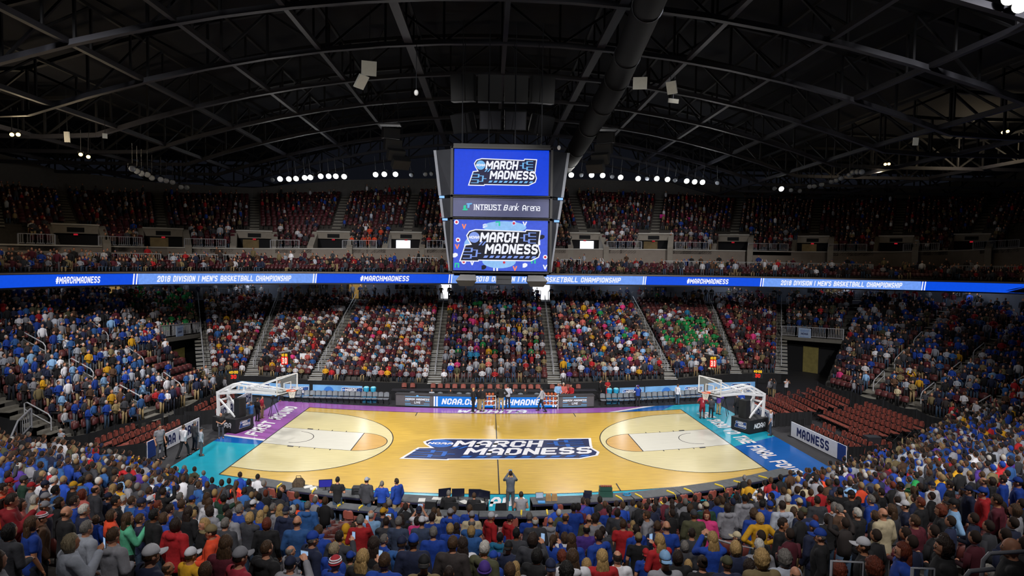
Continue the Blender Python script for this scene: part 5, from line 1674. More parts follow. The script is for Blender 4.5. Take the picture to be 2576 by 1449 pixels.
for s, nm in ((-1, 'purple'), (1, 'teal')):
    for k, (dx, z, ti) in enumerate(((0, 21.6, 5), (.2, 20.7, 16), (.5, 19.9, 28), (.95, 19.2, 40))):
        speaker(s * (9.0 - dx), 13.5 - k * .25, z, 1.4, .85, 1.0, s * -28, ti, 'dark loudspeaker in the hanging side cluster towards the %s end, %s from the top' % (nm, ORD[k]), 'side loudspeaker clusters')
    hc = thing('cable_hoist', (s * 9.0, 13.6, 22), 'steel hanging frame carrying the dark loudspeakers towards the %s end' % nm, 'hanging frame')
    mb = MB()
    mb.box((0, 0, .35), (1.7, .9, .12)); mb.tube([(-.7, 0, .4), (-.5, 0, 3.6)], .03, 6); mb.tube([(.7, 0, .4), (.5, 0, 3.6)], .03, 6)
    mb.build('hanging_bar', m_gun, hc)
duct = thing('air_duct', (6.9, 0, 22.2), 'long round black fabric air duct slung under the roof beside the scoreboard', 'duct')
mb = MB()
P = smooth([(-2.4, -22, -1.3), (-.7, -8, -.15), (0, 0, .1), (.55, 12, .25), (.7, 24, -.3), (.8, 31, -.4)], 40)
RD_ = [.55 + .32 * min(1, k / 22) for k in range(40)]
mb.tube([V(p) for p in P], RD_, 20)
mb.build('duct_tube', M('duct_fabric', '0b0c10', .85, .15, 2, bump=.3, spec=.1), duct, smooth=True)
mb = MB()
for p, r_ in list(zip(P, RD_))[4::5]:
    mb.tube([V(p) + V(((r_ + .01) * math.cos(a), 0, (r_ + .01) * math.sin(a))) for a in [2 * PI * k / 20 for k in range(21)]], .03, 6, caps=False)
mb.build('hoop_band', m_gun, duct)
mb = MB(); mb.tube([V(p) + V((-.4, 0, .68)) for p in P], .035, 6); mb.build('bright_rail', m_edge, duct)
for k, (x, y, z, rx, rz, w_, h) in enumerate(((-8.95, 4, 24.15, 20, 15, 1.0, .95), (-9.5, 4.2, 23.3, 35, 60, .9, .95), (9.5, 4, 23.6, 20, -10, .95, .8), (11.7, 4, 23.35, 25, -40, .7, .85), (12.7, 7.0, 23.2, 10, 20, .85, .3), (-31.5, 8, 19.85, 5, 0, .35, .75), (-28.8, 8, 19.98, 5, 20, .3, .35), (33.1, 10, 21.2, 5, 0, .4, .6))):
    t = thing('acoustic_panel', (x, y, z), ['square pale panel under the roof left of the scoreboard, upper of the pair', 'tilted pale panel under the roof left of the scoreboard, lower of the pair', 'square pale panel hung half behind the air duct', 'diamond tilted pale panel right of the air duct', 'thin edge-on pale panel right of the air duct', 'small pale double panel over the warm lamps at the far purple corner', 'little tan panel beside the small double panel', 'small pale panel over the teal corner lamps'][k], 'panel', 'pale panels under the roof')
    t.rotation_euler = (math.radians(rx), 0, math.radians(rz))
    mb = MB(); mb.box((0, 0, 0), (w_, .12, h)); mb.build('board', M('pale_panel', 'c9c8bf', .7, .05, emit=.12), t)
    mb = MB(); mb.tube([(0, .06, h * .3), (0, .3, h * .5 + 3.4)], .02, 6); mb.build('hanger', m_gun, t)
for k, (x, y, z) in enumerate(((-5.07, -2, 21.1), (4.43, 8, 19.8))):
    t = thing('dome_camera', (x, y, z), ['small white dome camera hanging left above the scoreboard', 'small white dome camera hanging right of the loudspeakers'][k], 'camera')
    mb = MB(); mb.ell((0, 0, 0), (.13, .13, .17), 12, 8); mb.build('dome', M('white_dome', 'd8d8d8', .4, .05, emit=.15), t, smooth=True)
    mb = MB(); mb.tube([(0, 0, .15), (0, 0, 4.2)], .02, 6); mb.build('rod', m_gun, t)
LIT = [(-23.80,19.81),(-22.84,19.82),(-22.06,19.88),(-21.11,19.99),(-20.50,20.04),(-19.37,20.19),(-18.50,20.21),(-17.72,20.22),(-16.81,20.20),(-13.36,20.48),(-12.40,20.54),(-11.17,20.56),(8.38,20.84),(10.67,20.88),(11.92,20.86),(13.95,20.68),(15.93,20.58),(18.05,20.62),(19.27,20.55),(21.45,20.41),(22.36,20.34),(23.26,20.31),(32.32,19.72)]
OFF = [(-24.62,19.70),(-9.42,20.51),(-7.88,20.62),(-7.22,20.68),(9.50,20.86),(13.00,20.75),(16.97,20.60),(20.13,20.48),(24.99,20.26),(33.47,19.60),(34.48,19.53),(31.54,19.75)]
LD = [(-27.97,10.00,17.91),(-28.26,11.20,17.88),(-28.52,12.30,17.84),(-28.84,13.80,17.93),(-29.06,14.90,17.80),(-29.45,17.10,17.92),(-29.67,18.50,17.98),(-29.90,20.10,18.02),(-30.14,22.20,17.81),(-30.29,23.70,17.93)]
RD = [(32.81,26.00,19.39),(32.71,24.90,19.31),(32.49,23.00,19.26),(32.13,20.50,19.24),(31.93,19.30,19.24),(31.71,18.10,19.28),(31.28,16.00,19.29),(31.08,15.10,19.42),(30.82,14.00,19.30),(30.55,12.90,19.15)]
WARM = [(-33.22,5,19.43),(-32.80,5,19.44),(-30.55,8,18.62),(-30.01,8,18.46),(43.49,14,22.91),(43.91,14,23.02),(37.02,20,20.93),(37.37,20,20.97)]
m_lens = EM('lamp_lens', 'f4f7ee', 9.0)
m_warm = EM('warm_lens', 'ffd27a', 7.0)
m_glass = M('unlit_lens', '8d94a0', .2, .1, spec=.8)
for m in (m_lens, m_warm):
    try: m.cycles.emission_sampling = 'NONE'
    except Exception: pass
def lamp_proto(lens, r=.24):
    t = link('floodlight', None)
    mb = MB()
    mb.tube([(0, .42, 0), (0, .3, 0), (0, .05, 0), (0, -.05, 0)], [r * .5, r * .7, r * 1.02, r * 1.08], 14)
    mb.build('housing', m_blk, t, smooth=False)
    mb = MB(); mb.ell((0, -.06, 0), (r, .05, r), 14, 8); mb.build('lens', lens, t, smooth=True)
    mb = MB(); mb.tube([(-r * 1.15, .1, 0), (-r * 1.15, .1, r * 1.5), (r * 1.15, .1, r * 1.5), (r * 1.15, .1, 0)], .02, 6); mb.tube([(0, .1, r * 1.5), (0, .1, r * 1.5 + 1.6)], .025, 6)
    mb.build('yoke', m_gun, t)
    return t
protos = {k: lamp_proto(m, r) for k, m, r in (('lit', m_lens, .29), ('off', m_glass, .24), ('warm', m_warm, .13))}
def lamp(kind, p, rz, label, group):
    src = protos[kind]
    o = src if not src.get('used') else dup(src)
    o['used'] = 1
    o.location = p
    o.rotation_euler = (math.radians(24), 0, rz)
    tag(o, label, 'floodlight', group)
lit_s = sorted(LIT)
nl = sum(1 for a in lit_s if a[0] < 0)
for k, (x, z) in enumerate(lit_s):
    s = ('%s from the purple corner' % ORD[k]) if k < nl else ('%s to the right of the scoreboard' % ORD[k - nl])
    lamp('lit', (x, 31.5, z), 0, 'lit white floodlight in the far roof row, ' + s, 'lit floodlights along the far roof edge')
for k, (x, z) in enumerate(sorted(OFF)):
    lamp('off', (x, 31.5, z), random.uniform(-.5, .5), 'unlit floodlight in the far roof row, %s from the purple corner' % ORD[k], 'unlit floodlights along the far roof edge')
for k, p in enumerate(LD):
    lamp('off', p, .5, 'unlit glass floodlight in the slanting row over the purple corner, %s from its outer end' % ORD[k], 'unlit floodlights over the purple corner')
for k, p in enumerate(RD):
    lamp('off', p, -.6, 'unlit glass floodlight in the slanting row over the teal corner, %s from the far wall' % ORD[k], 'unlit floodlights over the teal corner')
for k, p in enumerate(WARM):
    lamp('warm', p, .6 if p[0] < 0 else -.6, 'small warm yellow lamp under the roof at the %s side, %s from the outer edge' % ('purple' if p[0] < 0 else 'teal', ORD[[0, 1, 2, 3, 1, 0, 3, 2][k]]), 'warm lamps at the hall sides')
lamp('lit', (22.6, -12, 22.98), -.6, 'very bright white floodlight at the top teal corner of the roof', 'lit floodlights over the near teal corner')
lamp('lit', (22.1, -12, 23.3), -.6, 'white floodlight next to the brightest one at the top teal corner', 'lit floodlights over the near teal corner')
# their light on the walls and trusses
for x in (-20, -12, 11, 17, 22.5):
    l = bpy.data.lights.new('row_glow', 'POINT'); l.energy = 200; l.shadow_soft_size = .5
    o = bpy.data.objects.new('row_glow', l); COL.objects.link(o); o.location = (x, 31.2, 19.3)
for x, y, z in ((-33, 6, 18.6), (-30.2, 9, 17.8), (42.8, 16, 21.8), (37, 21, 20.2)):
    l = bpy.data.lights.new('warm_glow', 'POINT'); l.energy = 260; l.color = (1, .78, .5); l.shadow_soft_size = .3
    o = bpy.data.objects.new('warm_glow', l); COL.objects.link(o); o.location = (x, y, z)

# concourse ceiling lights under the club level
for q in resample(out, 13)[1:-1]:
    l = bpy.data.lights.new('concourse_light', 'POINT'); l.energy = 110; l.color = (.8, .88, 1); l.shadow_soft_size = .4
    o = bpy.data.objects.new('concourse_light', l); COL.objects.link(o)
    d = np.array((q[0] - 4, q[1] + 14, 0)); d /= np.linalg.norm(d)
    o.location = (q[0] - d[0] * 3.0, q[1] - d[1] * 3.0, q[2] + 2.35)

# ---------------------------------------------------------------- lit ribbon along the upper level
rb = thing('ribbon_board', (0, 0, 0), 'long curved blue lit ribbon display along the front of the upper level', 'display')
RS = [np.array(p) for p in smooth(RIB, 400)]
RL = np.concatenate([[0], np.cumsum([np.linalg.norm((b - a)[:2]) for a, b in zip(RS, RS[1:])])])
def rib(s, z, off=0.0):
    """point on the ribbon face: s along, z up from its centre line, off towards the court"""
    i = int(np.clip(np.searchsorted(RL, s) - 1, 0, len(RS) - 2))
    f = (s - RL[i]) / (RL[i + 1] - RL[i])
    p = RS[i] + (RS[i + 1] - RS[i]) * f
    t = RS[min(i + 3, 399)] - RS[max(i - 3, 0)]
    t /= np.linalg.norm(t)
    n = np.array((t[1], -t[0], 0))
    return (p[0] + n[0] * off, p[1] + n[1] * off, p[2] + z)
def rstrip(name, z0, z1, off, mat, parent, s0=0, s1=None, n=200, thick=.1):
    s1 = s1 or RL[-1]
    mb = MB()
    ss = [s0 + (s1 - s0) * k / n for k in range(n + 1)]
    vs = []
    for s in ss:
        vs += [rib(s, z0, off), rib(s, z1, off), rib(s, z1, off - thick), rib(s, z0, off - thick)]
    fs = []
    for k in range(n):
        o, p = k * 4, k * 4 + 4
        fs += [(o, p, p + 1, o + 1), (o + 1, p + 1, p + 2, o + 2), (o + 2, p + 2, p + 3, o + 3), (o + 3, p + 3, p, o)]
    mb.add(vs, fs)
    return mb.build(name, mat, parent)
rstrip('backing', -.55, .62, -.02, m_blk, rb, thick=.3)
rstrip('ledge', .46, .56, .16, M('ledge_grey', '7c6f66', .5, .1, emit=.02), rb, thick=.4)
rstrip('display_face', -.42, .42, .03, EM('ribbon_blue', '0c4ee0', 1.0, .05), rb)
def s_of(px):
    return px
def rib_of_u(u):
    """arc position whose direction from the hall centre line matches a bearing"""
    best = None
    for k in range(0, 400):
        d = RS[k] - np.array((-.7, -39.8, 11.6))
        b = 1229 + 1596 * d[0] / d[1]
        e = abs(b - u)
        if best is None or e < best[0]:
            best = (e, RL[k])
    return best[1]
m_rl = EM('ribbon_pale', '6f9cf2', 1.0, .12)
rw = []
for a, b in ((362, 796), (1136, 1622), (1928, 2345)):
    rstrip('pale_message_field', -.42, .42, .036, m_rl, rb, rib_of_u(a), rib_of_u(b), 60, .002)
def rtext(s, u0, u1, h=.5, sh=.2):
    s0, s1 = rib_of_u(u0), rib_of_u(u1)
    q, W_ = text2d(s, 1.0, .62, .2, .11, sh)
    k = (s1 - s0) / W_
    put([('white', q)], lambda a, b, z: rib((s0 + s1) / 2 + a * k, b * h, .045 + z), SMAT, 'message', rb)
for s, a, b in (('#MARCHMADNESS', 166, 272), ("2018 DIVISION I MEN'S BASKETBALL CHAMPIONSHIP", 412, 740), ('#MARCHMADNESS', 910, 1031), ("2018 DIVISION I MEN'S BASKETBALL CHAMPIONSHIP", 1194, 1561), ('#MARCHMADNESS', 1728, 1836), ("2018 DIVISION I MEN'S BASKETBALL CHAMPIONSHIP", 1978, 2290)):
    rtext(s, a, b)
sl = []
for u in (357, 799, 1132, 1624, 1924, 2348):
    s = rib_of_u(u)
    for d in (-.12, .1):
        sl.append([(s + d - .13, -.42), (s + d - .03, -.42), (s + d + .05, .42), (s + d - .05, .42)])
put([('white', sl)], lambda a, b, z: rib(a, b, .045 + z), SMAT, 'slash_mark', rb)
# ---------------------------------------------------------------- basket stands
m_pad = M('black_pad', '1a1b1f', .7, .15, 4, bump=.2)
m_wst = M('white_steel', 'e4e6ea', .4, .05)
m_rim = M('rim_orange', 'e2531c', .4, .05)
m_net = M('net_cord', 'ece9e2', .8, .05)
m_glassb = M('board_glass', 'cfd8dc', .08, .05, alpha=.16)
m_wp = M('white_letters', 'ececf2', .6, .03)
BM = {'white': m_wp, 'navy': M('banner_navy', '14235c', .7, .08), 'blue': M('banner_blue', '2f72c8', .7, .08), 'ball_text': m_wp, 'sky': M('banner_sky', '6ea6de', .7, .25, 1.2)}
def hoop(x, y, D, rz, label, side):
    t = thing('basketball_hoop', (x, y, 0), label, 'basketball hoop', 'the two basket stands', rz)
    mb = MB(); mb.box((0, 0, .52), (2.0, 1.5, .86)); mb.box((0, 0, .06), (1.9, 1.4, .1))
    base = mb.build('padded_base', m_pad, t)
    mb = MB(); mb.box((.62, 0, 1.55), (.42, .6, 1.25)); mb.build('padded_column', m_pad, t)
    B = D - .38
    mb = MB()
    for s in (-1, 1):
        mb.beam((-.78, s * .42, .95), (-.85, s * .42, 2.55), .15, .15)
        mb.beam((-.85, s * .42, 2.5), (.45, s * .36, 3.12), .13, .13)
        mb.beam((.45, s * .36, 3.12), (B - .15, s * .25, 3.0), .11, .11)
        mb.beam((-.85, s * .42, 2.4), (1.3, s * .34, 2.72), .15, .15)
        mb.beam((1.3, s * .34, 2.72), (B - .15, s * .25, 2.82), .13, .13)
        mb.beam((.1, s * .38, 2.6), (.2, s * .38, 3.02), .09, .09)
        mb.beam((1.3, s * .34, 2.72), (1.3, s * .33, 3.08), .08, .08)
        mb.beam((.5, s * .3, .98), (-.72, s * .4, 2.05), .09, .09)
    for xx, z in ((-.85, 2.5), (.45, 3.12), (1.6, 3.04), (-.8, 1.95)):
        mb.beam((xx, -.42, z), (xx, .42, z), .1, .1)
    mb.build('support_arm', m_wst, t)
    mb = MB()
    for s in (-1, 1):
        mb.beam((1.9, s * .3, 3.02), (B - .05, s * .55, 3.93), .07, .07)
    mb.build('board_brace', m_wst, t)
    mb = MB(); mb.box((B - .42, 0, 2.9), (.6, .5, .22)); mb.build('arm_pad', m_pad, t)
    bb = MB(); bb.box((B, 0, 3.435), (.03, 1.78, 1.03)); bd = bb.build('backboard', m_glassb, t)
    mb = MB()
    for a, b in (((B, -.9, 2.9), (B, .9, 2.9)), ((B, -.9, 3.97), (B, .9, 3.97)), ((B, -.9, 2.88), (B, -.9, 3.99)), ((B, .9, 2.88), (B, .9, 3.99))):
        mb.beam(a, b, .055, .06)
    mb.build('board_frame', m_wst, bd)
    mb = MB()
    for a, b in (((-.3, 3.08), (.3, 3.08)), ((-.3, 3.53), (.3, 3.53)), ((-.3, 3.06), (-.3, 3.55)), ((.3, 3.06), (.3, 3.55))):
        mb.beam((B + .02, a[0], a[1]), (B + .02, b[0], b[1]), .03, .05)
    mb.build('target_square', m_wst, bd)
    mb = MB(); mb.box((B, 0, 2.86), (.06, 1.84, .07)); mb.build('edge_pad', M('board_edge_pad', '202024', .7), bd)
    mb = MB()
    mb.tube([(D + .23 * math.cos(a), .23 * math.sin(a), 3.05) for a in [2 * PI * k / 20 for k in range(21)]], .018, 8, caps=False)
    mb.box((B + .08, 0, 3.03), (.14, .18, .1))
    mb.build('rim', m_rim, t)
    mb = MB()
    for k in range(12):
        for sg in (1, -1):
            pts = []
            for j in range(6):
                r = .225 - .105 * j / 5 + (.012 if j == 5 else 0)
                a = 2 * PI * k / 12 + sg * j * PI / 12
                pts.append((D + r * math.cos(a), r * math.sin(a), 3.04 - .085 * j))
            mb.tube(pts, .009, 4, caps=False)
    mb.build('net', m_net, t)
    # lettering on the padded base
    q, W_ = text2d('NCAA', .34, .9, .24, .08, .25)
    ny = -1 if True else 1
    fl = -1 if math.cos(rz) > 0 else 1
    if math.cos(rz) > 0:
        put([('white', [[(a * 1.0 / W_ * 1.15, b) for a, b in p] for p in q])], lambda a, b, z: (a + .05, -.752 - z, .52 + b), BM, 'base_lettering', base)
    else:
        put([('white', [[(a * 1.0 / W_ * 1.15, b) for a, b in p] for p in q])], lambda a, b, z: (-a - .05, .752 + z, .52 + b), BM, 'base_lettering', base)
    put(logo(.95, .5), lambda a, b, z: (1.002 + z, a, .52 + b), BM, 'base_emblem', base, 0, .001)
    # shot clock on its pole above the board
    mb = MB(); mb.tube([(B - .1, 0, 3.95), (B - .1, 0, 4.75)], .03, 6); mb.box((B - .1, 0, 5.05), (.25, .52, .78)); mb.build('shot_clock', m_blk, t)
    dr = -1 if math.cos(rz) > 0 else 1
    mb = MB()
    q, W_ = text2d('30', .36, .62, .22, .12)
    q2, W2 = text2d('40:00', .18, .62, .22, .14)
    c, s_ = math.cos(-rz), math.sin(-rz)
    def face(a, b, z):
        # the clock face looks to the near side of the hall
        p = V((a, -(.27 + z), b))
        p = Matrix.Rotation(-rz, 3, 'Z') @ p
        return (B - .1 + p.x, p.y, 5.05 + p.z)
    put([('red', [rect(-.2, -.34, .2, .14)]), ('w', [[(a * .3 / W_, b - .1) for a, b in p] for p in q]), ('gold', [[(a * .36 / W2, b + .25) for a, b in p] for p in q2])], face, {'red': EM('clock_red', 'ff2a1c', 1.2), 'w': EM('clock_white', 'ffd0c0', 1.2), 'gold': EM('clock_amber', 'ffc21e', 1.3)}, 'clock_digits', t)
    mb = MB(); mb.box((B - .1, 0, 5.65), (.2, .16, .14)); mb.tube([(B - .1, 0, 5.4), (B - .1, 0, 5.6)], .02, 6); mb.tube([(B - .1, -.6, 5.5), (B - .1, .6, 5.5)], .02, 6)
    mb.build('board_camera', M('camera_grey', '9a9ca2', .5), t)
    return t
hoop(-17.35, 1.95, 4.9, math.atan2(-2.04, 4.47), 'white armed basketball hoop with black padded base on the purple end', 0)
hoop(17.2, 2.3, 4.5, math.atan2(-2.23, -3.9), 'white armed basketball hoop with black padded base on the teal end', 1)

# ---------------------------------------------------------------- scorer table, benches, banners on the far side
m_bpanel = M('table_grey_panel', '56575a', .6, .08)
m_ltbl = EM('led_blue', '1478dc', 1.0, .04)
tbl = thing('scorer_table', (0, 8.2, 0), 'long scorer table with a blue lit front and grey end panels at the far sideline', 'table')
TP = [(-7.75, .52), (-4.97, .19), (-2.4, .0), (0, -.12), (2.2, -.03), (4.5, .1), (7.6, .47)]
def tpos(x):
    for (a, ya), (b, yb) in zip(TP, TP[1:]):
        if x <= b:
            return ya + (yb - ya) * (x - a) / (b - a)
    return TP[-1][1]
mb = MB()
for (a, ya), (b, yb) in zip(TP, TP[1:]):
    mb.loft([[V((x, y, .03)), V((x, y + .55, .03)), V((x, y + .55, .93)), V((x, y, .93))] for x, y in ((a, ya), (b, yb))])
mb.build('body', M('table_body', '2b2c2f', .6), tbl)
mb = MB()
for (a, ya), (b, yb) in zip(TP, TP[1:]):
    mb.beam((a, ya + .27, .95), (b, yb + .27, .95), .62, .05)
mb.build('table_top', M('table_top_grey', '3b3c40', .5), tbl)
for nm, a, b, mt in (('end_panel', -7.7, -4.85, m_bpanel), ('lit_panel', -4.8, 4.6, m_ltbl), ('end_panel', 4.7, 7.55, m_bpanel)):
    mb = MB()
    xs_ = [a + (b - a) * k / 16 for k in range(17)]
    vs = []
    for x in xs_:
        vs += [(x, tpos(x) - .03, .1), (x, tpos(x) - .03, .88), (x, tpos(x) - .005, .88), (x, tpos(x) - .005, .1)]
    fs = []
    for k in range(16):
        o, p = 4 * k, 4 * k + 4
        fs += [(o, p, p + 1, o + 1), (o + 1, p + 1, p + 2, o + 2), (o + 3, p + 3, p, o)]
    mb.add(vs, fs + [(0, 1, 2, 3), (67, 66, 65, 64)])
    mb.build(nm, mt, tbl)
def tface(x0, z0):
    return lambda a, b, z: (x0 + a, tpos(x0 + a) - .035 - z, z0 + b)
q, W_ = text2d('NCAA.COM/MARCHMADNESS', .46, .62, .2, .1, .18)
put([('white', [[(a * 8.3 / W_, b) for a, b in p] for p in q])], tface(.0, .5), SMAT, 'lit_message', tbl)
put([('white', [[(c + d - .05, -.38), (c + d + .07, -.38), (c + d + .07, .38), (c + d - .05, .38)] for c, d in ((-4.75, 0), (-4.55, 0), (4.35, 0), (4.55, 0))])], tface(0, .49), SMAT, 'white_bar', tbl)
for x0 in (-6.05, 6.05):
    q1, w1 = text2d('MARCH MADNESS', .15, .66, .2, .1, .15)
    q2, w2 = text2d('LIVE', .17, .7, .2, .12, .1)
    L = [('blue', [rect(-.95, .28, .95, .32), rect(-.95, -.38, .95, -.34), rect(-.95, -.26, -.5, -.22), rect(.5, -.26, .95, -.22), rect(-.95, -.06, -.6, -.02), rect(.6, -.06, .95, -.02), disc(0, .36, .09, 12)]), ('white', [[(a * 1.85 / w1, b + .1) for a, b in p] for p in q1] + [[(a, b - .14) for a, b in p] for p in q2])]
    put(L, tface(x0, .5), SMAT, 'live_emblem', tbl)
# black draped table behind it
t = thing('draped_table', (0, 11.2, 0), 'long black draped table behind the scorer table', 'table')
mb = MB()
n = 80
vs = []
for k in range(n + 1):
    x = -8.4 + 16.6 * k / n
    y = .02 * math.sin(k * 1.9) + (.35 if x > 4 else 0) * (x - 4) / 4
    vs += [(x, y - .35 + .05 * math.sin(k * 2.6), .02), (x, y - .32, .74)]
mb.add(vs, [(2 * k, 2 * k + 2, 2 * k + 3, 2 * k + 1) for k in range(n)])
mb.build('black_skirt', M('black_drape', '15161a', .9, .2, 6), t)
mb = MB()
mb.beam((-8.4, 0, .76), (4, 0, .76), .75, .04); mb.beam((4, 0, .76), (8.2, .35, .76), .75, .04)
mb.build('table_top', M('black_table_top', '2e2f34', .5), t)
# chairs
m_maroon = M('maroon_vinyl', '87463c', .5, .1, 6)
m_frame = M('dark_chair_frame', '26272a', .4, .1, metal=.4)
m_silver = M('silver_vinyl', '767d86', .35, .1, 5)
def chair_proto(mseat, name):
    t = link(name, None)
    mb = MB()
    mb.loft([[V((-.22 * k, .0, .44)), V((.22 * k, .0, .44)), V((.22 * k, .0, .48)), V((-.22 * k, .0, .48))] if False else [V((-.22 * k, y, .43 + dz)), V((.22 * k, y, .43 + dz)), V((.22 * k, y, .48 + dz)), V((-.22 * k, y, .48 + dz))] for y, k, dz in ((-.2, .9, -.01), (-.1, 1, 0), (.12, 1, .01), (.22, .88, 0))])
    mb.build('seat', mseat, t)
    mb = MB()
    mb.loft([[V((.23 * k * math.sin(a), -.24 - .05 * t_ - .03 * math.cos(a * 2), .55 + .36 * t_)) for a in (-1.5, -.8, 0, .8, 1.5)] + [V((.23 * k * math.sin(a), -.285 - .05 * t_ - .03 * math.cos(a * 2), .55 + .36 * t_)) for a in (1.5, .8, 0, -.8, -1.5)] for t_, k in ((0, .97), (.5, 1), (.78, .95), (.93, .78), (1, .45))])
    mb.build('backrest', mseat, t, smooth=False)
    for s in (-1, 1):
        mb = MB()
        mb.tube([(s * .21, -.27, .9), (s * .215, -.2, .46), (s * .22, .22, .0)], .016, 6)
        mb.tube([(s * .2, .1, .45), (s * .21, -.3, .0)], .016, 6)
        mb.build('leg', m_frame, t)
    mb = MB(); mb.tube([(-.21, .18, .06), (.21, .18, .06)], .012, 6); mb.tube([(-.21, -.26, .06), (.21, -.26, .06)], .012, 6); mb.build('stretcher', m_frame, t)
    return t
CP = {'m': chair_proto(m_maroon, 'folding_chair'), 'b': chair_proto(m_silver, 'bench_chair')}
def chair(kind, x, y, z, rz, label, group):
    src = CP[kind]
    o = src if not src.get('used') else dup(src)
    o['used'] = 1
    o.location = (x, y, z)
    o.rotation_euler = (0, 0, rz)
    tag(o, label, 'chair', group)
for k in range(15):
    x = -14.85 + 6.3 * k / 14
    chair('b', x, 9.66 - .45 * k / 14 * 1.2 + .15, 0, PI, 'silver backed bench chair near the purple end, %s from the corner' % ORD[k], 'bench chairs near the purple end')
for k in range(4):
    chair('b', -17 + .5 * k, 10.4 - .15 * k, 0, PI, 'silver backed bench chair behind the purple end backboard, %s from the corner' % ORD[k], 'bench chairs near the purple end')
for k in range(18):
    x = 8.4 + 8.2 * k / 17
    chair('b', x, 9.15 + 1.75 * (k / 17) ** 1.3 + .15, 0, PI, 'silver backed bench chair near the teal end, %s from the scorer table' % ORD[k], 'bench chairs near the teal end')
for k, x in enumerate([-7.6, -6.9, -5.2, -4.6, -4.0, -3.4, -2.7, -1.9, -1.2, -.5, .2, .9, 1.6, 2.3, 2.9, 3.5, 4.7, 5.3, 6.0, 6.9]):
    chair('m', x, 12.05 + .006 * x * x, .12, PI, 'maroon chair behind the black draped table, %s from the purple side' % ORD[k], 'maroon chairs behind the draped table')
for k, x in enumerate([-6.6, -4.4, -2.9, -2.2, -.9, 0, 1.9, 3.2]):
    chair('b', x, 9.25 + .008 * x * x, 0, PI, 'grey backed chair tucked behind the scorer table, %s from the purple side' % ORD[k], 'chairs behind the scorer table')
mb = MB(); mb.box((0, 12.4, .05), (17, 1.5, .1)); struct(mb.build('floor_platform', m_blk), 'low black platform behind the draped table')
# right end: blocks of maroon chairs on the floor
def block(n_rows, n_cols, o, du, dv, face, label, skip=()):
    k = 0
    for r in range(n_rows):
        for c in range(n_cols):
            if (r, c) in skip:
                continue
            x, y = o[0] + du[0] * c + dv[0] * r, o[1] + du[1] * c + dv[1] * r
            chair('m', x, y, .12 * r, face, label % (ORD[r], ORD[c]), label.split(',')[0].replace('maroon chair', 'maroon chairs'))
        pl = [o[0] + dv[0] * r, o[1] + dv[1] * r]
        if r:
            mb = MB()
            a = V((pl[0] - du[0], pl[1] - du[1], .06 * r)); b = V((pl[0] + du[0] * n_cols, pl[1] + du[1] * n_cols, .06 * r))
            mb.beam(a, b, .84, .12 * r)
            s = mb.build('riser_platform', m_blk)
            struct(s, 'low black riser under a row of maroon chairs')
block(3, 11, (20.35, .55), (.045, -.485), (.82, .05), PI / 2 - .08, 'maroon chair behind the nearest teal board, %s row, %s from its far end', {(2, 0), (2, 1), (2, 2), (1, 3)})
block(5, 12, (23.4, 4.6), (.03, -.5), (.82, .12), PI / 2, 'maroon chair in the large teal end block, %s row, %s from far end')
block(5, 10, (22.6, 10.2), (-.02, -.52), (.84, .1), PI / 2, 'maroon chair in the far teal end block, %s row, %s from far end', {(1, 1), (2, 1), (2, 2), (3, 2)})
block(3, 8, (20.1, 8.6), (.03, -.56), (.82, .1), PI / 2, 'maroon chair behind the far teal board, %s row, %s from its far end')
block(3, 10, (-20.15, 1.0), (-.05, -.5), (-.82, -.2), -PI / 2, 'maroon chair behind the near purple board, %s row, %s from its far end', {(2, 0), (2, 1), (2, 2), (1, 0)})
block(2, 10, (-19.75, 8.7), (.0, -.5), (-.72, .0), -PI / 2, 'maroon chair behind the far purple board, %s row, %s from its far end', {(1, 5)})
# courtside boards
def board(a, b, text, label, u0=.1, u1=.9, extra=True, face=1, h=.95):
    a, b = V((a[0], a[1], 0)), V((b[0], b[1], 0))
    L = (b - a).length
    d = (b - a) / L
    nrm = V((d.y, -d.x, 0)) * face
    rz = math.atan2(d.y, d.x)
    t = thing('courtside_board', a, label, 'board', None, rz)
    fy = -1 if V((-d.y, d.x, 0)).dot(nrm) < 0 else 1
    mb = MB(); mb.box((L / 2, 0, h / 2 + .04), (L, .06, h)); mb.build('panel', M('white_banner', 'dfe2ec', .7, .05), t)
    mb = MB()
    for x in (0, L):
        mb.tube([(x, -fy * .08, 0), (x, -fy * .08, h + .1)], .025, 6); mb.box((x, 0, .02), (.3, .35, .04))
    mb.build('post', m_frame, t)
    q, W_ = text2d(text, h * .62, .6, .2, .12)
    k = (u1 - u0) * L / W_
    sx = 1 if fy < 0 else -1
    c = (u0 + u1) / 2 * L
    put([('navy', [[(p * k, r) for p, r in pl] for pl in q])], lambda p, r, z: (c + sx * p, fy * (.032 + z), h / 2 + .04 + r), BM, 'board_lettering', t)
    if extra:
        e = L - .75 if extra == 1 else 0
        mb = MB(); mb.box((e + .37, fy * .034, h / 2 + .04), (.75, .012, h)); mb.build('navy_end', M('navy_end_panel', '173a86', .7, .15), t)
    return t
board((19.4, .9), (19.95, -4.6), 'MADNESS', 'white courtside board with navy lettering at the teal end nearest the crowd', .12, .72, 1, 1)
board((18.85, 8.5), (19.2, 3.3), 'NCAA MARCH', 'white courtside board behind the teal end basket', .04, .96, 0, 1)
board((-19.62, -4.2), (-19.2, 1.2), 'NCAA MARCH', 'white courtside board with navy lettering at the purple end nearest the crowd', .2, .97, 2, 1)
board((-19.1, 3.6), (-18.95, 9.6), 'NCAA MARCH', 'white courtside board behind the purple end basket', .06, .96, 0, 1)
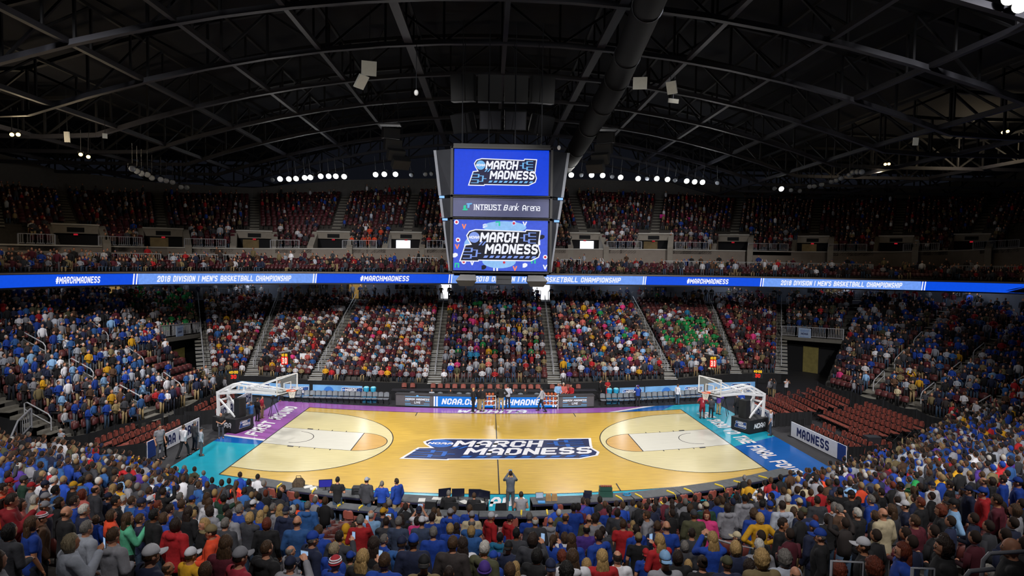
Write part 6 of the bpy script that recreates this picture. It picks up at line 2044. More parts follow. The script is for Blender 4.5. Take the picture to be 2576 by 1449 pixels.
# black drapes and barriers
m_drape = M('black_drape', '15161a', .9, .2, 6)
def drape(pts, h, label, sag=.12, z0=0.0):
    t = thing('black_drape', (pts[0][0], pts[0][1], z0), label, 'drape')
    P = resample([(a, b, 0) for a, b in pts], 24 * (len(pts) - 1) + 1) - np.array((pts[0][0], pts[0][1], 0))
    mb, vs = MB(), []
    for k, p in enumerate(P):
        q = P[min(k + 1, len(P) - 1)] - P[max(k - 1, 0)]
        q = q / np.linalg.norm(q)
        w_ = .05 * math.sin(k * 1.7) + .03 * math.sin(k * .6)
        f = (k % 24) / 24
        top = h - sag * math.sin(PI * f)
        vs += [(p[0] - q[1] * w_, p[1] + q[0] * w_, .02), (p[0] - q[1] * w_ * .7, p[1] + q[0] * w_ * .7, top * .5), (p[0], p[1], top)]
    n = len(P)
    mb.add(vs, [(3 * k + j, 3 * k + 3 + j, 3 * k + 4 + j, 3 * k + 1 + j) for k in range(n - 1) for j in (0, 1)])
    mb.build('cloth', m_drape, t, smooth=True)
    mb = MB()
    for k in range(0, n, 24):
        mb.tube([(P[k][0], P[k][1], 0), (P[k][0], P[k][1], h + .03)], .025, 6)
    mb.build('upright', m_gun, t)
drape([(-24.1, -4.2), (-22.9, -1.6), (-21.55, 1.4)], 1.25, 'sagging black drape behind the purple end near chairs')
drape([(-21.3, 2.3), (-21.0, 5.4), (-20.75, 9.2), (-21.4, 10.6)], 1.25, 'long black drape behind the purple end far chairs')
drape([(-19.65, -4.3), (-21.4, -5.3), (-23.2, -5.2)], 1.0, 'black barrier cloth closing the near side of the purple end chairs', .02)
drape([(-19.2, 1.4), (-20.4, 1.9), (-21.4, 1.8)], 1.0, 'black barrier cloth between the two purple end chair blocks', .02)
drape([(-19.15, 3.4), (-20.8, 2.7)], 1.0, 'short black barrier cloth behind the purple end basket', .02)
drape([(27.3, 12.6), (28.1, 9), (28.8, 6), (29.3, 3), (29.6, .4)], 1.35, 'long sagging black drape along the teal end stand', .2)
drape([(29.6, .2), (30.6, -1.5), (31.2, -3.4)], 1.35, 'black drape at the exit gap of the teal end', .3)
drape([(20.0, -4.7), (21.6, -4.4), (23.2, -4.0)], 1.0, 'black barrier cloth beside the board nearest the crowd', .02)
drape([(19.45, 1.1), (20.6, 1.6)], 1.0, 'short black barrier cloth at the far end of the nearest board', .02)
drape([(19.3, 3.1), (21.2, 3.5), (22.2, 3.7)], 1.0, 'black barrier cloth beside the far teal end board', .02)
mb = MB()
FBs = resample(FB, 60)
mb.add([(p[0], p[1] - .06 + .03 * math.sin(k * 2.1), .02) for k, p in enumerate(FBs)] + [(p[0], p[1] - .05, .92) for p in FBs], [(k, k + 1, 61 + k, 60 + k) for k in range(59)])
struct(mb.build('wall_far_front', m_drape), 'black skirt under the front row of the far stand')
for nm, Bq in (('left', LB[:5]), ('right', RB[1:])):
    S_ = resample(Bq, 40)
    mb = MB()
    mb.add([(p[0], p[1], .02) for p in S_] + [tuple(p) for p in S_], [(k, k + 1, 41 + k, 40 + k) for k in range(39)])
    struct(mb.build('wall_%s_front' % nm, m_drape), 'black front wall of the end stand')
# banners behind the benches
def backdrop(a, b, z0, z1, logos, label, ball=None):
    a, b = V((a[0], a[1], 0)), V((b[0], b[1], 0))
    L = (b - a).length
    d = (b - a) / L
    t = thing('bench_banner', a, label, 'banner', None, math.atan2(d.y, d.x))
    mb = MB(); mb.box((L / 2, 0, (z0 + z1) / 2), (L, .05, z1 - z0)); mb.build('panel', BM['sky'], t)
    for c, w_ in logos:
        put(logo(w_, .42), lambda p, r, z: (c + p, -.027 - z, (z0 + z1) / 2 + r), BM, 'emblem', t, 0, .0015)
    if ball:
        q, W_ = text2d('NCAA', .16, .9, .25, .1, .2)
        put([('blue', [disc(0, 0, .42, 20)]), ('white', [[(p, r - .1) for p, r in pl] for pl in q])], lambda p, r, z: (ball + p, -.027 - z, (z0 + z1) / 2 + r), BM, 'round_mark', t, 0, .0015)
    mb = MB()
    for x in (.05, L / 2, L - .05):
        mb.tube([(x, .08, 0), (x, .08, z1)], .025, 6)
    mb.build('upright', m_frame, t)
backdrop((-21.1, 12.15), (-17.4, 11.2), .15, 1.2, [(1.9, 2.2)], 'blue patterned banner at the far purple corner')
backdrop((-17.0, 11.1), (-14.9, 10.9), .15, 1.2, [(1.2, 1.7)], 'blue patterned banner behind the purple end backboard')
backdrop((-14.6, 10.85), (-10.6, 10.4), .15, 1.2, [(3.1, 1.9)], 'blue patterned banner behind the purple end bench', 1.3)
backdrop((9.9, 10.35), (12.0, 10.75), .15, 1.2, [(1.0, 1.8)], 'blue patterned banner beside the blue coolers at the teal bench')
backdrop((12.1, 10.85), (17.3, 12.0), .15, 1.2, [(4.3, 1.8)], 'long blue patterned banner behind the teal end bench', 1.9)
backdrop((17.9, 12.6), (22.2, 13.3), .15, 1.2, [(2.9, 2.0)], 'blue patterned banner at the far teal corner')
m_cool = M('cooler_blue', '2aa0cc', .4, .08)
for k, (x, y) in enumerate(((-10.2, 9.95), (-9.65, 9.9), (9.0, 9.9), (9.55, 10.0))):
    t = thing('drinks_cooler', (x, y, 0), 'tall turquoise drinks cooler beside the %s bench, %s' % (('purple end', 'teal end')[k // 2], ('outer of the pair', 'inner of the pair', 'inner of the pair', 'outer of the pair')[k]), 'cooler', 'turquoise drinks coolers')
    mb = MB(); mb.tube([(0, 0, .5), (0, 0, .85), (0, 0, 1.12), (0, 0, 1.2)], [.17, .19, .23, .22], 14); mb.build('tank', m_cool, t)
    mb = MB(); mb.tube([(0, 0, 1.2), (0, 0, 1.27)], [.22, .14], 14); mb.build('lid', M('cooler_lid', '86d4e8', .4), t)
    mb = MB(); mb.box((0, 0, .25), (.5, .45, .5)); mb.build('stand', M('cooler_stand', '1f78a6', .5), t)
# ball racks with their balls
m_ball = M('basketball_leather', 'a04a22', .6, .1, 30)
bme = None
for k, (x, y, rows, cols, side) in enumerate(((-.55, 7.55, 3, 3, 'left hand'), (4.05, 7.75, 3, 4, 'right hand'))):
    t = thing('ball_rack', (x, y, 0), 'white rack full of basketballs before the scorer table, %s one' % ('first' if k == 0 else 'second'), 'ball rack', 'ball racks')
    W2 = .15 + .27 * cols
    mb = MB()
    for s in (-1, 1):
        mb.tube([(s * W2 / 2, -.12, .03), (s * W2 / 2, 0, 1.25)], .018, 6); mb.tube([(s * W2 / 2, .15, .03), (s * W2 / 2, .02, 1.2)], .018, 6)
    mb.build('frame', m_wst, t)
    for r in range(rows):
        mb = MB(); mb.box((0, 0, .42 + .34 * r), (W2, .26, .03)); mb.build('shelf', m_wst, t)
        for c in range(cols):
            if bme is None:
                q = MB(); q.ell((0, 0, 0), (.12,) * 3, 16, 12)
                bme = q.mesh('basketball', m_ball, True)
            o = link('basketball', bme, None, (x + (c - (cols - 1) / 2) * .27, y - .02, .42 + .34 * r + .137))
            tag(o, 'orange basketball on the %s rack, %s shelf from the bottom, %s along' % ('first' if k == 0 else 'second', ORD[r], ORD[c]), 'basketball', 'basketballs on the racks')
# corner game clocks
for k, (x, y, rz) in enumerate(((-20.95, 11.2, .25), (22.4, 13.3, -.35))):
    t = thing('game_clock', (x, y, 0), 'black game clock showing amber and red digits at the far %s corner' % ('purple' if k == 0 else 'teal'), 'clock', None, rz)
    mb = MB(); mb.box((0, 0, 1.9), (.82, .25, .78)); mb.build('case', m_blk, t)
    mb = MB(); mb.tube([(0, 0, 0), (0, 0, 1.55)], .04, 6); mb.box((0, 0, .03), (.6, .5, .06)); mb.build('stand', m_frame, t)
    q, W_ = text2d('30', .32, .62, .2, .12); q2, W2 = text2d('40:00', .22, .62, .2, .14)
    put([('red', [[(a * .42 / W_, b - .16) for a, b in p] for p in q]), ('gold', [[(a * .66 / W2, b + .2) for a, b in p] for p in q2])], lambda a, b, z: (a, -.13 - z, 1.9 + b), {'red': EM('clock_red', 'ff2a1c', 1.2), 'gold': EM('clock_amber', 'ffc21e', 1.3)}, 'clock_digits', t)
for k, (x, y) in enumerate(((-15.9, 5.3), (17.0, 6.4))):
    t = thing('camera_tripod', (x, y, 0), 'black video camera on a tripod on the %s floor paint' % ('purple' if k == 0 else 'teal'), 'tripod')
    for a in (.5, 2.6, 4.7):
        mb = MB(); mb.tube([(.45 * math.cos(a), .45 * math.sin(a), 0), (0, 0, 1.25)], .022, 6); mb.build('leg', m_blk, t)
    mb = MB(); mb.box((0, 0, 1.42), (.16, .36, .2)); mb.tube([(0, -.18, 1.42), (0, -.34, 1.42)], .06, 10); mb.build('camera_body', m_blk, t)
    mb = MB(); mb.tube([(0, 0, 1.2), (0, 0, 1.34)], .05, 8); mb.tube([(0, .05, 1.3), (.15, .45, 1.15)], .012, 6); mb.build('pan_head', m_gun, t)

# ---------------------------------------------------------------- press tables on the near side
def t1y(x): return -12.1 + .0185 * x * x
def t2y(x): return -13.5 + .0185 * x * x
m_ttop = M('press_cloth_grey', '55585c', .8, .2, 5, bump=.3)
def press(x0, x1, fy, dep, label, group):
    c = (x0 + x1) / 2
    rz = math.atan2(fy(x1) - fy(x0), x1 - x0)
    t = thing('press_table', (c, (fy(x0) + fy(x1)) / 2, 0), label, 'table', group, rz)
    L = math.hypot(x1 - x0, fy(x1) - fy(x0)) - .03
    mb = MB(); mb.box((0, 0, .735), (L, dep, .04)); mb.build('table_top', m_ttop, t)
    mb = MB(); mb.box((0, dep / 2 - .01, .37), (L, .02, .7)); mb.build('front_skirt', m_drape, t)
    mb = MB(); mb.box((0, -dep / 2 + .012, .68), (L, .02, .1)); mb.build('rear_trim', M('table_trim', '1e1f3a', .6), t)
    for s in (-1, 1):
        for e in (-1, 1):
            mb = MB(); mb.tube([(s * (L / 2 - .15), e * (dep / 2 - .1), 0), (s * (L / 2 - .15), e * (dep / 2 - .1), .72)], .02, 6); mb.build('leg', m_frame, t)
xs1 = [-11.9, -9.6, -7.35, -5.1, -2.85, -.6]
xs2 = [1.3, 3.6, 5.9, 8.2, 10.5, 12.8, 15.0]
for k in range(5):
    press(xs1[k], xs1[k + 1], t1y, .8, 'grey topped courtside press table on the purple half, %s from the centre gap' % ORD[4 - k], 'courtside press tables')
for k in range(6):
    press(xs2[k], xs2[k + 1], t1y, .8, 'grey topped courtside press table on the teal half, %s from the centre gap' % ORD[k], 'courtside press tables')
xs3 = [-7.6 + 2.2 * k for k in range(8)]
for k in range(7):
    press(xs3[k], xs3[k + 1], t2y, .55, 'grey topped press table in the second row, %s from its purple end' % ORD[k], 'second row press tables')
k = 0
for x in [-11.3, -10.4, -9.4, -8.3, -4.2, -3.3, 2.4, 3.4, 4.4, 6.4, 7.2, 8.2, 8.9, 9.7, 10.6, 11.4]:
    chair('m', x, t1y(x) - .62, 0, .037 * x, 'maroon folding chair at the courtside press tables, %s from the purple end' % ORD[k], 'maroon chairs at the press tables')
    k += 1
k = 0
for x in [-6.4, -5.2, -3.6, -1.4, .4, 1.9, 4.2, 6.6]:
    chair('m', x, t2y(x) - .52, 0, .037 * x, 'maroon folding chair at the second press row, %s from the purple end' % ORD[k], 'maroon chairs at the second press row')
    k += 1
m_scr = EM('laptop_glow', 'b8c8e0', .7, .1)
m_scrd = M('monitor_dark_screen', '1b1d2e', .25, .1, emit=.1)
def monitor(x, y, rz, label, w_=.56, on=False):
    t = thing('monitor', (x, y, .755), label, 'monitor', None, rz)
    mb = MB(); mb.box((0, 0, .3), (w_, .04, .36)); mb.build('housing', m_blk, t)
    mb = MB(); mb.box((0, -.022, .3), (w_ - .04, .006, .32)); mb.build('screen', EM('monitor_blue', '2a2a9a', .9) if on else m_scrd, t)
    mb = MB(); mb.box((0, .02, .07), (.05, .03, .15)); mb.box((0, .02, .008), (.24, .18, .016)); mb.build('foot', m_blk, t)
def at1(x, d=0.0): return t1y(x) + d
for k, (x, d, rz) in enumerate(((-2.55, .1, .3), (-1.95, .12, .05), (-1.2, .1, -.05), (-.78, -.02, -.5))):
    monitor(x, at1(x, d), rz, 'dark computer monitor before the centre line, %s from the purple side' % ORD[k])
monitor(-8.1, at1(-8.1, .12), .15, 'computer monitor with a glowing violet screen on the courtside table', .6, True)
def laptop(x, y, rz, label, lit):
    t = thing('laptop', (x, y, .757), label, 'laptop', None, rz)
    mb = MB(); mb.box((0, 0, .012), (.36, .25, .02)); mb.build('keyboard_base', M('laptop_grey', '4b4e55', .5), t)
    mb = MB(); mb.box((0, .17, .13), (.36, .02, .25), mat=Matrix.Rotation(-.3, 3, 'X')); mb.build('lid', m_blk, t)
    mb = MB(); mb.box((0, .156, .13), (.33, .006, .22), mat=Matrix.Rotation(-.3, 3, 'X')); mb.build('screen', m_scr if lit else m_scrd, t)
laptop(1.72, at1(1.72, .1), .1, 'laptop with a pale lit screen beside the brown paper bags', True)
laptop(3.9, at1(3.9, .1), -.2, 'dark laptop beside the equipment rack on the press table', False)
laptop(3.75, at1(3.75, -.2), -.5, 'open grey laptop tilted at the table edge before the equipment rack', False)
laptop(5.7, t2y(5.7) + .1, .1, 'blue-grey laptop on the second press row near the yellow shirt', False)
t = thing('equipment_rack', (4.75, at1(4.75, .15), .757), 'stack of audio equipment with coloured lights on the press table', 'equipment')
mb = MB(); mb.box((0, 0, .12), (.6, .35, .24)); mb.box((0, .05, .34), (.56, .3, .16)); mb.build('case', M('rack_green', '22483f', .5), t)
mb = MB()
for k in range(6): mb.ell((-.22 + .09 * k, 0, .46), (.05, .07, .05), 8, 6)
mb.build('knob_row', M('rack_knob', '8a4a3c', .5, .3), t)
t = thing('mixing_desk', (-7.55, at1(-7.55, .12), .757), 'dark mixing desk with cables on the courtside table', 'equipment')
mb = MB(); mb.box((0, 0, .05), (.7, .4, .1), mat=Matrix.Rotation(.12, 3, 'X')); mb.build('desk', m_gun, t)
mb = MB()
for k in range(12): mb.box((-.3 + .054 * k, -.02, .115), (.02, .2, .02), mat=Matrix.Rotation(.12, 3, 'X'))
mb.build('fader_row', M('fader_grey', '9a9aa0', .5), t)
t = thing('equipment_case', (-6.55, at1(-6.55, .1), .757), 'black equipment case beside the black polo shirt', 'equipment case')
mb = MB(); mb.box((0, 0, .15), (.45, .4, .3)); mb.build('box', m_pad, t); mb = MB(); mb.tube([(-.1, -.2, .22), (-.1, -.24, .22), (.1, -.24, .22), (.1, -.2, .22)], .012, 6); mb.build('handle', m_gun, t)
t = thing('camera_bag', (-9.45, at1(-9.45, .1), .757), 'brown camouflage camera bag leaning on the courtside table', 'bag')
mb = MB(); mb.loft([[V((x * w_, y * .14 * w_, z)) for x, y in ((-.25, -1), (.25, -1), (.25, 1), (-.25, 1))] for z, w_ in ((0, 1), (.2, 1.05), (.38, .6))]); mb.build('bag_body', M('camo_brown', '4a3d2f', .9, .5, 12), t)
mb = MB(); mb.tube([(-.12, 0, .36), (-.1, 0, .5), (.1, 0, .5), (.12, 0, .36)], .015, 6); mb.build('strap', m_blk, t)
for k, x in enumerate((2.08, 2.35)):
    t = thing('paper_bag', (x, at1(x, -.05), .757), 'brown paper bag on the press table, %s from the centre' % ORD[k], 'bag', 'brown paper bags')
    mb = MB(); mb.loft([[V((a * w_, b * w_ * .6, z)) for a, b in ((-.12, -.12), (.12, -.12), (.12, .12), (-.12, .12))] for z, w_ in ((0, 1), (.2, 1), (.3, .8))]); mb.build('bag_body', M('kraft_paper', 'a98558', .9, .1), t)
t = thing('blue_folder', (1.75, at1(1.75, -.25), .757), 'bright blue folder at the edge of the press table', 'folder')
mb = MB(); mb.box((0, 0, .02), (.32, .24, .04)); mb.build('cover', M('folder_blue', '2f8ed8', .5), t)
for k, (x, d) in enumerate(((-3.55, -.15), (-1.65, -.2), (-2.9, .1), (-9.0, .2), (-.95, -.2), (-8.7, .1))):
    o = MB().box((0, 0, 0), (.3, .4, .012), rz=k * .7).build('paper_sheet', M('paper_white', 'd8d8d4', .8, .04), None, (x, at1(x, d), .763))
    tag(o, 'white paper sheets on the purple half of the courtside tables, %s from the gap' % ORD[[3, 1, 2, 5, 0, 4][k]], 'paper', 'paper sheets on the tables')
mb = MB()
P = [V((.2 * math.cos(a) * (1 - .004 * k), .16 * math.sin(a), .02 + .0015 * k)) for k, a in enumerate([.5 * j for j in range(40)])]
mb.tube(P, .014, 6)
tag(mb.build('cable_coil', M('cable_blue', '2c86b8', .5), None, (5.75, at1(5.75, .05), .757)), 'coil of blue cable on the press table by the equipment rack', 'cable')
m_yel = M('tag_yellow', 'e6c832', .6, .06)
for k, x in enumerate((-10.36, -8.6, 5.3, 6.25, 7.85, 8.75, 10.45, 11.55, 13.1)):
    t = thing('yellow_strap', (x, at1(x, -.15), .757), 'yellow power strip on the courtside tables, %s from the purple end' % ORD[k], 'power strip', 'yellow power strips', .037 * x + .25)
    mb = MB(); mb.box((0, 0, .03), (.07, .42, .05)); mb.build('strip_case', m_yel, t)
    mb = MB(); mb.tube([(0, -.2, .03), (.02, -.3, -.02), (.03, -.34, -.2)], .012, 6); mb.build('flex', m_yel, t)
for k, x in enumerate((-7.0, -6.05, .8, 1.9, 3.5, 7.1)):
    t = thing('yellow_strap', (x, t2y(x) + .05, .757), 'yellow power strip on the second press row, %s from the purple end' % ORD[k], 'power strip', 'yellow power strips', .037 * x - .1)
    mb = MB(); mb.box((0, 0, .03), (.07, .4, .05)); mb.build('strip_case', m_yel, t)
    mb = MB(); mb.tube([(0, -.2, .03), (.02, -.32, -.05)], .012, 6); mb.build('flex', m_yel, t)
for k, x in enumerate((-3.05, -2.1, -.95, -.1)):
    t = thing('office_chair', (x, t1y(x) - .75, 0), 'black office chair at the monitors, %s from the purple side' % ORD[k], 'chair', 'black office chairs', .1 * k - .15)
    mb = MB(); mb.loft([[V((a, b - .26 - .05 * z2, .5 + z2 * .55)) for a, b in ((-.24 * w_, 0), (.24 * w_, 0), (.24 * w_, .06), (-.24 * w_, .06))] for z2, w_ in ((0, .9), (.5, 1.05), (1, .95))]); mb.build('backrest', m_pad, t)
    mb = MB(); mb.box((0, 0, .46), (.48, .46, .08)); mb.build('seat', m_pad, t)
    mb = MB(); mb.tube([(0, 0, .06), (0, 0, .43)], .03, 8); [mb.tube([(0, 0, .1), (.26 * math.cos(a), .26 * math.sin(a), .04)], .02, 6) for a in (0, 1.26, 2.5, 3.77, 5.03)]; mb.build('star_base', m_frame, t)
t = thing('equipment_cart', (22.2, -3.2, 0), 'black road case and amplifier stack beside the board nearest the crowd', 'road case')
mb = MB(); mb.box((0, 0, .35), (1.0, .7, .7)); mb.build('case', m_pad, t); mb = MB(); mb.box((.1, 0, .95), (.8, .6, .5)); mb.build('amplifier', m_gun, t); mb = MB(); mb.box((0, -.36, .4), (.9, .02, .05)); mb.build('latch', m_edge, t)
# ---------------------------------------------------------------- railings, aisles, tunnels, portals, signs
m_rail = M('rail_grey', '9a9ca4', .45, .06)
m_rail2 = M('rail_pale', 'b4b6bc', .45, .06)
m_aisle = M('aisle_concrete', '77746c', .85, .12, 4)
m_nose = M('step_nosing', 'c4c6c8', .7, .05)
def railing(P, h, label, mat=None, group=None, legs=0.0, pitch=.16, seg=2.2):
    o = V(P[0])
    t = thing('railing', o, label, 'railing', group)
    Q = [V(p) - o for p in P]
    mat = mat or m_rail
    tr, ba, po = MB(), MB(), MB()
    up = V((0, 0, h))
    acc = 0.0
    for a, b in zip(Q, Q[1:]):
        tr.beam(a + up, b + up, .07, .06)
        tr.beam(a + V((0, 0, .12)), b + V((0, 0, .12)), .05, .05)
        L = (b - a).length
        n = max(1, int(L / pitch))
        for k in range(n):
            p = a + (b - a) * (k / n)
            ba.beam(p + V((0, 0, .12)), p + up * .97, .03, .03)
        m = max(1, int(round(L / seg)))
        for k in range(m + 1):
            p = a + (b - a) * (k / m)
            po.beam(p - V((0, 0, legs)), p + up, .08, .08)
    tr.build('rail_bar', mat, t); ba.build('baluster_panel', mat, t); po.build('post', mat, t)
    return t
def on_curve(C_, u):
    """points of a line by bearing from the hall's viewing side"""
    best = None
    for a, b in zip(C_, C_[1:]):
        a, b = np.array(a, float), np.array(b, float)
        for f in np.linspace(0, 1, 25):
            p = a + (b - a) * f
            e = abs(1229 + 1596 * (p[0] + .7) / (p[1] + 39.8) - u)
            if best is None or e < best[0]:
                best = (e, p)
    return best[1]
def run(C_, a, b, n=4, dz=0.0, off=0.0):
    out = []
    for k in range(n + 1):
        p = on_curve(C_, a + (b - a) * k / n)
        d = np.array((p[0] - 4, p[1] + 14, 0)); d /= np.linalg.norm(d)
        out.append(tuple(p + np.array((0, 0, dz)) - d * off))
    return out
for k, (a, b) in enumerate(((75, 170), (268, 372), (475, 580), (690, 755), (862, 950), (1072, 1112), (1530, 1615), (1705, 1785), (1885, 1990), (2095, 2195), (2295, 2390), (2475, 2600))):
    railing(run(U0, a, b, 4, .1, .0), .85, 'grey railing on the upper stand wall, %s from the purple side' % ORD[k], None, 'railings on the upper stand wall')
CM = [c * .42 + u * .58 for c, u in zip(CB, U0s)]
CM = [np.array((m[0], m[1], c[2] + .55)) for m, c in zip(CM, CB)]
for k, (a, b) in enumerate(((-30, 45), (240, 420), (440, 620), (1035, 1100), (1410, 1460), (1672, 1825), (1850, 2022), (2045, 2215), (2420, 2600))):
    railing(run(CM, a, b, 5), 1.0, 'pale railing on the club level, %s from the purple side' % ORD[k], m_rail2, 'railings on the club level', .5)
for k, (a, b) in enumerate(((513, 685), (708, 884), (905, 1100), (1132, 1362), (1378, 1570), (1592, 1765), (1788, 1962))):
    railing(run(FTP, a, b, 5, .15, .0), 1.05, 'pale railing along the top of the far stand, %s from the purple side' % ORD[k], m_rail2, 'railings along the far stand top', .1)
railing(run(RT, 2168, 2330, 4, .15), 1.05, 'grey railing along the top of the teal end stand', None)
railing([(-23.59,-8.8,1.6), (-23.98,-7.8,2.1), (-24.04,-6.8,2.5)], 1.0, 'steel guard rail above the lower exit at the purple corner', None)
# aisle steps and their centre rails
def aisle(S, q, label, rails, nosed_rows=0, w_=1.15, r0=0):
    mb, nb = MB(), MB()
    for r in range(r0, S.n):
        p, fa = S.at(r + .5, q)
        p2, _ = S.at(r + 1.5, q)
        ux, uy = math.cos(fa), math.sin(fa)
        d = V((-uy, ux, 0))
        step = .28 if S.n > 20 else .3
        run_ = math.hypot(p2[0] - p[0], p2[1] - p[1])
        c = V(p)
        R = Matrix.Rotation(fa, 3, 'Z')
        rise = (S.T[0][2] - S.B[0][2]) / S.n
        mb.box(c + V((0, 0, .012)), (w_, run_ * 1.0, .03), mat=R)
        mb.box(c - d * run_ * .27 + V((0, 0, rise * .25)), (w_, run_ * .46, rise * .5), mat=R)
        if r < nosed_rows:  # only the lower rows get white step nosings
            nb.box(c - d * (run_ * .27 - run_ * .2) + V((0, 0, rise * .5 + .01)), (w_, .14, .03), mat=R)
            nb.box(c + d * run_ * .46 + V((0, 0, .035)), (w_, .14, .03), mat=R)
    o = struct(mb.build('floor_aisle', m_aisle), 'concrete aisle steps, ' + label)
    if nosed_rows:
        nb.build('step_edge', m_nose, o)
    if rails:
        t = thing('handrail', S.at(1.5, q)[0], 'grey handrail up the middle of the far stand aisle, ' + label, 'handrail', 'handrails in the far stand aisles')
        o0 = V(S.at(1.5, q)[0])
        for a, b in ((1, 4), (4.6, 8), (8.6, 13), (13.6, S.n - 1)):
            mb = MB()
            pts = [V(S.at(a + .5, q)[0]) - o0, V(S.at(b + .5, q)[0]) - o0]
            h = V((0, 0, .95))
            mb.tube([pts[0] + h * .35, pts[0] + h, pts[1] + h, pts[1] + h * .2], .035, 6)
            mb.tube([pts[0] * .5 + pts[1] * .5, pts[0] * .5 + pts[1] * .5 + h], .03, 6)
            mb.tube([pts[0] + h * .4, pts[1] + h * .4], .025, 6)
            mb.build('rail_section', m_rail2, t)
for k in range(8):
    aisle(far, min(k, 6.9999) if k else .0001, '%s from the purple side' % ORD[k], True, 8)
for S, qs, nm in ((left, (1, 2, 3), 'purple end stand'), (right, (2, 3, 4), 'teal end stand')):
    for k, q in enumerate(qs):
        aisle(S, q, '%s, %s from its near end' % (nm, ORD[k if nm[0] == 'p' else 2 - k]), False)
        for j, r in enumerate((1, 5, 9)):
            p0, fa = S.at(r + .5, q); p1, _ = S.at(r + 2.5, q)
            t = thing('handrail', p0, 'looped grey handrail in the %s, %s aisle, %s from the floor' % (nm, ORD[k], ORD[j]), 'handrail', 'looped handrails in the end stands')
            d = V(p1) - V(p0); h = V((0, 0, .95))
            mb = MB(); mb.tube([V((0, 0, .1)), h * .85, h + d * .1, h + d * .9, h * .85 + d, d + V((0, 0, .1))], .035, 6); mb.build('rail_loop', m_rail2, t)
            mb = MB(); mb.tube([h * .5, h * .5 + d], .025, 6); mb.build('mid_rail', m_rail2, t)
for k in range(1, 15):
    aisle(upper, min(k, 14.999), 'upper stand, %s from the purple side' % ORD[k], False, 0, 1.0, 5)
# corner tunnels under the end stands
m_tun = M('tunnel_black', '111216', .8, .2, 3)
for S, q0, q1, nm, su in ((left, 4.0, 4.9999, 'purple', -1), (right, 0.0001, 1.0, 'teal', 1)):
    half = int(S.n * .5)
    for q in (q0, q1):
        mb, vs = MB(), []
        for r in range(half + 1):
            p, _ = S.at(r, q)
            vs += [(p[0], p[1], 0), (p[0], p[1], p[2])]
        mb.add(vs, [(2 * k, 2 * k + 2, 2 * k + 3, 2 * k + 1) for k in range(half)])
        struct(mb.build('wall_tunnel', m_tun), 'black side wall of the %s corner tunnel' % nm)
    a, b = V(S.at(half + 1.2, q0)[0]), V(S.at(half + 1.2, q1)[0])
    mb = MB(); mb.add([(a.x, a.y, 0), (b.x, b.y, 0), tuple(b), tuple(a)], [(0, 1, 2, 3)])
    struct(mb.build('wall_tunnel', m_tun), 'black back of the %s corner tunnel' % nm)
    c, d = a * .62 + b * .38, a * .38 + b * .62
    n = V((c.y - d.y, d.x - c.x, 0)).normalized()
    n = -n if n.y > 0 else n
    mb = MB(); mb.add([(c + n * .1)[:2] + (0.02,), (d + n * .1)[:2] + (.02,), (d + n * .1)[:2] + (2.7,), (c + n * .1)[:2] + (2.7,)], [(0, 1, 2, 3)])
    struct(mb.build('door_1', M('olive_lit_door', '6b6236', .7, .2, 3, emit=.12)), 'dim olive doorway at the back of the %s corner tunnel' % nm)
    P = [V(S.at(half, q0 + (q1 - q0) * k / 4)[0]) for k in range(5)]
    mb = MB()
    for e, f in zip(P, P[1:]):
        mb.beam(e - V((0, 0, .15)), f - V((0, 0, .15)), .5, .35)
    struct(mb.build('trim_tunnel_edge', m_aisle), 'concrete edge over the %s corner tunnel' % nm)
    railing([tuple(p + V((0, 0, .05))) for p in P], 1.05, 'pale railing over the dark %s corner tunnel' % nm, m_rail2)
    m = P[1] * .35 + P[2] * .65
    tdir = (P[3] - P[1]).normalized()
    t = thing('hanging_banner', m, 'pale blue banner hanging on the railing over the %s corner tunnel' % nm, 'banner', None, math.atan2(tdir.y, tdir.x))
    mb = MB(); mb.box((0, -.18, .42), (1.35, .03, 1.15)); mb.build('cloth', M('banner_pale_blue', 'a9bede', .8, .12, 6), t)
    q, W_ = text2d('NCAA', .2, .85, .25, .1, .2)
    put([('navy', q), ('blue', [rect(-.5, .32, .5, .36), rect(-.4, .2, .4, .23), rect(-.5, -.34, .5, -.31)])], lambda p, r, z: (p, -.2 - z, .42 + r), BM, 'banner_print', t)
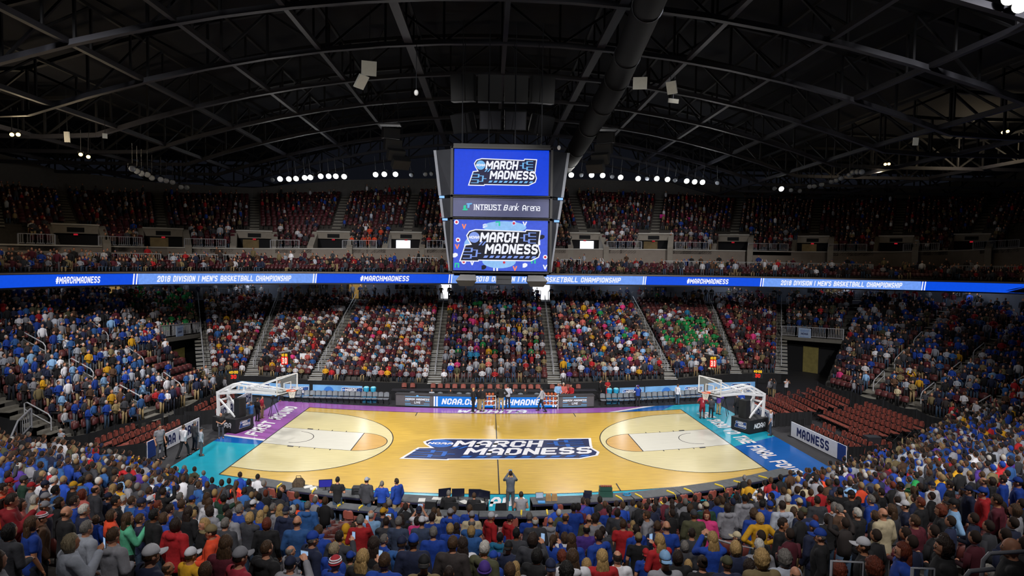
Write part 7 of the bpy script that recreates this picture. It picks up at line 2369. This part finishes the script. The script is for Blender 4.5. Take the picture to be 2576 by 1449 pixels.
# portals of the upper stand
m_port = M('portal_concrete', '8c857c', .8, .08, 3)
m_dark = M('portal_dark', '0c0d12', .9, .1)
m_day = EM('daylight_door', 'f4f7ff', 2.2)
m_dim = EM('dim_room', '7d5a24', .35) if False else M('dim_room', '6a5a3c', .8, .2, 2, emit=.08)
for k in range(2, 14):
    p, fa = upper.at(0, k)
    t = thing('stair_portal', (p[0], p[1], p[2]), 'concrete stair portal in the upper stand, %s from the purple side' % ORD[k - 2], 'portal', 'stair portals in the upper stand', fa)
    # local -y looks back into the stand because the stand faces +y
    for s in (-1, 1):
        mb = MB()
        mb.loft([[V((s * 1.7, .15, -1.6)), V((s * 2.3, .15, -1.6)), V((s * 2.3, .15, zf)), V((s * 1.7, .15, zf))] if yb == 0 else [V((s * 1.7, -3.6, -1.6)), V((s * 2.3, -3.6, -1.6)), V((s * 2.3, -3.6, zf)), V((s * 1.7, -3.6, zf))] for yb, zf in ((0, .3), (1, 1.95))])
        mb.build('side_wall', m_port, t)
    mb = MB(); mb.box((0, -3.3, 1.55), (3.5, .5, .75)); mb.build('header', m_port, t)
    mb = MB(); mb.box((0, -3.25, 1.98), (3.6, .65, .12)); mb.build('header_coping', m_cap, t)
    mb = MB(); mb.box((0, -3.04, 1.5), (1.3, .04, .42)); mb.build('sign_plate', m_dark, t)
    lit = k in (6, 8)
    mb = MB(); mb.box((0, -3.5, -.2), (3.5, .2, 2.8)); mb.build('opening_shade', m_dark, t)  # solid dark slab, its colour stands for the shade inside the portal
    mb = MB(); mb.box((.35 if k != 8 else -.3, -3.37, .1), (1.6, .05, 1.9)); mb.build('doorway', m_day if lit else (m_dim if k in (3, 4, 9, 11) else m_dark), t)
    mb = MB(); mb.box((0, -3.04, 1.08), (.32, .04, .14)); mb.build('exit_sign', EM('exit_red', 'c02030', .6), t)
# concourse signs and lit openings
Wc = [np.array(p) + np.array((0, 0, 0)) for p in resample(out, 90)]
for u, s in ((195, '111'), (410, '112'), (610, '113'), (812, '114'), (1010, '115'), (1240, '116'), (1470, '117'), (1665, '118'), (1855, '119'), (2070, '120'), (2440, '121')):
    p = on_curve(Wc, u)
    d = np.array((p[0] - 4, p[1] + 14, 0)); d /= np.linalg.norm(d)
    t = thing('section_sign', (p[0] - d[0] * .2, p[1] - d[1] * .2, p[2] + 1.35), 'small black section sign under the ribbon display, %s from the purple side' % ORD[('111', '112', '113', '114', '115', '116', '117', '118', '119', '120', '121').index(s)], 'sign', None, math.atan2(d[1], d[0]) - PI / 2)
    mb = MB(); mb.box((0, 0, 0), (1.5, .08, .62)); mb.build('plate', M('sign_black', '1c1d24', .6), t)
    q, W_ = text2d(s, .42, .62, .18, .16)
    put([('w', q)], lambda a, b, z: (a, -.045 - z, b), {'w': M('sign_grey_digits', '8a8d98', .6)}, 'digits', t)
for k, (u, w_) in enumerate(((1122, 1.2), (1362, 2.0), (305, 1.4), (905, 2.2))):
    p = on_curve(Wc, u)
    d = np.array((p[0] - 4, p[1] + 14, 0)); d /= np.linalg.norm(d)
    mb = MB(); mb.box((0, 0, 1.25), (w_, .1, 2.5))
    o = mb.build('door_%d' % (k + 2), m_day if k in (0, 1) else M('warm_door_glow', 'b08a4a', .8, .2, 2, emit=.35), None, (p[0] - d[0] * .1, p[1] - d[1] * .1, p[2]))
    o.rotation_euler = (0, 0, math.atan2(d[1], d[0]) - PI / 2)
    struct(o, 'lit doorway in the concourse wall')
# signs held up in the stands
for (x, y, z), c, nm in (((21.17, 40.2, 16.98), 'e0209a', 'bright pink paper sign held up in the upper stand, left one of two'), ((23.74, 40.2, 16.56), '9ed82e', 'lime green paper sign held up between two pink ones'), ((24.71, 40.2, 16.63), 'e0209a', 'bright pink paper sign right of the lime green one'), ((-23.28, 37.2, 15.66), 'd8d8d8', 'white paper sign held up in the upper stand nearest the purple side'), ((-22.45, 38.2, 16.04), 'd8d8d8', 'white paper sign in the upper stand, middle of three'), ((-21.52, 38.2, 15.91), 'd8d8d8', 'white paper sign in the upper stand nearest the scoreboard'), ((-16.99, 17.2, 2.35), 'e2e4e8', 'large white board held up low in the far stand'), ((-33.6, 23.2, 4.2), 'd8d8d8', 'white sign held among the green shirts over the tunnel')):
    t = thing('paper_sign', (x, y, z), nm, 'sign')
    big = 1.0 if nm.startswith('large') else .62
    mb = MB(); mb.box((0, 0, 0), (big, .03, .48 if big < 1 else .72)); mb.build('sheet', M('sign_' + c, c, .8, .03), t)
    mb = MB(); mb.box((0, .04, -.1), (.04, .03, .9)); mb.build('stick', m_gun, t)
# white handrails among the nearest rows
for k, (P, nm) in enumerate((([(4.40,-33.6,7.5), (4.41,-33.6,8.38), (4.42,-33.6,8.55), (4.48,-33.6,8.62), (4.85,-33.6,8.64)], 'thick pale handrail loop at the corner beside the bald head'), ([(3.76,-34.2,7.6), (3.77,-34.2,8.70), (3.8,-34.2,8.74), (4.03,-34.2,8.76)], 'pale handrail end below the corner loop'), ([(3.74,-32,6.9), (3.74,-32,7.76), (4.14,-32,7.74), (4.14,-32,6.9)], 'short pale handrail before the white cap and black T-shirt'), ([(3.96,-33.2,7.2), (3.96,-33.2,8.27), (4.19,-33.2,8.26), (4.19,-33.2,7.2)], 'short pale handrail beside the woman with glasses'), ([(4.19,-25.8,4.2), (4.19,-25.8,5.31), (4.54,-25.8,5.23), (4.67,-26.6,5.46), (4.93,-27.0,5.57), (4.93,-27.0,4.5)], 'long pale handrail before the yellow sweater'))):
    o = V(P[0])
    t = thing('handrail', o, nm, 'handrail')
    mb = MB(); mb.tube([V(p) - o for p in P], .021, 8); mb.build('rail_bar', m_rail, t, smooth=True)
    mb = MB(); mb.box((0, 0, .01), (.1, .1, .02)); mb.build('foot_plate', m_rail2, t)
